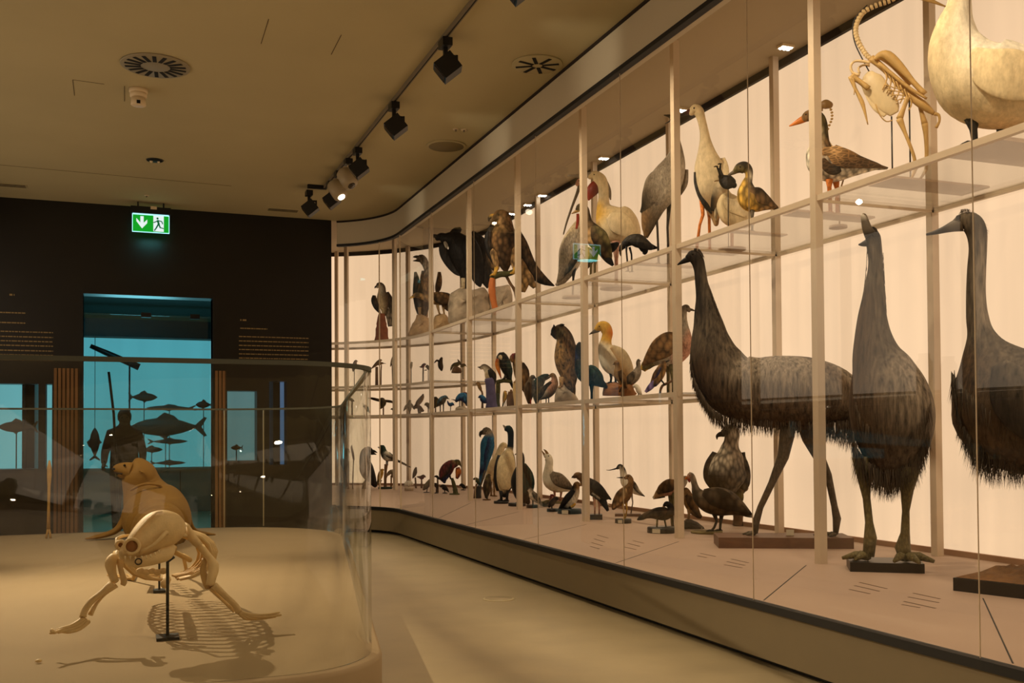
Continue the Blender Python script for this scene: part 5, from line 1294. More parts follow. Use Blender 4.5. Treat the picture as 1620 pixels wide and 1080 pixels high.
# white stork-like wader
b = Bird('white_stork', 'cream white long-necked stork with black wing edges and red legs', 'bird', (1106, 385), TOPZ, frac=0.35, face=-1, lift=0.014)
b.board(1092, 1142, 0.014, 3.95, 4.5)
b.body([(1094, 178, 5, 'cc'), (1099, 173, 8, 'cc'), (1105, 176, 8.2, 'cc'), (1110, 190, 6.6, 'cc'), (1114, 208, 7, 'ca'), (1116, 225, 9.5, 'ca'), (1118, 243, 15, 'ca'), (1121, 262, 22.5, 'ca'), (1126, 285, 26, 'ca'), (1126, 305, 23.5, 'aa'), (1127, 322, 15, 'at'), (1131, 340, 8, 'tt'), (1133, 354, 4, 'tt')], 0.85, P_SOFT)
b.beak([(1093, 176, 4.5, 'hh'), (1082, 180, 3.2, 'KK'), (1068, 187, 2, 'KK'), (1052, 196, 0.7, 'KK')], 'hh')
b.eye(1098, 171, 1.4)
b.wing([(1142, 250, 5, 'ca'), (1144, 268, 9, 'ca'), (1141, 290, 10, 'aa'), (1134, 315, 9, 'tK'), (1130, 334, 6, 'Kk')], P_SOFT, 0.2)
b.wing([(1100, 272, 2.5, 'KK'), (1102, 290, 4, 'Kk'), (1107, 310, 3, 'kk'), (1118, 326, 4, 'kk'), (1126, 338, 1, 'kk')], P_DARK, 0.2, both=False)
b.leg([(1110, 314), (1112, 340), (1107, 356), (1102, 385)], [4, 2.8, 2.2, 2.4], 'o', 3, 12); b.leg([(1120, 326), (1122, 345), (1123, 385)], [3.5, 2.4, 2.2], 'o', -5, 12)
# little black bird
b = Bird('moorhen', 'small round black bird behind the pintail bill with its claws drawn up', 'bird', (1152, 352), TOPZ, frac=0.45, face=-1)
b.body([(1140, 279, 4, 'kk'), (1145, 284, 9, 'kk'), (1151, 288, 11.5, 'kk'), (1158, 291, 9, 'kk'), (1161, 293, 5, 'kk')], 0.8, P_DARK)
b.wing([(1144, 286, 3), (1151, 291, 7), (1159, 294, 4)], P_DARK, 0.2, 'Kk')
b.leg([(1142, 282), (1138, 272), (1134, 263)], [3, 2, 1.2], 'k', 4, 5, down=False); b.leg([(1142, 278), (1139, 268), (1140, 259)], [3, 2, 1.2], 'k', -4, 5, down=False)
b.leg([(1141, 285), (1132, 286), (1130, 287)], [1.5, 1, .6], 't', 0, 3, False, False)
MB().tube([b.p(1152, 297), b.p(1152, 320), V((b.p(1152, 350).x, b.p(1152, 350).y, TOPZ))], 0.7*b.s, 8).build('support_rod', M_BLACK, b.root)
# white duck behind
b = Bird('white_duck', 'cream white round duck between the stork and the pintail', 'bird', (1158, 372), TOPZ, frac=0.55, face=1)
b.disc(1158, 22, 3, M_BASET)
b.body([(1146, 303, 8, 'cc'), (1147, 312, 14, 'cc'), (1152, 323, 20, 'cc'), (1160, 333, 24, 'cc'), (1170, 342, 22, 'cc'), (1180, 349, 15, 'ca'), (1188, 354, 6, 'cc')], 0.8, P_SOFT)
b.tail([(1142, 316, 7, 'ca'), (1135, 334, 5, 'at'), (1133, 350, 2, 'tt')])
b.wing([(1146, 314, 4), (1156, 324, 10), (1170, 334, 7), (1180, 342, 2)], P_SOFT, 0.16, 'ca')
for n in (4, -4): b.leg([(1158, 345), (1158, 372)], [3, 2.4], 'o', n, 8)
# pintail
b = Bird('pintail_duck', 'brown duck with grey-green head and orange-buff breast facing left', 'bird', (1190, 362), TOPZ, frac=0.3, face=-1, lift=0.01)
b.board(1176, 1206, 0.01, 3.93, 4.4)
b.body([(1164, 270, 5, 'ee'), (1170, 266, 8.5, 'Ke'), (1178, 265, 9.5, 'Ke'), (1184, 270, 7, 'Ge'), (1185, 280, 6, 'wy'), (1182, 290, 9, 'Gy'), (1182, 303, 16, 'Gy'), (1188, 314, 20, 'by'), (1198, 318, 18, 'by'), (1210, 321, 13, 'bt'), (1221, 325, 7, 'Bt'), (1229, 328, 2, 'Bt')], 0.85, P_MID)
b.beak([(1166, 270, 4, 'GG'), (1160, 273, 3.4, 'GG'), (1152, 277, 1.6, 'GG')])
b.wing([(1186, 300, 4), (1196, 306, 11), (1208, 314, 9), (1220, 322, 5), (1231, 328, 1)], P_MID, 0.15, 'Bb')
b.tail([(1215, 322, 6, 'Bb'), (1230, 331, 3, 'BB'), (1246, 342, 0.8, 'BB')])
b.eye(1171, 264, 1.1)
for n in (4, -4): b.leg([(1190, 332), (1190, 345), (1190, 362)], [4, 2, 1.8], 'G', n, 8)
# grey heron
b = Bird('grey_heron', 'tall grey heron seen from behind beside the post, its head at the ceiling', 'bird', (1050, 408), TOPZ, frac=0.4, face=-1, lift=0.012)
b.board(1034, 1064, 0.012, 3.95, 4.5)
b.body([(1060, 184, 3, 'KK'), (1063, 186, 5, 'Kl'), (1067, 192, 5, 'gl'), (1069, 206, 4.5, 'gl'), (1070, 222, 6, 'gl'), (1070, 240, 11, 'gl'), (1066, 260, 19, 'lg'), (1056, 282, 26, 'lg'), (1044, 305, 25, 'lg'), (1034, 326, 19, 'gG'), (1028, 345, 14, 'Gb'), (1024, 360, 9, 'Gb'), (1022, 372, 3, 'bb')], 0.85, P_FINE)
b.beak([(1062, 184, 3, 'KK'), (1056, 183, 2, 'KK'), (1050, 182, 0.6, 'KK')])
b.wing([(1052, 264, 4, 'll'), (1040, 284, 16, 'lg'), (1030, 306, 14, 'gG'), (1022, 326, 8, 'Gk'), (1014, 336, 2, 'kk')], P_FINE, 0.16)
b.wing([(1086, 268, 3, 'gg'), (1082, 290, 6, 'gG'), (1076, 308, 2, 'GG')], P_FINE, 0.3, both=False)
b.tail([(1030, 340, 14, 'bB'), (1025, 360, 9, 'bB'), (1022, 376, 3, 'BB')])
b.leg([(1037, 330), (1040, 360), (1041, 385), (1042, 408)], [3.4, 1.8, 1.8, 1.8], 'K', 3, 8); b.leg([(1059, 320), (1056, 360), (1057, 385), (1057, 408)], [3.6, 1.9, 1.9, 1.9], 'K', -3, 8)
# glossy ibis like dark bird
b = Bird('dark_rail', 'small blackish bird bending forward on the shelf below the grey heron', 'bird', (995, 420), TOPZ, frac=0.25, face=-1)
b.body([(981, 396, 2.5, 'kk'), (984, 391, 4.5, 'kk'), (990, 385, 6.5, 'kk'), (999, 380, 9, 'Kk'), (1010, 381, 11, 'Kk'), (1021, 387, 8.5, 'kk'), (1030, 391, 5, 'kk')], 0.8, P_DARK)
b.beak([(982, 395, 2, 'KK'), (981, 400, 1.4, 'KK'), (982, 405, 0.5, 'KK')])
b.wing([(994, 380, 3), (1006, 381, 7), (1020, 388, 6), (1034, 392, 2)], P_DARK, 0.2, 'Kk')
b.tail([(1018, 390, 8, 'kk'), (1020, 398, 5, 'kk'), (1018, 402, 2, 'kk')]); b.tail([(1024, 388, 6, 'kk'), (1033, 391, 4, 'kk'), (1041, 392, 1, 'kk')])
b.leg([(991, 390), (991, 398), (994, 420)], [2, 1.4, 1.3], 'k', 3, 5); b.leg([(996, 391), (999, 402), (1000, 420)], [2, 1.4, 1.3], 'k', -3, 5)
# pelican
b = Bird('white_pelican', 'white pelican with dark red throat pouch and orange breast patch', 'bird', (975, 440), TOPZ, frac=0.65, face=-1, lift=0.0)
b.disc(975, 26, 3, M_BASET)
b.body([(934, 279, 5, 'cc'), (941, 278, 8, 'cc'), (949, 284, 10, 'cc'), (954, 296, 9, 'cc'), (955, 312, 8.5, 'ca'), (955, 326, 11, 'ay'), (960, 338, 20, 'cy'), (968, 348, 28, 'cc'), (980, 356, 31, 'ca'), (992, 363, 26, 'ca'), (1003, 370, 16, 'aa'), (1010, 375, 6, 'aa')], 0.85, P_SOFT)
b.beak([(942, 276, 6, 'll'), (930, 277, 4.5, 'lg'), (916, 278.5, 3.2, 'gg'), (898, 277.5, 1.2, 'gg')], 'gg', name='upper_bill')
b.loft('throat_pouch', [(947, 288, 5, 'hr'), (942, 294, 9, 'hr'), (937, 302, 9.5, 'hr'), (933, 311, 5, 'rr'), (931, 317, 1, 'rr')], 0.5, P_HORN, 0, None, False)
b.loft('head_crest', [(934, 274, 2, 'GG'), (946, 276, 3, 'gg'), (956, 284, 3, 'gg'), (963, 300, 3.6, 'gg'), (966, 316, 1, 'gg')], 0.6, P_FINE, 0, None, False, off=lambda r: 0.002)
b.wing([(962, 342, 6), (976, 350, 17), (992, 362, 14), (1006, 374, 5)], P_SOFT, 0.16, 'ca')
b.tail([(996, 366, 14, 'ca'), (1006, 376, 8, 'aa'), (1012, 384, 2, 'aa')])
b.eye(940, 276, 1.2)
for n in (7, -7): b.leg([(974, 382), (975, 410), (975, 440)], [7, 3, 2.6], 'p', n, 14)
# bittern
b = Bird('bittern', 'streaky olive brown bittern with yellowish beak behind the post', 'bird', (938, 445), TOPZ, frac=0.3, face=-1, lift=0.012)
b.board(924, 960, 0.012, 3.93, 4.5)
b.body([(914, 331, 4, 'Be'), (918, 328, 6.5, 'Be'), (925, 331, 6.5, 'Be'), (928, 342, 6.5, 'Bt'), (930, 353, 8.5, 'Bt'), (937, 366, 14, 'Bt'), (945, 377, 17, 'Bt'), (952, 388, 14, 'Be'), (957, 397, 8, 'BB'), (961, 404, 4, 'BB')], 0.8, P_SCAL)
b.beak([(915, 332, 3.4, 'yy'), (910, 335, 2.2, 'nn'), (904, 338, 0.7, 'nn')])
b.loft('throat_stripe', [(914, 338, 2.2, 'rr'), (914, 350, 2.4, 'rr'), (912, 362, 1.6, 'rr')], 0.5, P_FINE, 0.0, None, False)
b.wing([(938, 358, 4), (946, 371, 12), (954, 386, 12), (962, 404, 7), (966, 418, 1)], P_SCAL, 0.16, 'eB')
b.tail([(954, 392, 8, 'KK'), (966, 392, 8, 'kk'), (976, 386, 4, 'kk'), (979, 384, 1, 'kk')]); b.tail([(950, 396, 6, 'BB'), (962, 410, 6, 'kk'), (970, 420, 2, 'kk')])
b.eye(917, 326, 1.1)
b.leg([(936, 394), (935, 412), (934, 445)], [4, 1.8, 1.7], 'e', 3, 8); b.leg([(944, 396), (941, 420), (941, 445)], [4, 1.8, 1.7], 'e', -3, 8)
b.tail([(938, 394, 9, 'et'), (930, 412, 9, 'et'), (922, 425, 6, 'tt')])
# curlew-billed pale bird
b = Bird('sacred_ibis', 'grey white ibis with very long down-curved bill left of the post', 'bird', (905, 462), TOPZ, frac=0.5, face=-1)
b.disc(905, 16, 3, M_BASET)
b.body([(914, 291, 4, 'pp'), (918, 288, 6.5, 'pp'), (923, 293, 6, 'pp'), (925, 306, 4.5, 'aa'), (925, 325, 4.8, 'aa'), (922, 345, 7, 'la'), (916, 362, 13, 'la'), (909, 380, 17.5, 'la'), (904, 398, 19.5, 'lg'), (900, 416, 17, 'lg'), (893, 434, 11, 'gg'), (886, 446, 6, 'gg')], 0.8, P_FINE)
b.beak([(917, 294, 3.2, 'GG'), (913, 306, 2.5, 'GG'), (905, 327, 2, 'GG'), (897, 350, 1.6, 'GG'), (892, 368, 1.1, 'GG'), (891.5, 371, 0.5, 'GG')], 'GG')
b.wing([(914, 360, 4, 'la'), (902, 380, 9, 'lg'), (896, 404, 10, 'gG'), (890, 430, 7, 'Gg'), (882, 446, 2, 'gg')], P_FINE, 0.18)
b.wing([(922, 390, 3, 'mm'), (912, 405, 5, 'KK'), (900, 424, 5, 'KG'), (892, 436, 1, 'GG')], P_DARK, 0.2, both=False)
b.tail([(896, 430, 11, 'lg'), (888, 444, 7, 'lg'), (879, 451, 1.5, 'gg')])
b.eye(916, 286, 1.0)
for n in (4, -4): b.leg([(908, 424), (907, 440), (906, 462)], [4, 1.8, 1.7], 'K', n, 8)
# golden eagle on a branch
b = Bird('golden_eagle', 'brown mottled eagle with yellow feet gripping an orange branch', 'bird', (797, 500), TOPZ, frac=0.3, face=-1)
b.body([(783, 345, 6, 'bt'), (789, 342, 10, 'bt'), (796, 343, 11, 'bt'), (798, 353, 13, 'bt'), (797, 366, 18, 'Bn'), (796, 380, 20, 'Bb'), (797, 394, 19, 'Bb'), (798, 408, 15, 'BB'), (799, 420, 9, 'BB'), (800, 428, 4, 'BB')], 0.85, P_SCAL)
b.beak([(784, 343, 5, 'yy'), (778, 342, 4, 'ey'), (774, 345, 2.6, 'KK'), (773.5, 350, 0.8, 'KK')], 'ey')
b.wing([(780, 356, 4), (775, 372, 8), (775, 392, 8), (781, 412, 5), (786, 424, 1)], P_DARK, 0.3, 'Bk', both=False)
b.wing([(772, 384, 3), (774, 400, 6), (779, 418, 6), (784, 430, 1)], P_MID, 0.3, 'nB', both=False, lift=-1)
b.loft('thigh', [(784, 400, 9, 'bt'), (785, 413, 6.5, 'tt'), (786, 424, 4, 'tt')], 0.9, P_MID, 0.02)
b.loft('thigh', [(811, 396, 9, 'bt'), (812, 410, 7, 'tt'), (815, 424, 4, 'tt')], 0.9, P_MID, 0.02)
b.wing([(815, 362, 6), (822, 385, 12), (830, 405, 12), (840, 425, 11), (858, 442, 8), (877, 452, 1)], P_MID, 0.3, 'Bk', both=False, lift=-6)
b.tail([(818, 414, 10, 'bB'), (826, 430, 11, 'nB'), (829, 446, 9, 'nn'), (828, 462, 3, 'nn')], P_SCAL); b.tail([(820, 420, 8, 'nB'), (836, 440, 8, 'tB'), (846, 455, 3, 'tn')], P_SCAL)
b.eye(789, 340, 1.3)
for pts in ([(786, 422), (784, 430), (782, 435)], [(815, 422), (814, 428), (812, 432)]): b.leg(pts, [3.4, 3, 2.8], 'y', 4, 7, down=False)
b.log([(779, 440), (778, 455), (780, 472), (786, 500)], [4, 5.6, 5.4, 5], M_LOGO, 'orange_branch', 2, True)
b.log([(776, 440), (790, 434), (804, 433), (818, 427)], [4, 5, 4.6, 3.6], M_MOSS, 'mossy_branch', 1)
b.log([(800, 434), (807, 448), (815, 462), (820, 498)], [2.6, 2.4, 2.4, 2.4], M_LOG, 'thin_branch', -2, True)
# big rock with black vulture
b = Bird('black_vulture', 'huge black vulture with hunched wings standing on the big grey rock', 'bird', (744, 512), TOPZ, frac=0.55, face=-1)
b.rock([(709, 512), (709, 490), (711, 466), (719, 460), (731, 455), (748, 458), (766, 455), (774, 470), (774, 512)], 26, M_ROCK, 'rock', -2, 4)
b.rock([(766, 512), (770, 480), (776, 458), (796, 452), (812, 450), (820, 462), (822, 512)], 24, M_ROCK, 'rock', -10, 5)
b.body([(692, 377, 4, 'kk'), (697, 375, 7, 'Kk'), (704, 377, 8.5, 'kk'), (712, 378, 12, 'kk'), (720, 382, 17, 'kk'), (727, 391, 21, 'kk'), (732, 404, 21, 'kk'), (735, 419, 17, 'kk'), (736, 434, 10, 'kk'), (735, 446, 6, 'kk'), (735, 454, 4, 'kk')], 0.85, P_DARK)
b.beak([(692, 375, 4, 'KK'), (687, 373, 3, 'KK'), (684, 375, 2, 'KK'), (684.5, 379, 0.6, 'KK')])
b.loft('cheek_patch', [(703, 382, 2, 'll'), (706, 388, 3, 'll'), (707, 393, 1, 'll')], 0.4, P_FINE, 0, None, False, off=lambda r: b.hug(r[0], r[1]))
b.loft('neck_ruff', [(715, 372, 6, 'kk'), (722, 366, 7, 'kk'), (728, 362, 3, 'kk'), (725, 359.5, 0.6, 'kk')], 0.9, P_DARK, 0, None, False)
b.wing([(698, 384, 4), (703, 400, 8), (712, 416, 8), (722, 430, 5), (728, 436, 1)], P_DARK, 0.3, 'Kk', both=False, lift=-3)
b.wing([(744, 368, 6), (754, 384, 15), (761, 404, 17), (765, 424, 13), (769, 444, 8), (771, 456, 1)], P_DARK, 0.22, 'Kk', both=False, lift=2)
b.wing([(738, 372, 8), (746, 395, 14), (752, 420, 14), (757, 444, 8), (760, 454, 1)], P_DARK, 0.22, 'kk', both=False, lift=5)
b.eye(696, 374, 1.1)
for x, n in ((733, 4), (738, -4)): b.leg([(x, 440), (x, 450), (x, 457)], [4, 3, 3], 'a', n, 6, down=False)
# low brown bird on dark rock
b = Bird('egyptian_vulture', 'brown bird with low tan head crouching before the big rock', 'bird', (697, 525), TOPZ, frac=0.35, face=-1)
b.rock([(684, 526), (685, 512), (688, 500), (700, 496), (708, 500), (713, 512), (714, 526)], 12, M_ROCKT, 'rock', 0, 8)
b.body([(652, 469, 1.5, 'nn'), (657, 467, 4, 'nn'), (663, 467, 4.5, 'nn'), (670, 470, 5, 'tn'), (679, 472, 7, 'bt'), (689, 472, 10, 'bn'), (700, 472, 10.5, 'bn'), (709, 471, 8, 'Bb'), (714, 471, 4, 'Bb')], 0.8, P_SCAL)
b.beak([(656, 468, 2.6, 'yy'), (651, 470, 1.6, 'yy'), (647, 473, 0.5, 'nn')])
b.wing([(684, 466, 4), (694, 470, 9), (706, 474, 8), (716, 478, 2)], P_SCAL, 0.2, 'bB')
b.tail([(702, 478, 6, 'Bb'), (710, 488, 5, 'BB'), (713, 494, 1, 'BB')])
b.leg([(692, 482), (694, 492), (696, 498)], [3, 1.6, 1.6], 't', 3, 4, down=False); b.leg([(701, 482), (702, 492), (703, 498)], [3, 1.6, 1.6], 't', -3, 4, down=False)
# open-billed brown darter on sandstone
b = Bird('griffon_vulture', 'brown vulture with long pale neck and open bill on sandstone', 'bird', (666, 530), TOPZ, frac=0.5, face=-1)
b.rock([(644, 532), (650, 516), (657, 505), (659, 498), (666, 496), (674, 500), (682, 506), (686, 518), (688, 532)], 16, M_ROCKT, 'rock', 0, 9)
b.body([(662, 409, 3.5, 'gg'), (666, 408, 6, 'gg'), (670, 412, 6.5, 'gg'), (674, 420, 5.5, 'gl'), (677, 430, 6, 'gl'), (676, 442, 9.5, 'bn'), (674, 456, 13, 'bn'), (672, 470, 12.5, 'bB'), (671, 484, 9, 'BB'), (671, 495, 5, 'BB')], 0.8, P_MID)
b.beak([(663, 407, 3, 'GG'), (658, 406, 2.2, 'KK'), (653.5, 406.5, 0.7, 'KK')]); b.beak([(664, 412, 2.6, 'GG'), (659, 412, 1.8, 'KK'), (653.5, 412.5, 0.6, 'KK')], name='lower_beak')
b.wing([(657, 430, 2, 'bb'), (659, 444, 5, 'bB'), (659, 465, 6, 'Bk'), (660, 485, 4, 'kk'), (661, 497, 1, 'kk')], P_MID, 0.4, both=False, lift=-2)
b.wing([(695, 430, 2.5, 'bb'), (695, 442, 4.5, 'bB'), (693, 455, 5, 'BB'), (691, 464, 1.5, 'BB')], P_MID, 0.4, both=False, lift=-2)
b.wing([(669, 428, 2, 'bb'), (669, 444, 5, 'nb'), (670, 460, 5, 'nB'), (672, 470, 1, 'BB')], P_MID, 0.3, both=False, lift=1)
b.eye(666, 406, 0.9)
for x, n in ((664, 3), (675, -3)): b.leg([(x, 486), (x, 494), (x, 500)], [3.6, 2.4, 2.2], 't', n, 4, down=False)
# osprey
b = Bird('osprey', 'small white-breasted brown osprey on a reddish stump at the far left', 'bird', (604, 536), TOPZ, frac=0.4, face=-1)
b.log([(604, 496), (603.5, 508), (604, 520), (604, 536)], [5, 7, 9.5, 12], mat('reddish_stump', (128, 72, 44), 0.9, noise=0.4, nscale=12, bump=1, bscale=24), 'stump', 0, True)
b.body([(597, 453, 3, 'Bw'), (600, 451, 5, 'Bw'), (604, 454, 5.5, 'Bw'), (604.5, 462, 6.5, 'Bw'), (605, 471, 9, 'Ba'), (607, 482, 8, 'Bc'), (608, 491, 5, 'Bc'), (609, 498, 2, 'BB')], 0.8, P_FINE)
b.beak([(597, 453, 2, 'KK'), (594, 453.5, 1.4, 'KK'), (593, 456, 0.5, 'KK')])
b.wing([(592, 467, 2.5), (592, 475, 5), (596, 486, 4.5), (602, 496, 1)], P_MID, 0.3, 'BK', both=False, lift=0)
b.wing([(612, 462, 3), (616, 474, 6), (620, 486, 5.5), (625, 496, 2)], P_MID, 0.3, 'BG', both=False, lift=-3)
b.tail([(613, 488, 5, 'GG'), (617, 502, 6, 'gg'), (619, 516, 5, 'gg')], depth=0.25)
b.eye(599, 450.5, 0.8)
for x, n in ((605, 2), (609, -2)): b.leg([(x, 490), (x, 495), (x-1, 498)], [2, 1.4, 1.4], 'a', n, 3, down=False)
# ---------------------------------------------------------------- middle shelf, right to left
# bustard
b = Bird('bustard', 'large speckled brown bustard behind the post at the right shelf end', 'bird', (1063, 622), MIDZ, frac=0.4, face=1)
b.body([(1090, 491, 3, 'gg'), (1086, 487, 5.5, 'Bg'), (1082, 490, 5.5, 'Bg'), (1082, 503, 4.8, 'gl'), (1083, 517, 6.5, 'gl'), (1084, 531, 10, 'gp'), (1079, 546, 18, 'bp'), (1066, 553, 25, 'bp'), (1052, 557, 24, 'bl'), (1039, 563, 17, 'bl'), (1028, 572, 10, 'be'), (1020, 581, 5, 'ee')], 0.8, P_FINE)
b.beak([(1089, 489, 2.6, 'GG'), (1095, 490, 1.8, 'GG'), (1100, 492, 0.6, 'GG')])
b.wing([(1076, 534, 6), (1062, 540, 17), (1044, 552, 17), (1028, 566, 9), (1017, 578, 2)], P_SCAL, 0.14, 'bb')
b.tail([(1046, 566, 9, 'lk'), (1032, 572, 8, 'kk'), (1022, 578, 8, 'ee'), (1017, 586, 4, 'yy')])
b.eye(1087, 485.5, 1.0)
b.leg([(1062, 572), (1063, 590), (1065, 605), (1065, 622)], [5, 3, 2.4, 2.2], 'e', 5, 8); b.leg([(1056, 572), (1057, 592), (1057, 622)], [5, 2.6, 2.2], 'e', -5, 8)
# roller with blue tail
b = Bird('blue_tailed_bird', 'brown bird with violet blue tail perched on a twig below the bustard', 'bird', (1052, 620), MIDZ, frac=0.2, face=1)
b.log([(1068, 600), (1058, 605), (1048, 610), (1044, 620)], [1.6, 2, 2, 1.8], M_LOG, 'twig', 0, True)
b.body([(1050, 574, 4, 'bb'), (1049, 578, 6, 'bb'), (1046, 585, 8, 'bn'), (1043, 593, 8, 'bn'), (1040, 601, 6, 'bn'), (1036, 608, 4, 'bU')], 0.8, P_MID)
b.beak([(1052, 573, 2, 'KK'), (1056, 571, 1.3, 'KK'), (1060, 570, 0.4, 'KK')])
b.wing([(1044, 580, 3), (1038, 592, 5), (1032, 604, 3), (1027, 612, 1)], P_MID, 0.2, 'bU')
b.tail([(1036, 604, 5, 'vv'), (1028, 613, 4.5, 'vv'), (1021, 620, 2, 'vv')])
for n in (2, -2): b.leg([(1045, 600), (1050, 606), (1051, 609)], [1.6, 1.2, 1], 'k', n, 3, down=False)
# two pigeons + white one
b = Bird('grey_pigeon', 'slim dark grey pigeon with raised head on the brown mound', 'bird', (994, 626), MIDZ, frac=0.25, face=1)
b.rock([(983, 627), (984, 612), (990, 605), (1000, 607), (1003, 627)], 8, mat('brown_mound', (150, 100, 56), 0.9, noise=0.3, nscale=12, bump=.6, bscale=30), 'mound', 0, 3)
b.body([(1010, 570, 2.6, 'GG'), (1009.5, 574, 3.4, 'Gg'), (1010, 580, 3.8, 'Gg'), (1008, 588, 7, 'gg'), (1003, 596, 8.5, 'gg'), (996, 604, 7, 'gG'), (989, 610, 4, 'GG')], 0.8, P_FINE)
b.beak([(1010.5, 570, 1.2, 'KK'), (1012.5, 570.5, .8, 'KK'), (1014.5, 571, .3, 'KK')])
b.wing([(1003, 588, 3), (997, 598, 6), (988, 608, 3), (982, 614, 1)], P_MID, 0.2, 'GG'); b.tail([(990, 608, 3, 'GG'), (985, 613, 3, 'KK'), (980, 620, 1, 'KK')])
for n in (2, -2): b.leg([(1000, 603), (1000, 608)], [1.6, 1.1], 'o', n, 2.5, down=False)
b = Bird('brown_dove', 'small brown dove in front of the gannet, facing left', 'bird', (985, 628), MIDZ, frac=0.15, face=-1)
b.log([(985, 610), (985, 628)], [2.4, 3], M_LOG, 'perch', 0, True)
b.body([(973, 575, 2.6, 'bb'), (975.5, 574, 4, 'bb'), (977, 580, 4, 'bn'), (978, 588, 7, 'bn'), (982, 597, 8, 'bn'), (986, 605, 6, 'bn'), (989, 612, 3, 'BB')], 0.8, P_FINE)
b.beak([(973, 575.5, 1.2, 'KK'), (971, 576, .8, 'KK'), (969, 576.5, .3, 'KK')])
b.wing([(980, 586, 3), (985, 597, 6), (989, 608, 3), (992, 614, 1)], P_MID, 0.2, 'bB')
for n in (2, -2): b.leg([(983, 604), (984, 611)], [1.6, 1.1], 'o', n, 2.5, down=False)
b = Bird('pale_chick', 'small bluish white chick below the grey pigeon on the shelf', 'bird', (1008, 628), MIDZ, frac=0.3, face=1)
b.body([(1003, 611, 2.4, 'll'), (1006, 610, 3.2, 'ww'), (1009, 614, 4, 'lw'), (1011, 619, 4, 'lw'), (1014, 623, 2, 'll')], 0.8, P_SOFT)
b.beak([(1003, 611, 1, 'GG'), (1000.5, 612, .4, 'GG')])
for n in (1.5, -1.5): b.leg([(1010, 622), (1010, 628)], [1, .9], 'G', n, 2.5)
# gannet
b = Bird('gannet', 'large white seabird with golden yellow head and grey bill', 'bird', (975, 624), MIDZ, frac=0.55, face=-1)
b.rock([(953, 626), (955, 610), (962, 604), (978, 605), (996, 606), (1002, 614), (1004, 626)], 12, MATS['brown_mound'], 'mound', 0, 5)
b.body([(945, 520, 5, 'yy'), (950, 517, 8.5, 'yy'), (957, 518, 9.5, 'yy'), (961, 527, 8.5, 'oy'), (959, 538, 8.5, 'yy'), (958, 548, 12, 'aw'), (963, 559, 18, 'aw'), (971, 570, 21.5, 'aw'), (980, 581, 19, 'aw'), (988, 592, 12, 'aw'), (993, 601, 6, 'aw')], 0.82, P_SOFT)
b.beak([(947, 521, 4.4, 'gG'), (942, 523.5, 3.4, 'GG'), (937, 526, 2, 'GG'), (932, 529, .5, 'GG')])
b.wing([(968, 548, 4), (978, 560, 12), (988, 576, 12), (997, 592, 7), (1002, 602, 1)], P_SOFT, 0.15, 'at')
b.eye(948, 516, 1)
b.leg([(966, 587), (967, 598), (966, 605)], [3.4, 1.8, 1.8], 'K', 4, 6, down=False); b.leg([(972, 589), (974, 598), (974, 605)], [3.4, 1.8, 1.8], 'K', -4, 6, down=False)
# capercaillie
b = Bird('black_grouse', 'round black grouse with dark raised tail beside the eagle owl', 'bird', (936, 634), MIDZ, frac=0.3, face=1)
b.disc(930, 14, 2.5, M_BASEK)
b.body([(959, 611, 2.5, 'kk'), (956, 609, 4.5, 'kk'), (951, 606, 7, 'kk'), (944, 600, 13, 'mk'), (934, 594, 17, 'mk'), (924, 589, 14, 'mk'), (918, 582, 9, 'mk'), (916, 572, 6, 'kk')], 0.8, P_DARK)
b.beak([(958, 612, 2, 'KK'), (962, 614, 1.4, 'KK'), (966, 615, .4, 'KK')])
b.tail([(917, 584, 8, 'kk'), (915.5, 565, 6, 'kU'), (916, 548, 5, 'kk'), (918, 541, 2, 'kk')], P_DARK)
b.wing([(942, 590, 4), (932, 592, 11), (922, 594, 9), (914, 598, 2)], P_DARK, 0.18, 'mk')
for n in (3, -3): b.leg([(936, 608), (936, 620), (936, 634)], [4, 2, 2], 'k', n, 6)
# eagle owl
b = Bird('eagle_owl', 'big mottled eagle owl with ear tufts turned to the left', 'bird', (897, 634), MIDZ, frac=0.35, face=-1)
b.rock([(877, 636), (879, 620), (885, 608), (893, 606), (899, 614), (908, 620), (913, 636)], 10, M_ROCK, 'rock', -2, 7)
b.body([(880, 524, 6, 'Be'), (885, 522, 9.5, 'Be'), (890, 528, 12, 'Be'), (894, 538, 14, 'Bn'), (895, 552, 17, 'bn'), (895, 566, 18, 'bn'), (896, 580, 16, 'bn'), (898, 594, 11.5, 'bn'), (901, 606, 9, 'Bb'), (905, 618, 5, 'BB')], 0.85, P_MOTT)
b.loft('face_disc', [(877, 517, 3, 'BB'), (877, 523, 5.5, 'Bk'), (878, 530, 5, 'Bk'), (881, 536, 2, 'BB')], 0.9, P_FINE, 0, None, False)
b.beak([(874, 526, 1.6, 'kk'), (872, 528, 1.2, 'kk'), (872, 531, .4, 'kk')])
b.loft('ear_tuft', [(885, 516, 3, 'Bk'), (889, 514, 2.4, 'kk'), (893, 513.5, .6, 'kk')], 0.8, P_FINE, 0.03, None, False); b.loft('ear_tuft', [(878, 520, 2.4, 'Bk'), (876.5, 516, 1.8, 'kk'), (876, 513, .4, 'kk')], 0.8, P_FINE, -0.03, None, False)
b.wing([(900, 536, 4), (906, 555, 9), (907, 578, 9), (907, 600, 6), (908, 615, 1)], P_MOTT, 0.2, 'Bb')
b.tail([(901, 600, 8, 'Bb'), (905, 616, 6, 'BB'), (908, 628, 2, 'BB')])
for x, n in ((889, 4), (894, -4)): b.leg([(x, 596), (x-1, 606), (x-1, 612)], [5, 3.4, 2.6], 't', n, 5, down=False)
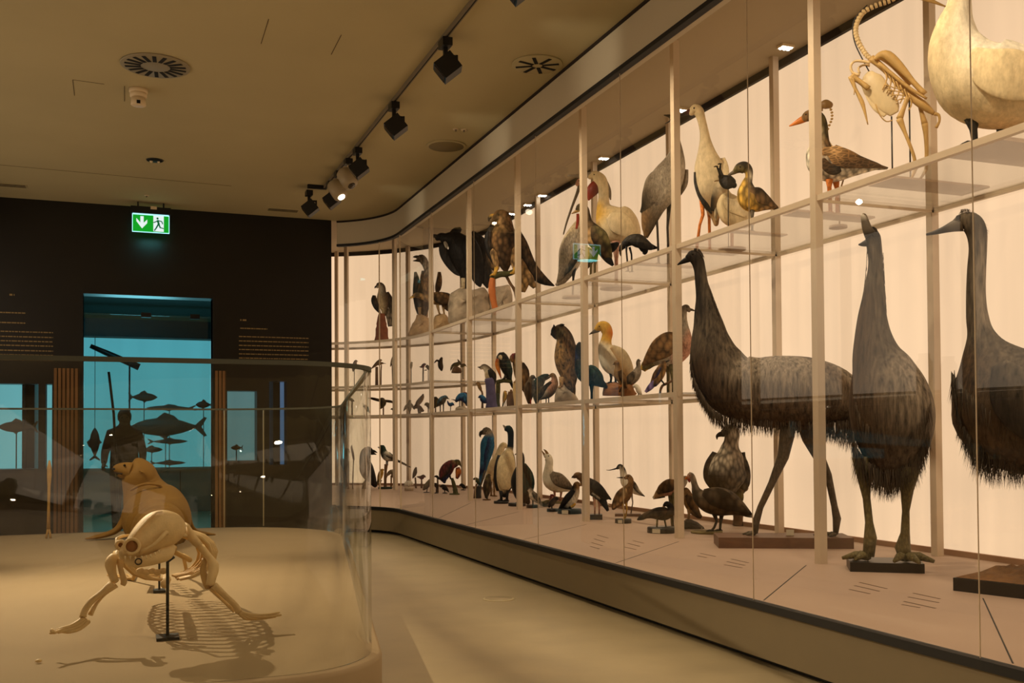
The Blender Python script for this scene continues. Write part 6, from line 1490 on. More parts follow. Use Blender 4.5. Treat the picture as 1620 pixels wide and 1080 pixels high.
# wader with white breast
b = Bird('sandpiper', 'plump buff shorebird with dark wing and head tipped back', 'bird', (866, 640), MIDZ, frac=0.3, face=-1)
b.slab(850, 878, 1.8, 0.12, M_BASEK)
b.body([(871, 594, 2.6, 'bb'), (874.5, 593.5, 4, 'bb'), (877, 599, 4.6, 'bp'), (876, 607, 7.5, 'bp'), (871, 616, 9, 'Bp'), (864, 623, 8, 'Bl'), (857, 628, 4.5, 'Bl'), (852, 632, 1.5, 'Bl')], 0.8, P_FINE)
b.beak([(871, 595, 1.3, 'KK'), (868, 598, .9, 'KK'), (864, 601, .4, 'KK')])
b.wing([(872, 604, 2.5), (864, 613, 5), (857, 623, 4), (850, 633, 1)], P_MID, 0.2, 'KB')
for x, n in ((864, 2), (868, -2)): b.leg([(x, 628), (x, 640)], [1, .8], 'K', n, 3)
# green-backed bird
b = Bird('green_wing_duck', 'dark green winged bird leaning behind the buff shorebird', 'bird', (853, 640), MIDZ, frac=0.45, face=-1)
b.body([(866, 594, 3, 'mm'), (861, 596, 5, 'mm'), (856, 601, 7, 'mG'), (852, 609, 8, 'Gm'), (849, 618, 7, 'ee'), (849, 628, 6, 'Ke'), (849, 636, 3, 'KK')], 0.8, P_DARK)
b.wing([(868, 595, 1.5), (858, 599, 6), (850, 606, 7), (846, 616, 3)], P_DARK, 0.2, 'Gm')
b.beak([(867, 594, 1.4, 'KK'), (870, 594.5, .8, 'KK'), (873, 595, .3, 'KK')])
for n in (2, -2): b.leg([(850, 630), (850, 640)], [1.4, 1.1], 'K', n, 3)
# dark pigeon
b = Bird('dark_pigeon', 'dark slate pigeon standing right of the post by the barred owl', 'bird', (839, 642), MIDZ, frac=0.3, face=1)
b.body([(845, 597, 2.5, 'KK'), (842.5, 596, 3.6, 'GK'), (840, 601, 4.6, 'GG'), (839, 609, 7.5, 'GK'), (838, 618, 8, 'KG'), (837, 627, 6, 'KK'), (837, 636, 3, 'KK')], 0.8, P_FINE)
b.beak([(845, 597, 1.2, 'KK'), (847.5, 598, .8, 'KK'), (850, 599, .3, 'KK')])
b.wing([(836, 604, 3), (834, 615, 6), (835, 627, 4), (837, 636, 1)], P_MID, 0.2, 'GK')
for n in (2, -2): b.leg([(839, 630), (840, 642)], [1.4, 1], 'r', n, 3)
# barred owl/hawk
b = Bird('barred_hawk', 'reddish brown barred owl half behind the post on a pale perch', 'bird', (824, 645), MIDZ, frac=0.35, face=-1)
b.log([(815, 604), (814, 618), (816, 632), (817, 645)], [3, 3, 3.4, 4], mat('pale_perch', (200, 170, 120), 0.8), 'perch', 0, True)
b.body([(811, 566, 4.5, 'hb'), (814, 564, 6.5, 'hb'), (817, 569, 7, 'bn'), (820, 579, 9, 'bn'), (824, 590, 11, 'bn'), (827, 601, 10, 'Bn'), (829, 611, 6.5, 'BB'), (830, 618, 3, 'BB')], 0.85, P_SCAL)
b.loft('face_disc', [(810, 562, 2.5, 'hh'), (810, 567, 4, 'hn'), (811, 573, 2, 'nn')], 0.9, P_FINE, 0.02, None, False)
b.beak([(808, 567, 1.3, 'kk'), (806.5, 569, .9, 'kk'), (807, 571.5, .3, 'kk')])
b.wing([(826, 574, 3), (831, 587, 6), (832, 601, 5), (831, 614, 1)], P_SCAL, 0.2, 'Bb')
b.eye(810, 565, .9)
for n in (2, -2): b.leg([(818, 600), (816, 604)], [2.4, 2], 't', n, 4, down=False)
# toucan
b = Bird('hornbill', 'dark bird with pale cheek and long orange bill hanging down, on a mossy post', 'bird', (790, 646), MIDZ, frac=0.5, face=-1)
b.log([(785, 605), (796, 602), (806, 603), (810, 602)], [3.4, 3.2, 3, 2], M_MOSS, 'mossy_branch')
b.log([(788, 604), (788, 620), (787, 634), (787, 646)], [3.6, 3.6, 4, 5], M_MOSS, 'post', -1, True)
b.body([(790, 565, 5, 'kl'), (794, 563, 7, 'kk'), (797, 569, 8.5, 'kk'), (800, 578, 9.5, 'mk'), (803, 588, 7.5, 'mk'), (806, 597, 4, 'kk')], 0.85, P_DARK)
b.beak([(789, 568, 4.4, 'nr'), (787, 576, 4, 'no'), (789, 586, 2.8, 'oo'), (793, 599, .6, 'rr')], 'oo')
b.loft('cheek_patch', [(790, 562, 2, 'aa'), (792, 565, 3, 'aa'), (793, 569, 1, 'aa')], 0.5, P_FINE, 0, None, False, off=lambda r: b.hug(r[0], r[1]))
b.wing([(801, 572, 3), (805, 584, 6), (807, 596, 3), (809, 603, 1)], P_DARK, 0.2, 'mk')
b.tail([(803, 595, 4, 'kk'), (808, 604, 3, 'kk'), (811, 614, 1, 'kk')])
for n in (2, -2): b.leg([(800, 593), (798, 599)], [2.4, 2], 'K', n, 4, down=False)
# brown stump with yellow bird
b = Bird('yellow_songbird', 'small yellow bird beside the dark stump under the mossy branch', 'bird', (797, 645), MIDZ, frac=0.25, face=1)
b.body([(800, 619.5, 1.8, 'nn'), (799, 620, 2.7, 'ny'), (799, 625, 3.6, 'ey'), (798, 631, 3.2, 'ny'), (796.5, 636, 1.6, 'nn')], 0.8, P_FINE)
b.tail([(797, 634, 1.6, 'ee'), (795, 644, 1, 'ee')]); b.beak([(800.5, 619, .8, 'KK'), (802.5, 619.5, .3, 'KK')])
for n in (1, -1): b.leg([(799, 634), (799, 645)], [.7, .7], 'K', n, 2)
b = Bird('bark_stump', 'split dark stump with three points beside the small yellow bird', 'stump', (810, 645), MIDZ, frac=0.35)
b.log([(806, 619), (805.5, 630), (806, 645)], [2, 4.2, 4.6], M_LOG, 'split_wood', 1, True); b.log([(808.5, 616), (809, 630), (809.5, 645)], [1.6, 4.2, 4.8], M_LOG, 'split_wood', -1, True); b.log([(813.5, 618), (813, 632), (813.5, 645)], [1.2, 3.6, 4.2], M_LOG, 'split_wood', 0, True)
# kingfisher on violet column
b = Bird('kookaburra', 'white and brown big-billed bird on a tall violet-grey stump', 'bird', (776, 648), MIDZ, frac=0.3, face=-1)
b.log([(774, 598), (776, 612), (777, 630), (778, 648)], [8, 8.5, 9, 10], mat('violet_stump', (84, 76, 110), 0.9, noise=0.4, nscale=14, bump=.8, bscale=26), 'stump', 0, True)
b.body([(761, 582, 2.6, 'Bw'), (765, 580, 4.6, 'Bw'), (770, 583, 5.5, 'Bw'), (774, 590, 7.5, 'Ba'), (775, 598, 7, 'Ba'), (777, 606, 4, 'KK')], 0.85, P_FINE)
b.beak([(762, 581, 2.2, 'KK'), (759, 580.8, 1.6, 'KK'), (755.5, 580.5, .4, 'KK')])
b.wing([(774, 584, 3), (779, 593, 6), (781, 603, 4), (782, 610, 1)], P_DARK, 0.2, 'Kk')
for n in (2, -2): b.leg([(772, 598), (771, 601)], [1.8, 1.6], 'K', n, 3, down=False)
b = Bird('small_blue_bird', 'little deep blue bird at the foot of the violet-grey stump', 'bird', (763, 647), MIDZ, frac=0.15, face=-1)
b.body([(758.5, 628, 2, 'UU'), (761, 627, 3.2, 'uU'), (764, 631, 5, 'uU'), (767, 635, 3.6, 'UU'), (770, 637, 1, 'UU')], 0.8, P_FINE)
b.beak([(758.5, 628.3, .9, 'KK'), (756, 629, .3, 'KK')])
for n in (1, -1): b.leg([(764, 635), (764, 647)], [.7, .7], 'K', n, 2.2)
b = Bird('brown_songbird', 'small brown bird on a twig left of the violet-grey stump', 'bird', (762, 648), MIDZ, frac=0.5, face=-1)
b.body([(754.5, 606.5, 1.6, 'bb'), (756.5, 605.5, 2.4, 'bb'), (758, 610, 3, 'bn'), (760, 615, 2.6, 'bn'), (761.5, 619, 1, 'BB')], 0.8, P_FINE)
b.beak([(754.5, 606.5, .8, 'KK'), (752.5, 607, .3, 'KK')])
b.log([(760, 617), (763, 622), (763, 648)], [1.2, 1.6, 2], M_LOG, 'twig', 0, True)
b.leg([(758.5, 614), (760, 617)], [.6, .6], 'K', 0, 1.5, down=False)
# blue fluffy bird on rock, and neighbours
b = Bird('blue_heron', 'fluffy slate blue bird hunched over a small rock', 'bird', (732, 652), MIDZ, frac=0.3, face=-1)
b.rock([(719, 652), (721, 645), (729, 642), (738, 645), (740, 652)], 6, M_ROCK, 'rock', 0, 2)
b.body([(722, 634, 2.4, 'UU'), (725, 630.5, 4.5, 'uU'), (730, 628, 7, 'uU'), (735, 629, 7.5, 'uU'), (738.5, 634, 5.5, 'UU'), (739, 640, 2.5, 'UU')], 0.85, P_SHAG)
b.loft('crest', [(731, 623, 2, 'hh'), (736, 621.5, 1.6, 'hh'), (740, 622, .5, 'hh')], 0.7, P_FINE, 0, None, False)
b.beak([(722, 633.5, 1.2, 'KK'), (718.5, 632.5, .8, 'KK'), (714, 631.5, .3, 'KK')])
b.wing([(728, 627, 2.5), (734, 631, 5), (738, 638, 2)], P_MID, 0.25, 'uU')
for x, n in ((727, 1.5), (732, -1.5)): b.leg([(x, 634), (x, 643)], [.9, .8], 'K', n, 2.4, down=False)
b = Bird('small_slate_bird', 'tiny blue bird with raised tail between the two slate birds', 'bird', (713, 651), MIDZ, frac=0.35, face=1)
b.body([(717, 640, 1.6, 'UU'), (715.5, 638.5, 2.4, 'uU'), (712.5, 640, 3, 'uU'), (709.5, 638, 1.8, 'UU'), (708, 634, .8, 'UU')], 0.8, P_FINE)
b.beak([(717, 640, .8, 'KK'), (719.5, 640.5, .3, 'KK')]);
for n in (1, -1): b.leg([(713, 642), (712.5, 651)], [.6, .6], 'K', n, 2)
b = Bird('slate_crake', 'blue-grey long-legged bird facing right on the curved shelf', 'bird', (700, 653), MIDZ, frac=0.3, face=1)
b.body([(707.5, 629.5, 1.8, 'GG'), (705, 627.5, 2.6, 'qG'), (702, 630, 5, 'qG'), (698.5, 634, 6, 'qG'), (695, 638, 4, 'GG'), (692, 642, 1.4, 'GG')], 0.8, P_FINE)
b.beak([(707.5, 629.5, 1, 'KK'), (711, 631, .4, 'KK')])
b.wing([(702, 628, 2.4), (697, 633, 4), (692, 640, 1)], P_MID, 0.25, 'qG')
for x, n in ((696.5, 1.5), (701.5, -1.5)): b.leg([(x, 638), (x, 646), (x, 653)], [1.3, .9, .9], 'K', n, 2.5)
b = Bird('crested_bird', 'dark crested bird just right of the post near the blue-grey one', 'bird', (689, 654), MIDZ, frac=0.45, face=-1)
b.body([(686, 631, 1.8, 'KK'), (688.5, 629.5, 2.8, 'KK'), (690.5, 634, 4.2, 'eB'), (690, 640, 3.8, 'eB'), (687, 644, 1.6, 'BB')], 0.8, P_FINE)
b.beak([(686, 631, .9, 'KK'), (683.5, 631.5, .3, 'KK')])
b.log([(689, 643), (689, 654)], [1, 1.2], M_LOG, 'perch', 0, True); b.leg([(689, 642), (689, 644)], [.6, .6], 'K', 0, 2, down=False)
b = Bird('green_finch', 'small dark green bird on a stick left of the third post', 'bird', (677, 655), MIDZ, frac=0.3, face=-1)
b.body([(673, 640, 1.8, 'ee'), (675, 638.5, 2.6, 'eB'), (678, 641.5, 3.6, 'eB'), (680, 645, 2, 'BB')], 0.8, P_FINE)
b.beak([(673, 640, .8, 'KK'), (671, 640.5, .3, 'KK')]); b.log([(677.5, 645), (677.5, 655)], [.9, 1.1], M_LOG, 'perch', 0, True); b.leg([(677.5, 644), (677.5, 645.5)], [.5, .5], 'K', 0, 1.6, down=False)
b = Bird('cuckoo', 'dark bird leaning up right over a rounded perch', 'bird', (662, 656), MIDZ, frac=0.35, face=1)
b.body([(669, 624.5, 1.6, 'BB'), (668.5, 627, 2.8, 'Bb'), (665.5, 632, 4, 'Bb'), (661.5, 637, 4, 'Bb'), (658, 641, 2, 'BB')], 0.8, P_FINE)
b.beak([(669.3, 624.5, .8, 'KK'), (670.5, 622.8, .3, 'KK')]); b.tail([(660, 639, 2.4, 'BB'), (656.5, 643, 2, 'BB'), (655, 647, .6, 'BB')])
b.log([(656, 645), (662, 643), (668, 649), (671, 649)], [1.6, 3.4, 2.6, .8], M_LOG, 'rounded_perch'); b.log([(663, 645), (664, 656)], [3, 2.4], M_LOG, 'perch_foot', 0, True)
b.leg([(663, 638), (663, 642)], [.7, .7], 'K', 0, 2, down=False)
b = Bird('faint_hawk', 'pale hazy bird with half open wings seen beside the curved rear post', 'bird', (648, 656), MIDZ, frac=0.7, face=1)
b.body([(648, 634, 1.8, 'gg'), (648, 637, 2.8, 'gl'), (648, 643, 3.6, 'gl'), (648, 649, 2.2, 'gg')], 0.8, P_FINE)
b.wing([(646, 639, 2), (642, 644, 2.4), (638.5, 650, .6)], P_FINE, 0.3, 'gg', both=False, flat_out=True); b.wing([(650, 639, 2), (653, 643, 2), (656, 648, .6)], P_FINE, 0.3, 'gg', both=False, flat_out=True)
b.beak([(649, 633.5, .8, 'KK'), (651, 634, .3, 'KK')]); b.leg([(648, 650), (648, 656)], [.8, .8], 'G', 0, 2)
b = Bird('kestrel', 'hawk with wings stretched level on a stick above the corner shelf', 'bird', (606, 657), MIDZ, frac=0.35, face=-1)
b.body([(602, 632, 2.2, 'Be'), (604.5, 632, 3.8, 'Be'), (606, 637, 5.2, 'eB'), (604, 642, 3.6, 'eB'), (601, 646, 1.4, 'BB')], 0.85, P_MID)
b.wing([(604, 634, 2), (596, 632, 2.4), (588, 630, 1.8), (582.5, 629.5, .5)], P_MID, 0.5, 'BB', both=False, flat_out=True); b.wing([(608, 634, 2), (615, 634.5, 2.2), (621, 636, 1.8), (624, 640, .5)], P_MID, 0.5, 'BB', both=False, flat_out=True)
b.beak([(602, 632.5, .8, 'KK'), (600.5, 634, .3, 'KK')]); b.log([(606.5, 643), (606.5, 657)], [1.1, 1.3], M_LOG, 'stick', 0, True); b.leg([(605.5, 641), (606.5, 644)], [.8, .7], 'y', 0, 2, down=False)
b = Bird('wren', 'tiny bird on a thin stick half behind the second post', 'bird', (621, 656), MIDZ, frac=0.4, face=-1)
b.body([(619, 647, 1, 'GG'), (620.5, 646.5, 1.5, 'GG'), (622.5, 648, 2, 'Gg'), (624.5, 649, .8, 'GG')], 0.8, P_FINE); b.beak([(619, 647, .5, 'KK'), (617.5, 647.3, .2, 'KK')]); b.log([(621.5, 650), (621.5, 656)], [.6, .8], M_LOG, 'stick', 0, True)
b = Bird('starling', 'small dark bird with long tail pointing down right, free of any stand', 'bird', (579, 656), MIDZ, frac=0.3, face=-1)
b.body([(576, 642.5, 1.6, 'KK'), (577.8, 642, 2.4, 'KK'), (580, 645.5, 3.2, 'KB'), (582.5, 649, 2.2, 'BB'), (586, 653, .6, 'BB')], 0.8, P_FINE); b.beak([(576, 642.5, .8, 'KK'), (574.3, 643, .3, 'KK')])
for n in (1, -1): b.leg([(580, 648.5), (579.5, 656)], [.5, .5], 'K', n, 1.8)
b = Bird('tern_on_stick', 'bird balanced level on a tall stick behind the vitrine corner', 'bird', (557, 657), MIDZ, frac=0.35, face=-1)
b.body([(550.5, 629, 1.6, 'BB'), (553, 630.5, 2.2, 'BB'), (556.5, 632.5, 2.4, 'Bb'), (559.5, 634, 1.2, 'BB')], 0.8, P_FINE); b.beak([(550.5, 629, .8, 'KK'), (548.5, 628.3, .3, 'KK')]); b.log([(557, 634), (557, 657)], [1.3, 1.4], M_LOG, 'stick', 0, True)
b = Bird('swallow', 'small bird with folded pointed wings low behind the vitrine corner', 'bird', (545.5, 657), MIDZ, frac=0.4, face=1)
b.body([(546.5, 640.5, 1, 'BB'), (546, 643, 2.2, 'Bb'), (544.5, 647, 2.4, 'Bb'), (542, 651, .8, 'BB')], 0.8, P_FINE); b.wing([(545.5, 643, 1.2), (543, 648, 1.6), (540, 653, .4)], P_FINE, 0.3, 'BB'); b.leg([(546, 648), (546, 657)], [.6, .6], 'K', 0, 1.6); b.beak([(546.8, 640.5, .6, 'KK'), (548.3, 640.8, .2, 'KK')])
# ---------------------------------------------------------------- small upper shelf at the bend
def small(name, label, foot, body, beak, tail=None, legs=(), perch=None, face=-1, frac=0.35, col='Bb'):
    b = Bird(name, label, 'bird', (foot, 590), SMALLZ, frac=frac, face=face)
    b.body([(*q, col) for q in body], 0.8, P_FINE)
    b.beak([(*beak[0], .8, 'KK'), (*beak[1], .25, 'KK')])
    if tail: b.tail([(*q, 'BB') for q in tail])
    for i, lg in enumerate(legs): b.leg([(lg[0], lg[1]), (lg[2], 590)], [.6, .6], 'K', 1-2*(i % 2), 1.8)
    if perch: b.log([perch[0], (perch[1][0], 590)], [perch[2], perch[2]*1.2], M_LOG, 'perch', 0, True)
    return b
small('thrush', 'upright brown bird at the left end of the small upper shelf', 561, [(564, 571, 1.6), (562.5, 571.5, 2.4), (561, 577, 3.4), (559.5, 583, 2.6), (558.5, 587, 1)], ((564.3, 571), (566.5, 571.5)), None, ((560.5, 584, 560.5),), face=1)
small('tit', 'tiny bird on the small upper shelf just beside the vitrine rim', 576, [(573.8, 580, 1.4), (575, 579.5, 2), (576.3, 583.5, 2.6), (577.5, 588, 1.6), (578, 591, .6)], ((573.6, 580), (572, 580.5)), None, ((576.5, 586, 576.5),))
small('woodpecker', 'brown bird leaning over a mossy stub with a wire foot beside it', 597, [(602.5, 569.5, 1.6), (601, 570.5, 2.6), (597.5, 574, 3.2), (593, 578, 2.2), (588, 582.5, .8)], ((603, 569.5), (604.8, 569.8)), None, (), ((596, 580), (596, 0), 2.2), face=1)
small('bee_eater', 'slim bird with long bill right of the mossy stub', 604, [(605.5, 574.5, 1.4), (604, 574.3, 1.8), (601.5, 575.5, 2), (599, 577, 1)], ((606, 574.4), (610.8, 575)), None, (), ((603.5, 577), (602.5, 0), .9), face=1)
small('nuthatch', 'slanting pale stick-like bird left of the second post on the small shelf', 620, [(623, 562.5, 1.2), (622, 565, 1.8), (620, 571, 1.9), (618, 579, .9)], ((623.2, 562.3), (624.5, 561.5)), None, ((620, 575, 621),), face=1, frac=0.6, col='gl')
small('pale_finch', 'faint small upright bird near the curved rear post on the small shelf', 651, [(651, 573, 1.2), (651, 574.5, 1.8), (650.5, 579, 2.2), (650.5, 583, 1)], ((652, 573.3), (653.3, 573.8)), None, ((650.5, 583, 650.5),), face=1, frac=0.8, col='ll')
small('robin', 'small dark bird with tail to the left on thin legs', 669, [(672.8, 576, 1.4), (671, 576.3, 2.2), (668.8, 579, 2.8), (666.5, 580.5, 1.4)], ((673, 576), (674.5, 576.5)), [(667, 580, 1.4), (663.5, 580, .6)], ((669, 581, 668.5), (670, 581, 670)), face=1, col='Kh')
small('quail_chick', 'small dark bird beside the robin-like one, left of the third post', 676, [(674, 580, 1.2), (675.5, 578.5, 2), (677.5, 581.5, 3), (679.5, 584, 1.6)], ((674, 580), (672.5, 580.6)), [(675, 585, 1), (671, 585.5, .4)], ((677.5, 584, 677.5),), col='KB')
b = small('squirrel_like_bird', 'upright dark bird with head turned on a black base, right of third post', 697, [(698.5, 566.5, 2), (697.5, 569.5, 3), (696.5, 575, 4), (697.5, 580.5, 4), (698.5, 585, 2)], ((699.5, 566), (701, 567)), [(695, 572, 1.8), (691, 570, 1.6), (687, 574, .6)], (), None, face=1, col='KB')
b.root['label'] = 'upright dark bird with head turned on a black base, right of third post'; b.root.name = 'shrike'
b.slab(688, 701, 2.2, 0.1, M_BASEK)
b = small('flycatcher_pair', 'dark hump-backed bird stooping on a small brown mound near the shelf end', 722, [(713.5, 584, 1.2), (715, 580, 2), (718.5, 577, 3), (723, 576, 3.4), (727, 574.5, 2.6), (729, 577, 1.2)], ((713.3, 584), (712.8, 587)), [(727, 573, 1.8), (725, 570, 1.2), (724, 568, .4)], (), None, col='Ke')
b.root.name = 'hoopoe'
b.rock([(714, 590), (716, 582), (722, 579), (728, 582), (730, 590)], 5, M_LOG, 'mound', 0, 6)
small('waxwing', 'small dark bird with spread bill right of the brown mound at the shelf end', 734, [(736, 577.5, 1.4), (734.5, 577, 2.2), (732, 578, 2.8), (729.5, 579.5, 1.6)], ((736.3, 577.8), (738.6, 580)), None, ((732.5, 580, 732.5),), face=1, col='Be')
# ---------------------------------------------------------------- birds on the deck, right to left
b = Bird('guineafowl', 'slate grey guineafowl with red wattles in front of the big grey eagle', 'bird', (1130, 843), DECK, face=-1, lift=0.014)
b.disc(1118, 25, 3.2, mat('mossy_base', (112, 96, 52), 0.9, noise=.3, nscale=20))
b.body([(1089, 754, 3, 'pp'), (1092.5, 751.5, 4.8, 'gp'), (1096, 757, 5, 'gg'), (1099, 767, 5, 'gg'), (1102, 777, 8, 'gG'), (1109, 786, 14, 'GG'), (1121, 791, 20, 'GB'), (1136, 793, 22.5, 'GB'), (1151, 796, 20.5, 'GB'), (1166, 802, 14, 'GB'), (1178, 808, 8, 'GK'), (1188, 813, 2.4, 'KK')], 0.85, P_SCAL)
b.beak([(1089, 754, 2.4, 'oo'), (1086, 756, 1.8, 'oo'), (1083.5, 758, .6, 'oo')], 'oo')
b.loft('wattle', [(1089, 757, 1.2, 'rr'), (1090, 760, 2, 'rr'), (1091, 763, .8, 'rr')], .5, P_HORN, 0.012, None, False)
b.loft('casque', [(1091, 749, 2, 'nn'), (1092, 746.5, .6, 'nn')], .6, P_HORN, 0, None, False)
b.wing([(1112, 778, 5), (1128, 784, 14), (1148, 792, 14), (1168, 802, 8), (1184, 811, 2)], P_SCAL, .14, 'GK')
b.tail([(1168, 804, 9, 'GK'), (1182, 813, 5, 'KK'), (1191, 818, 1, 'll')])
b.eye(1091, 752, .9)
b.leg([(1130, 812), (1134, 824), (1130, 834), (1126, 843)], [4, 2.2, 2, 2], 'K', 5, 9); b.leg([(1142, 812), (1140, 826), (1139, 843)], [4, 2.2, 2], 'K', -5, 9)
b = Bird('harpy_eagle', 'big grey eagle facing front on a trunk behind the guineafowl', 'bird', (1165, 832), DECK, face=-1)
b.log([(1150, 776), (1165, 776), (1178, 773), (1190, 769)], [5, 5.5, 4.5, 4], M_LOG, 'branch', -2)
b.log([(1166, 776), (1167, 795), (1168, 812), (1167, 833)], [6, 8, 8, 9], M_LOG, 'trunk', -4, True)
b.body([(1147, 684, 7, 'gg'), (1153, 682, 11, 'gg'), (1158, 686, 12, 'gg'), (1157, 698, 11.5, 'gg'), (1155, 709, 15, 'gl'), (1154, 722, 22, 'gl'), (1151, 738, 29, 'Gl'), (1150, 752, 32, 'Gk'), (1151, 766, 27, 'GK'), (1154, 778, 16, 'GK'), (1158, 786, 7, 'KK')], .85, P_MID)
b.beak([(1145, 686, 5, 'KK'), (1139, 687, 4, 'KK'), (1134.5, 690, 2.4, 'KK'), (1134.5, 695, .6, 'KK')])
b.wing([(1131, 715, 4), (1124, 735, 9), (1122, 755, 9), (1126, 772, 3)], P_MID, .4, 'GK', both=False, lift=-6)
b.wing([(1176, 715, 4), (1179, 735, 9), (1179, 758, 10), (1174, 780, 3)], P_MID, .4, 'GK', both=False, lift=-6)
b.tail([(1162, 772, 12, 'GK'), (1170, 786, 7, 'ee'), (1172, 796, 2, 'ee')])
b.eye(1148, 681, 1.4)
for x, n in ((1146, 6), (1158, -2)): b.leg([(x, 764), (x+4, 771)], [5, 3.2], 'y', n, 8, down=False)
# moorhen left of the post
b = Bird('coot', 'dark moorhen on a black round base left of the sixth post', 'bird', (1047, 842), DECK, face=-1, lift=0.03)
b.disc(1047, 23, 9, M_BASEK, label=True)
b.body([(1051, 799, 2.6, 'kk'), (1055, 797, 4.6, 'kk'), (1060, 801, 5, 'kk'), (1060, 809, 8, 'BK'), (1052, 812, 10.5, 'BK'), (1041, 812, 10, 'BK'), (1030, 813, 7, 'BB'), (1020, 816, 4.5, 'BB')], .8, P_FINE)
b.beak([(1051, 800, 1.8, 'rr'), (1047, 802.5, .5, 'yy')], 'rr')
b.wing([(1056, 806, 3), (1045, 809, 7), (1030, 813, 4), (1020, 818, 1)], P_MID, .18, 'BK')
b.tail([(1022, 815, 5, 'BB'), (1014, 819, 4, 'kk'), (1008, 822, 1, 'kk')])
b.leg([(1040, 820), (1039, 833)], [1.6, 1.3], 'e', 3, 6); b.leg([(1051, 820), (1054, 833)], [1.6, 1.3], 'e', -3, 6)
# two brown birds around the post
b = Bird('great_bustard', 'hunched brown bird with drooping tail behind the moorhen', 'bird', (1066, 836), DECK, face=1)
b.body([(1087, 757, 3, 'lg'), (1084, 757, 5, 'bl'), (1080, 763, 7, 'bl'), (1071, 769, 11, 'bp'), (1061, 771, 12, 'bp'), (1051, 775, 10.5, 'bp'), (1043, 780, 7, 'bt'), (1037, 785, 3.5, 'tt')], .8, P_FINE)
b.beak([(1087, 756, 1.8, 'GG'), (1090, 757.5, 1.3, 'GG'), (1093, 759.5, .4, 'GG')])
b.wing([(1072, 763, 4), (1060, 767, 10), (1048, 773, 8), (1040, 779, 3)], P_MID, .16, 'bB')
b.tail([(1050, 780, 7, 'tk'), (1040, 784, 5, 'te'), (1033, 788, 2, 'ww')])
for x, n in ((1067, 3), (1061, -3)): b.leg([(x, 778), (x+1, 800), (x+3, 836)], [5, 3, 2.4], 'e', n, 8)
b = Bird('snipe_hawk', 'brown bird sliding down right of the post on a dark rock', 'bird', (1097, 836), DECK, face=-1)
b.rock([(1076, 838), (1080, 826), (1088, 820), (1098, 823), (1108, 829), (1113, 838)], 13, mat('dark_rock', (58, 48, 40), .9, noise=.4, nscale=14, bump=.8, bscale=30), 'rock', 0, 3)
b.body([(1081, 774, 4, 'bb'), (1084, 777, 7, 'bn'), (1088, 787, 9, 'bn'), (1093, 798, 9.5, 'bn'), (1099, 808, 8, 'Bb'), (1105, 815, 4, 'BB')], .8, P_FINE)
b.beak([(1080, 774, 2, 'KK'), (1076, 776, 1.4, 'KK'), (1075, 779, .4, 'KK')])
b.wing([(1087, 782, 4), (1094, 795, 7), (1102, 808, 5), (1109, 818, 1.4)], P_MID, .2, 'bB')
b.tail([(1099, 808, 6, 'BB'), (1105, 815, 5, 'BB'), (1110, 818, 2.4, 'BB')])
for n in (3, -3): b.leg([(1090, 804), (1090, 814), (1089, 823)], [3.6, 2, 2], 't', n, 5, down=False)
# waders
b = Bird('stone_curlew', 'buff wader with straight beak on a black round base, facing left', 'bird', (986, 827), DECK, face=-1, lift=0.03)
b.disc(986, 13, 7, M_BASEK, label=True)
b.body([(990, 756, 2.4, 'tt'), (994, 754, 4.2, 'bt'), (998, 759, 4.4, 'bt'), (997, 767, 5, 'bt'), (993, 775, 9, 'bt'), (987, 783, 11.5, 'bt'), (980, 791, 9.5, 'bt'), (974, 798, 6, 'bt'), (970, 803, 2.5, 'bb')], .8, P_FINE)
b.beak([(991, 755.5, 1.6, 'KK'), (983, 755.3, 1.1, 'KK'), (975.5, 755.2, .4, 'KK')])
b.wing([(990, 772, 3), (983, 782, 8), (975, 793, 6), (969, 803, 2)], P_MID, .18, 'tb')
b.tail([(976, 795, 5, 'bb'), (971, 803, 3.4, 'BB'), (969, 806, 1, 'BB')])
b.eye(994, 753, .9)
b.leg([(985, 794), (986, 800), (988, 817)], [3.4, 1.3, 1.2], 'y', 2, 6); b.leg([(989, 792), (992, 804), (989, 817)], [2.4, 1.1, 1.1], 'y', -3, 6)
b = Bird('avocet', 'white and black avocet with upturned thin bill behind the buff wader', 'bird', (995, 816), DECK, face=-1, lift=0.01)
b.slab(973, 1014, 4, .12, M_BASEW)
b.body([(977, 740, 2.4, 'kk'), (981, 737.5, 4, 'kw'), (985, 743, 4.6, 'kw'), (987, 752, 6, 'ww'), (990, 761, 8.5, 'ww'), (997, 769, 9, 'ww'), (1004, 776, 5.5, 'kw'), (1011, 781, 2.5, 'kw'), (1018, 784, .8, 'kk')], .8, P_SOFT)
b.beak([(978, 740, 1.5, 'KK'), (971, 742, 1, 'KK'), (964, 743.4, .6, 'KK'), (959, 743, .25, 'KK')])
b.wing([(995, 757, 2.5, 'ww'), (1002, 766, 4.5, 'kk'), (1010, 777, 3, 'wk'), (1020, 785, .6, 'kk')], P_FINE, .2)
b.leg([(995, 776), (992, 796), (991, 816)], [1.8, 1, 1], 'g', 2, 6); b.leg([(999, 777), (1001, 795), (998, 816)], [1.8, 1, 1], 'g', -2, 6)
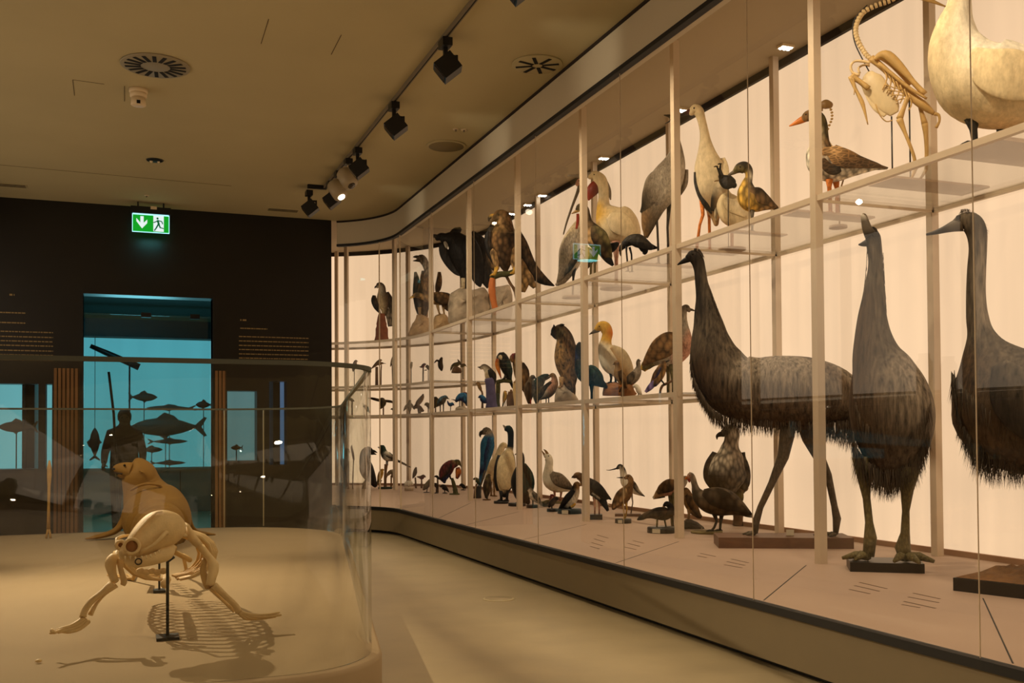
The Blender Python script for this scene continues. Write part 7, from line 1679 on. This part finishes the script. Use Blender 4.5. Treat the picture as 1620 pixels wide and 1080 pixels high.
# skua and puffin
b = Bird('dark_skua', 'dark brown seabird with long wings crossing behind the post', 'bird', (945, 821), DECK, face=-1, lift=0.025)
b.slab(932, 953, 8, .13, M_BASEK)
b.body([(908, 754, 2.6, 'BB'), (913, 752, 5.5, 'bB'), (920, 755, 6.5, 'Bb'), (926, 761, 8.5, 'Bb'), (934, 768, 11.5, 'KB'), (943, 775, 12, 'KB'), (952, 781, 9, 'KB'), (959, 786, 5, 'KK')], .8, P_FINE)
b.beak([(909, 753.5, 2.2, 'KK'), (906, 754, 1.5, 'KK'), (904.5, 756, .5, 'KK')])
b.wing([(930, 760, 4), (942, 769, 8), (954, 780, 6), (967, 790, 1)], P_DARK, .18, 'Kk'); b.wing([(936, 780, 3), (950, 790, 3.4), (960, 797, 1.6), (965, 800, .5)], P_DARK, .3, 'wK', both=False)
b.tail([(950, 784, 7, 'kk'), (956, 796, 5, 'kk'), (962, 808, 2, 'kk')])
b.leg([(940, 786), (941, 798), (941, 813)], [3, 1.4, 1.3], 'p', 3, 6); b.leg([(947, 787), (948, 800), (948, 813)], [3, 1.4, 1.3], 'p', -3, 6)
b = Bird('razorbill', 'black and white auk leaning on a labelled round black base', 'bird', (902, 812), DECK, face=1, lift=0.03)
b.disc(901, 19, 8, M_BASEK, label=True)
b.body([(917, 767, 2.4, 'bb'), (913, 766, 5, 'bn'), (911, 771, 6, 'kn'), (909, 779, 8, 'kw'), (904, 788, 10, 'kw'), (898, 796, 8.5, 'kw'), (892, 801, 4.5, 'kk'), (886, 804, 1.6, 'kk')], .85, P_FINE)
b.beak([(917, 766, 2.4, 'nn'), (920, 767, 1.8, 'nn'), (922.5, 769, .6, 'nn')])
b.wing([(908, 775, 3), (899, 786, 5.5), (891, 797, 4), (884, 805, 1)], P_DARK, .25, 'kk')
b.loft('belly_tint', [(909, 795, 3, 'yy'), (905, 799, 4, 'yy'), (901, 801, 2, 'yy')], .5, P_FINE, 0, None, False, off=lambda r: b.hug(r[0], r[1])-1.5*b.s)
for n in (3, -3): b.leg([(902, 797), (902, 804)], [2.4, 2], 'k', n, 5)
b = Bird('auklet', 'small dark bird on the left black disc behind the auk', 'bird', (873, 809), DECK, face=1, lift=0.02)
b.disc(874, 9, 5, M_BASEK)
b.body([(882, 789, 2, 'KK'), (879.5, 788, 3.2, 'Kk'), (876, 792, 4.4, 'KG'), (872, 797, 4.4, 'KG'), (869, 801, 1.8, 'KK')], .8, P_FINE)
b.beak([(882, 789, 1.1, 'KK'), (885, 790, .4, 'KK')])
for n in (2, -2): b.leg([(873, 799), (873, 804)], [1.2, 1], 'K', n, 3)
b = Bird('wigeon', 'small chestnut headed duck resting low behind the gull', 'bird', (875, 801), DECK, face=1)
b.body([(875.5, 785, 1.8, 'hh'), (873, 783.5, 3, 'hh'), (873, 788, 3, 'hp'), (871, 793.5, 5, 'ep'), (866, 796.5, 5, 'eg'), (860, 797.5, 3.4, 'eg'), (856, 797, 1.2, 'gg')], .85, P_FINE)
b.beak([(875.5, 785.3, 1.1, 'KK'), (878.5, 786.5, .5, 'KK')]); b.wing([(869, 792, 2.4), (863, 795, 3.6), (857, 797, .8)], P_MID, .2, 'eG')
# gull
b = Bird('herring_gull', 'grey backed gull with wide open bill pointing up', 'bird', (882, 795), DECK, face=-1, lift=0.01)
b.disc(880, 24, 2.4, mat('mossy_base'))
b.body([(864, 721, 4, 'ww'), (867, 723, 6, 'ww'), (869, 730, 6.2, 'ww'), (868, 741, 7, 'ww'), (868, 751, 10, 'lw'), (873, 759, 15, 'gw'), (884, 764, 15.5, 'gw'), (894, 768, 11, 'gw'), (902, 772, 6, 'lw'), (908, 774, 2, 'lw')], .85, P_SOFT)
b.beak([(866, 718, 2.6, 'nn'), (863.5, 713.5, 1.7, 'nn'), (860, 710.5, .4, 'KK')]); b.beak([(862.5, 721, 2.2, 'nn'), (860, 717, 1.5, 'nn'), (857, 712.5, .4, 'nn')], name='lower_beak')
b.wing([(872, 748, 4, 'gg'), (882, 757, 10, 'gg'), (893, 765, 8, 'gG'), (903, 771, 4, 'Gk'), (909, 774, .8, 'kk')], P_FINE, .15)
b.eye(868, 721, 1)
b.leg([(877, 776), (878, 786), (878, 795)], [2.4, 1.5, 1.4], 'p', 4, 6); b.leg([(888, 777), (887, 786), (886, 795)], [2.4, 1.5, 1.4], 'p', -4, 6)
b = Bird('little_tern', 'small grey-white tern on a black base right of the fifth post', 'bird', (842, 803), DECK, face=-1, lift=0.02)
b.disc(842, 9.5, 5, M_BASEK)
b.body([(835.5, 775, 1.8, 'kw'), (838, 773.5, 3.6, 'kw'), (840.5, 778, 4.4, 'gw'), (843.5, 784, 6.6, 'gw'), (848, 789, 5.5, 'gw'), (852, 794, 3, 'gl'), (856, 799, .8, 'gl')], .85, P_FINE)
b.beak([(835.5, 775, 1, 'KK'), (832, 776.5, .3, 'KK')])
b.wing([(843, 778, 2.4), (848, 785, 4.4), (853, 792, 3), (858, 799, .6)], P_MID, .2, 'gG')
for n in (2, -2): b.leg([(843, 789), (843, 799)], [1.2, .9], 'K', n, 3)
# diver, penguin, macaw group
b = Bird('great_northern_diver', 'tall upright diver with dark neck, cream belly and raised beak', 'bird', (797, 796), DECK, face=-1, lift=0.02)
b.disc(793, 12, 4, M_BASEK)
b.body([(801, 679, 3.4, 'kk'), (804, 677.5, 5.4, 'mk'), (807.5, 683, 5.2, 'kk'), (808, 694, 4.7, 'kk'), (807.5, 706, 5, 'kk'), (806, 712, 6, 'cc'), (803.5, 722, 11.5, 'kc'), (801, 736, 15, 'kc'), (800, 752, 15, 'kc'), (799, 765, 12.5, 'kc'), (798.5, 775, 9, 'kc'), (798, 782, 5, 'kk')], .85, P_FINE)
b.beak([(801, 678, 2.6, 'gg'), (798, 674.5, 1.8, 'gg'), (795.5, 672, .5, 'gg')])
b.loft('belly', [(804, 714, 5, 'cc'), (803, 724, 11, 'cc'), (801.5, 738, 14, 'cc'), (801, 752, 14, 'cc'), (800, 765, 11, 'cc'), (799, 774, 6, 'cc')], .5, P_SOFT, 0.05, None, False)
b.wing([(790, 720, 3), (787, 738, 5), (786, 758, 5), (788, 776, 3)], P_DARK, .4, 'kk', both=False, lift=-6)
b.eye(804, 675.5, .9)
for x, n in ((793, 3), (802, 3)): b.leg([(x, 776), (x, 786), (x, 796)], [4, 2.4, 2.4], 'k', n, 7)
b = Bird('cormorant', 'dark green-black cormorant half hidden by the fifth post', 'bird', (823, 800), DECK, face=-1, lift=0.02)
b.disc(818, 14, 5, M_BASEK)
b.body([(820, 720, 3, 'kk'), (823, 718, 5, 'kk'), (825, 725, 5, 'kk'), (824.5, 735, 6, 'mk'), (823.5, 746, 11, 'mk'), (823.5, 760, 15.5, 'mk'), (825, 774, 15, 'mk'), (826, 786, 11, 'kk'), (827, 795, 5, 'kk')], .85, P_DARK)
b.beak([(819, 719, 1.8, 'GG'), (816.5, 718, 1.3, 'GG'), (814.5, 719.5, .4, 'GG')])
b.wing([(828, 734, 4), (835, 750, 8), (839, 766, 7), (841, 778, 2)], P_DARK, .3, 'mk')
b.tail([(828, 780, 8, 'kk'), (833, 790, 6, 'kk'), (837, 797, 2, 'kk')])
for n in (3, -3): b.leg([(822, 790), (821, 800)], [3, 2.4], 'k', n, 6)
b = Bird('cream_penguin', 'cream coloured tall bird behind the diver, leaning left', 'bird', (782, 785), DECK, face=1)
b.body([(801, 706, 3, 'cc'), (797, 704, 5, 'cc'), (793, 709, 5.5, 'cc'), (790, 720, 7, 'cc'), (784, 733, 9.5, 'cc'), (778, 746, 9, 'cc'), (775, 757, 6, 'cc')], .85, P_SOFT)
b.beak([(801, 706, 1.6, 'nn'), (805, 707, .5, 'nn')])
b.tail([(778, 748, 7, 'cc'), (771, 758, 5, 'cc'), (767, 770, 1.5, 'tt')]); b.wing([(787, 720, 3), (780, 735, 6), (773, 748, 3)], P_SOFT, .2, 'ca')
for x, n in ((782, 2), (777, -2)): b.leg([(x, 752), (x, 768), (x, 785)], [3, 1.5, 1.4], 'n', n, 5)
b = Bird('brown_owl_post', 'slim olive brown bird standing upright before the cream one', 'bird', (770, 791), DECK, face=1)
b.root.name = 'nightjar'
b.body([(774.5, 751, 1.6, 'ee'), (773, 752, 3, 'eB'), (772, 760, 5, 'eB'), (771, 770, 6.2, 'eB'), (770, 779, 5, 'eB'), (769.5, 786, 2.6, 'BB')], .8, P_MID)
b.beak([(774.5, 751, .9, 'KK'), (777, 752, .3, 'KK')]); b.wing([(769, 758, 2.5), (767, 771, 3.6), (767.5, 783, 1)], P_MID, .25, 'BB')
b.disc(770, 6.5, 1.8, M_LOG)
for n in (1.6, -1.6): b.leg([(771, 784), (771, 791)], [1.3, 1.1], 'K', n, 3)
b = Bird('blue_macaw', 'long blue macaw with hooked dark beak on a dark stump', 'bird', (757, 788), DECK, face=-1)
b.log([(759, 768), (757, 777), (756, 788)], [3.4, 4.6, 5.6], M_BASEK, 'stump', -1, True)
b.body([(765, 684, 4, 'Gg'), (769, 681.5, 6.4, 'Gl'), (773, 685, 6.4, 'gl'), (773.5, 692, 8.5, 'uu'), (771, 701, 10.5, 'uu'), (769.5, 711, 10, 'uu'), (768, 721, 8.4, 'Uu'), (766, 733, 7, 'Uu'), (764, 744, 5, 'UU')], .8, P_FINE)
b.beak([(766, 683, 4.4, 'KK'), (761.5, 684.5, 3.4, 'KK'), (759.5, 688, 2, 'KK'), (760.3, 691.5, .5, 'KK')])
b.wing([(776, 692, 4), (776, 704, 6.5), (772, 720, 6), (769, 736, 3), (767, 748, 1)], P_FINE, .25, 'uU')
b.tail([(766, 734, 6.5, 'UU'), (763, 750, 5, 'uU'), (760, 764, 3.2, 'uu'), (757, 776, 1, 'uu')])
b.eye(769, 682, .9)
for n in (2, -2): b.leg([(768, 742), (763, 760), (760, 769)], [2.4, 1.6, 1.5], 'G', n, 3, down=False)
b = Bird('small_green_parrot', 'small green and black bird perched beside the macaw tail', 'bird', (754, 788), DECK, face=-1)
b.body([(750, 757.5, 1.6, 'KK'), (752.5, 757, 2.4, 'em'), (755.5, 760, 3.6, 'em'), (758, 764, 3, 'mm'), (759, 769, 1, 'mm')], .8, P_FINE); b.beak([(750, 757.5, .8, 'KK'), (748, 758, .3, 'KK')])
b.log([(755, 764), (752, 774), (751, 788)], [1.2, 1.6, 2.2], M_LOG, 'perch', 1, True); b.leg([(755, 762), (754.8, 765)], [.7, .7], 'K', 0, 2, down=False)
# turaco
b = Bird('maroon_turaco', 'maroon and blue bird with orange throat bending over a mossy stump', 'bird', (720, 782), DECK, face=1, lift=0)
b.log([(715, 756), (718, 766), (720, 774), (721, 782)], [2.6, 3.4, 4, 4.6], M_MOSS, 'stump', 0, True)
b.slab(711, 727, 1.6, .14, M_MOSS)
b.body([(727, 734, 2.4, 'ee'), (724.5, 731.5, 5, 'ee'), (720, 733, 6, 'eh'), (714, 735, 8, 'hh'), (708, 741, 10, 'hh'), (703.5, 749, 9.5, 'hU'), (702, 757, 6.5, 'UU'), (703, 762, 2.6, 'UU')], .85, P_MID)
b.beak([(727, 734, 1.8, 'KK'), (729, 736.5, 1, 'KK'), (729, 739, .3, 'KK')])
b.loft('throat', [(724, 739, 3, 'hh'), (725, 745, 4.6, 'oo'), (724.5, 751, 4, 'oh'), (722.5, 757, 2, 'hh')], .8, P_FINE, 0, None, False)
b.wing([(713, 732, 3), (706, 742, 7), (700, 752, 4), (696, 758, 1)], P_MID, .2, 'hK'); b.tail([(700, 756, 4, 'UU'), (696, 757, 2, 'kk'), (691, 756, .6, 'kk')])
for n in (2, -2): b.leg([(711, 750), (713, 757)], [1.8, 1.4], 'K', n, 3, down=False)
def mini(name, label, foot, body, beak, col='Bb', perch=None, legs=True, face=-1, disc=None, y=771):
    b = Bird(name, label, 'bird', (foot[0], foot[1]), DECK, face=face)
    b.body([(*q, col) for q in body], .8, P_FINE); b.beak([(*beak[0], .9, 'KK'), (*beak[1], .3, 'KK')])
    if perch: b.log([perch, (foot[0], foot[1])], [1.3, 1.7], M_LOG, 'perch', 0, True)
    elif legs:
        for n in (1, -1): b.leg([(body[len(body)//2][0], body[len(body)//2][1]+1), (foot[0], foot[1])], [.8, .8], 'K', n, 2.4)
    if disc: b.disc(foot[0], disc, 1.2, M_BASEK)
    return b
mini('hummingbird', 'tiny dark bird on a thin stick left of the turaco', (692.5, 779), [(688, 753.5, 1.2), (690, 753.2, 1.8), (692.5, 754.5, 2), (695, 756, .8)], ((688, 753.5), (685.5, 753.3)), 'Kk', (692.3, 756), face=-1)
mini('wagtail', 'small dark bird standing low under the turaco rump', (704, 780), [(698, 769.5, 1.8), (700, 768.5, 3), (703, 771, 4.2), (707, 774, 2.4), (710, 778, .6)], ((698, 769.5), (695.5, 770)), 'Kk', disc=4)
mini('dipper', 'small dark bird right beside the third post foot', (690, 780), [(687, 766.5, 1.4), (688.5, 765.5, 2.4), (690.5, 768.5, 3), (692, 772, 1)], ((687, 766.5), (685, 767)), 'KB', disc=3.5)
mini('black_lark', 'small black bird at the right end behind the mossy stump', (733, 775), [(728, 767, 1.4), (730, 766.5, 2.4), (733, 769, 3), (736, 771.5, 1.6)], ((728, 767), (726, 767.5)), 'kk', disc=4)
mini('jacana', 'olive brown triangular bird low on a base left of the third post', (675, 779), [(680.5, 757.5, 1.2), (679.5, 760, 2.4), (677, 765, 4), (673.5, 770, 4), (670, 774, 1.6)], ((680.8, 757.3), (682.3, 757.6)), 'eB', face=1, disc=5)
mini('owlet', 'small upright bird on a curved brown post right of the white ball', (658, 772), [(658, 739.5, 1.2), (657.5, 741.5, 2.2), (656.5, 747, 3.4), (654.8, 752, 2.6), (653, 756, .8)], ((658.4, 739.5), (660, 740)), 'GB', (657, 755), face=1)
mini('roller', 'brown bird lying level on a straight post', (667, 772), [(672, 753.5, 1.6), (670, 753.2, 3), (667, 755, 3.4), (663.5, 754.5, 2), (659.5, 754, .6)], ((672, 753.8), (674, 754.6)), 'Bh', (667, 757), face=1)
b = mini('ptarmigan', 'round white bird like a ball on a small pale dish', (646, 776), [(640.5, 768, 2), (643, 765.5, 4), (646.5, 764.8, 5.2), (650, 764.8, 4), (652.5, 766, 1.6)], ((640.5, 768), (638.8, 769)), 'ww', legs=False)
b.disc(647, 7, 5.5, mat('pale_dish', (190, 170, 140), .6), name='dish')
b = mini('spoonbill_chick', 'pale grey bird with drooping neck behind the magpie post', (621, 771), [(612.5, 752, 1.4), (614, 750, 2.4), (617, 747, 3.4), (621, 747, 5), (624, 751, 5.4), (625, 757, 3)], ((612.5, 752), (611.8, 756)), 'll', legs=False)
for x, n in ((619, 1), (624, -1)): b.leg([(x, 752), (x, 771)], [1.4, 1.2], 'n', n, 3)
b = Bird('oriole', 'yellow bird sloping upright left of the magpie post', 'bird', (601, 771), DECK, face=1)
b.body([(606, 743, 1.8, 'yy'), (604.3, 744, 3, 'ny'), (602.5, 749, 4.2, 'ny'), (600.5, 755, 3.8, 'ny'), (598.5, 761, 2, 'ee')], .8, P_FINE); b.tail([(599, 759, 2.4, 'nn'), (596.5, 766, 1.6, 'ee')]); b.beak([(606, 743, .9, 'oo'), (608, 743.5, .3, 'oo')])
b.log([(603, 759), (601, 765), (601, 771)], [1.3, 1.4, 1.8], M_LOG, 'perch', 0, True); b.leg([(602, 756), (602.5, 760)], [.8, .7], 'K', 0, 2, down=False)
b = Bird('magpie', 'black and white magpie with very long tail on a slim post', 'bird', (609.5, 773), DECK, face=-1)
b.body([(601.5, 708.5, 2.4, 'kk'), (604.5, 707.5, 4.6, 'mk'), (606.5, 713, 5, 'mk'), (609, 718.5, 6.6, 'wk'), (613.5, 722, 7.6, 'mw'), (619, 724, 5.8, 'mg'), (625, 726.5, 3, 'mk')], .8, P_FINE)
b.beak([(602, 708, 1.6, 'kk'), (597.5, 707, .5, 'kk')]); b.wing([(609, 715, 2, 'ww'), (614, 719, 3.8, 'wK'), (620, 723, 2.6, 'gK'), (626, 727, .6, 'KK')], P_FINE, .2)
b.tail([(620, 725, 3, 'mm'), (632, 730, 1.8, 'KK'), (642, 735, 1.6, 'gg'), (650, 739, .6, 'gg')], depth=.5)
b.log([(611, 734), (610, 745), (609.5, 758), (609.5, 773)], [3, 2.4, 2.2, 2.8], M_LOG, 'post', 0, True); b.disc(609.5, 11, 3, mat('dark_moss', (34, 44, 28), .95), name='mossy_base')
b.leg([(611.5, 728), (611, 735)], [1, .9], 'k', 1, 3, down=False); b.leg([(613.5, 728), (613, 735)], [1, .9], 'k', -1, 3, down=False)
b = Bird('raven', 'big black raven with open bill facing right by the vitrine corner', 'bird', (579, 773), DECK, face=1)
b.log([(580, 760), (578, 766), (577.5, 773)], [3.4, 4.4, 5.4], M_LOG, 'stump', -1, True)
b.body([(588, 715, 4.4, 'kk'), (583, 713.5, 8, 'Kk'), (578.5, 718, 8.5, 'kk'), (577, 728, 8.5, 'kk'), (580, 740, 10.5, 'kk'), (585, 751, 9, 'kk'), (589.5, 760, 6.5, 'kk'), (593, 766, 3.5, 'kk')], .85, P_DARK)
b.beak([(588, 713.5, 3, 'kk'), (592.5, 713.8, 2, 'kk'), (597, 716, .4, 'kk')]); b.beak([(588, 717, 2.4, 'kk'), (592, 717.5, 1.6, 'kk'), (595.5, 718.8, .4, 'kk')], name='lower_beak')
b.wing([(575, 726, 3), (574, 740, 5.5), (578, 752, 5), (584, 762, 1)], P_DARK, .25, 'Kk'); b.tail([(588, 757, 5, 'kk'), (592, 765, 5, 'kk'), (595, 770, 2, 'kk')])
b.eye(584, 712, .8)
for n in (2, -2): b.leg([(583, 753), (581, 761)], [2.4, 1.6], 'k', n, 4, down=False)
b = Bird('green_woodpecker', 'slim green bird upright on a stand seen through the vitrine corner', 'bird', (549, 773), DECK, face=1)
b.log([(549, 757), (549.5, 766), (549.5, 773)], [2.4, 2.6, 3.4], M_LOG, 'stand', 0, True)
b.body([(551.5, 714, 1.8, 'GG'), (549, 712, 4.2, 'Ge'), (547.5, 719, 4.4, 'ee'), (546.5, 729, 5, 'eG'), (547.5, 740, 5, 'eG'), (549, 750, 3.4, 'GG'), (550, 758, 1.6, 'GG')], .8, P_FINE); b.beak([(551.5, 713.5, 1, 'KK'), (554, 715, .3, 'KK')])
b.wing([(543, 722, 2.4), (541.5, 729, 3.4), (543.5, 739, 2.6), (546, 748, .8)], P_MID, .3, 'ee', both=False, flat_out=True)
b.leg([(548.5, 752), (549, 757)], [1.2, 1], 'K', 0, 3, down=False)
b = Bird('grass_stalk_bird', 'thin brown bird clinging to a thin rod at the vitrine corner', 'bird', (558, 773), DECK, face=1)
b.root.name = 'treecreeper'
b.body([(556.3, 705.5, 1.1, 'hh'), (556.3, 708, 1.6, 'hb'), (557.8, 716, 1.9, 'hb'), (559.3, 724, 1.7, 'hb'), (560, 728, .6, 'hh')], .8, P_FINE); b.beak([(556.6, 705, .6, 'KK'), (557.6, 703.3, .2, 'KK')])
b.log([(559.5, 726), (558.6, 745), (558, 773)], [.9, .9, 1], M_LOG, 'rod', 0, True)
# ---------------------------------------------------------------- printed captions on the deck
def caption(pts, label):
    t = None
    for k, (a, c) in enumerate(pts):
        A, B = on_z(*a, DECK), on_z(*c, DECK)
        if t is None: t = thing('deck_caption', label, 'caption', ((A.x+B.x)/2, (A.y+B.y)/2, DECK), 'printed captions on the deck')
        d = B-A; nn = V((-d.y, d.x, 0)).normalized()*0.0055
        MB().obox((A+B)/2+V((0, 0, 0.0005)), d/2, nn, (0, 0, 0.0005)).build('text_line', mat('caption_ink', (96, 72, 54), .8), t, smooth=False)
caption([((1360, 921), (1403, 931)), ((1352, 926), (1391, 935)), ((1344, 932), (1376, 939))], 'printed caption lines on the deck left of the rhea base front')
caption([((1445, 938), (1487, 947)), ((1437, 944), (1485, 953)), ((1430, 951), (1480, 962)), ((1427, 956), (1455, 961))], 'printed caption lines on the deck before the ostrich base')
caption([((1108, 875), (1132, 880)), ((1104, 879), (1118, 882))], 'printed caption lines on the deck before the guineafowl')
caption([((1157, 884), (1184, 890)), ((1150, 888), (1178, 894)), ((1146, 893), (1174, 898))], 'printed caption lines on the deck before the emu board')
caption([((945, 846), (962, 851)), ((940, 852), (956, 857)), ((936, 858), (953, 863)), ((934, 864), (948, 868))], 'printed caption lines on the deck between two glass joints')
caption([((1002, 855), (1018, 859)), ((993, 859), (1012, 864)), ((988, 865), (1006, 869))], 'printed caption lines on the deck right of the middle glass joint')
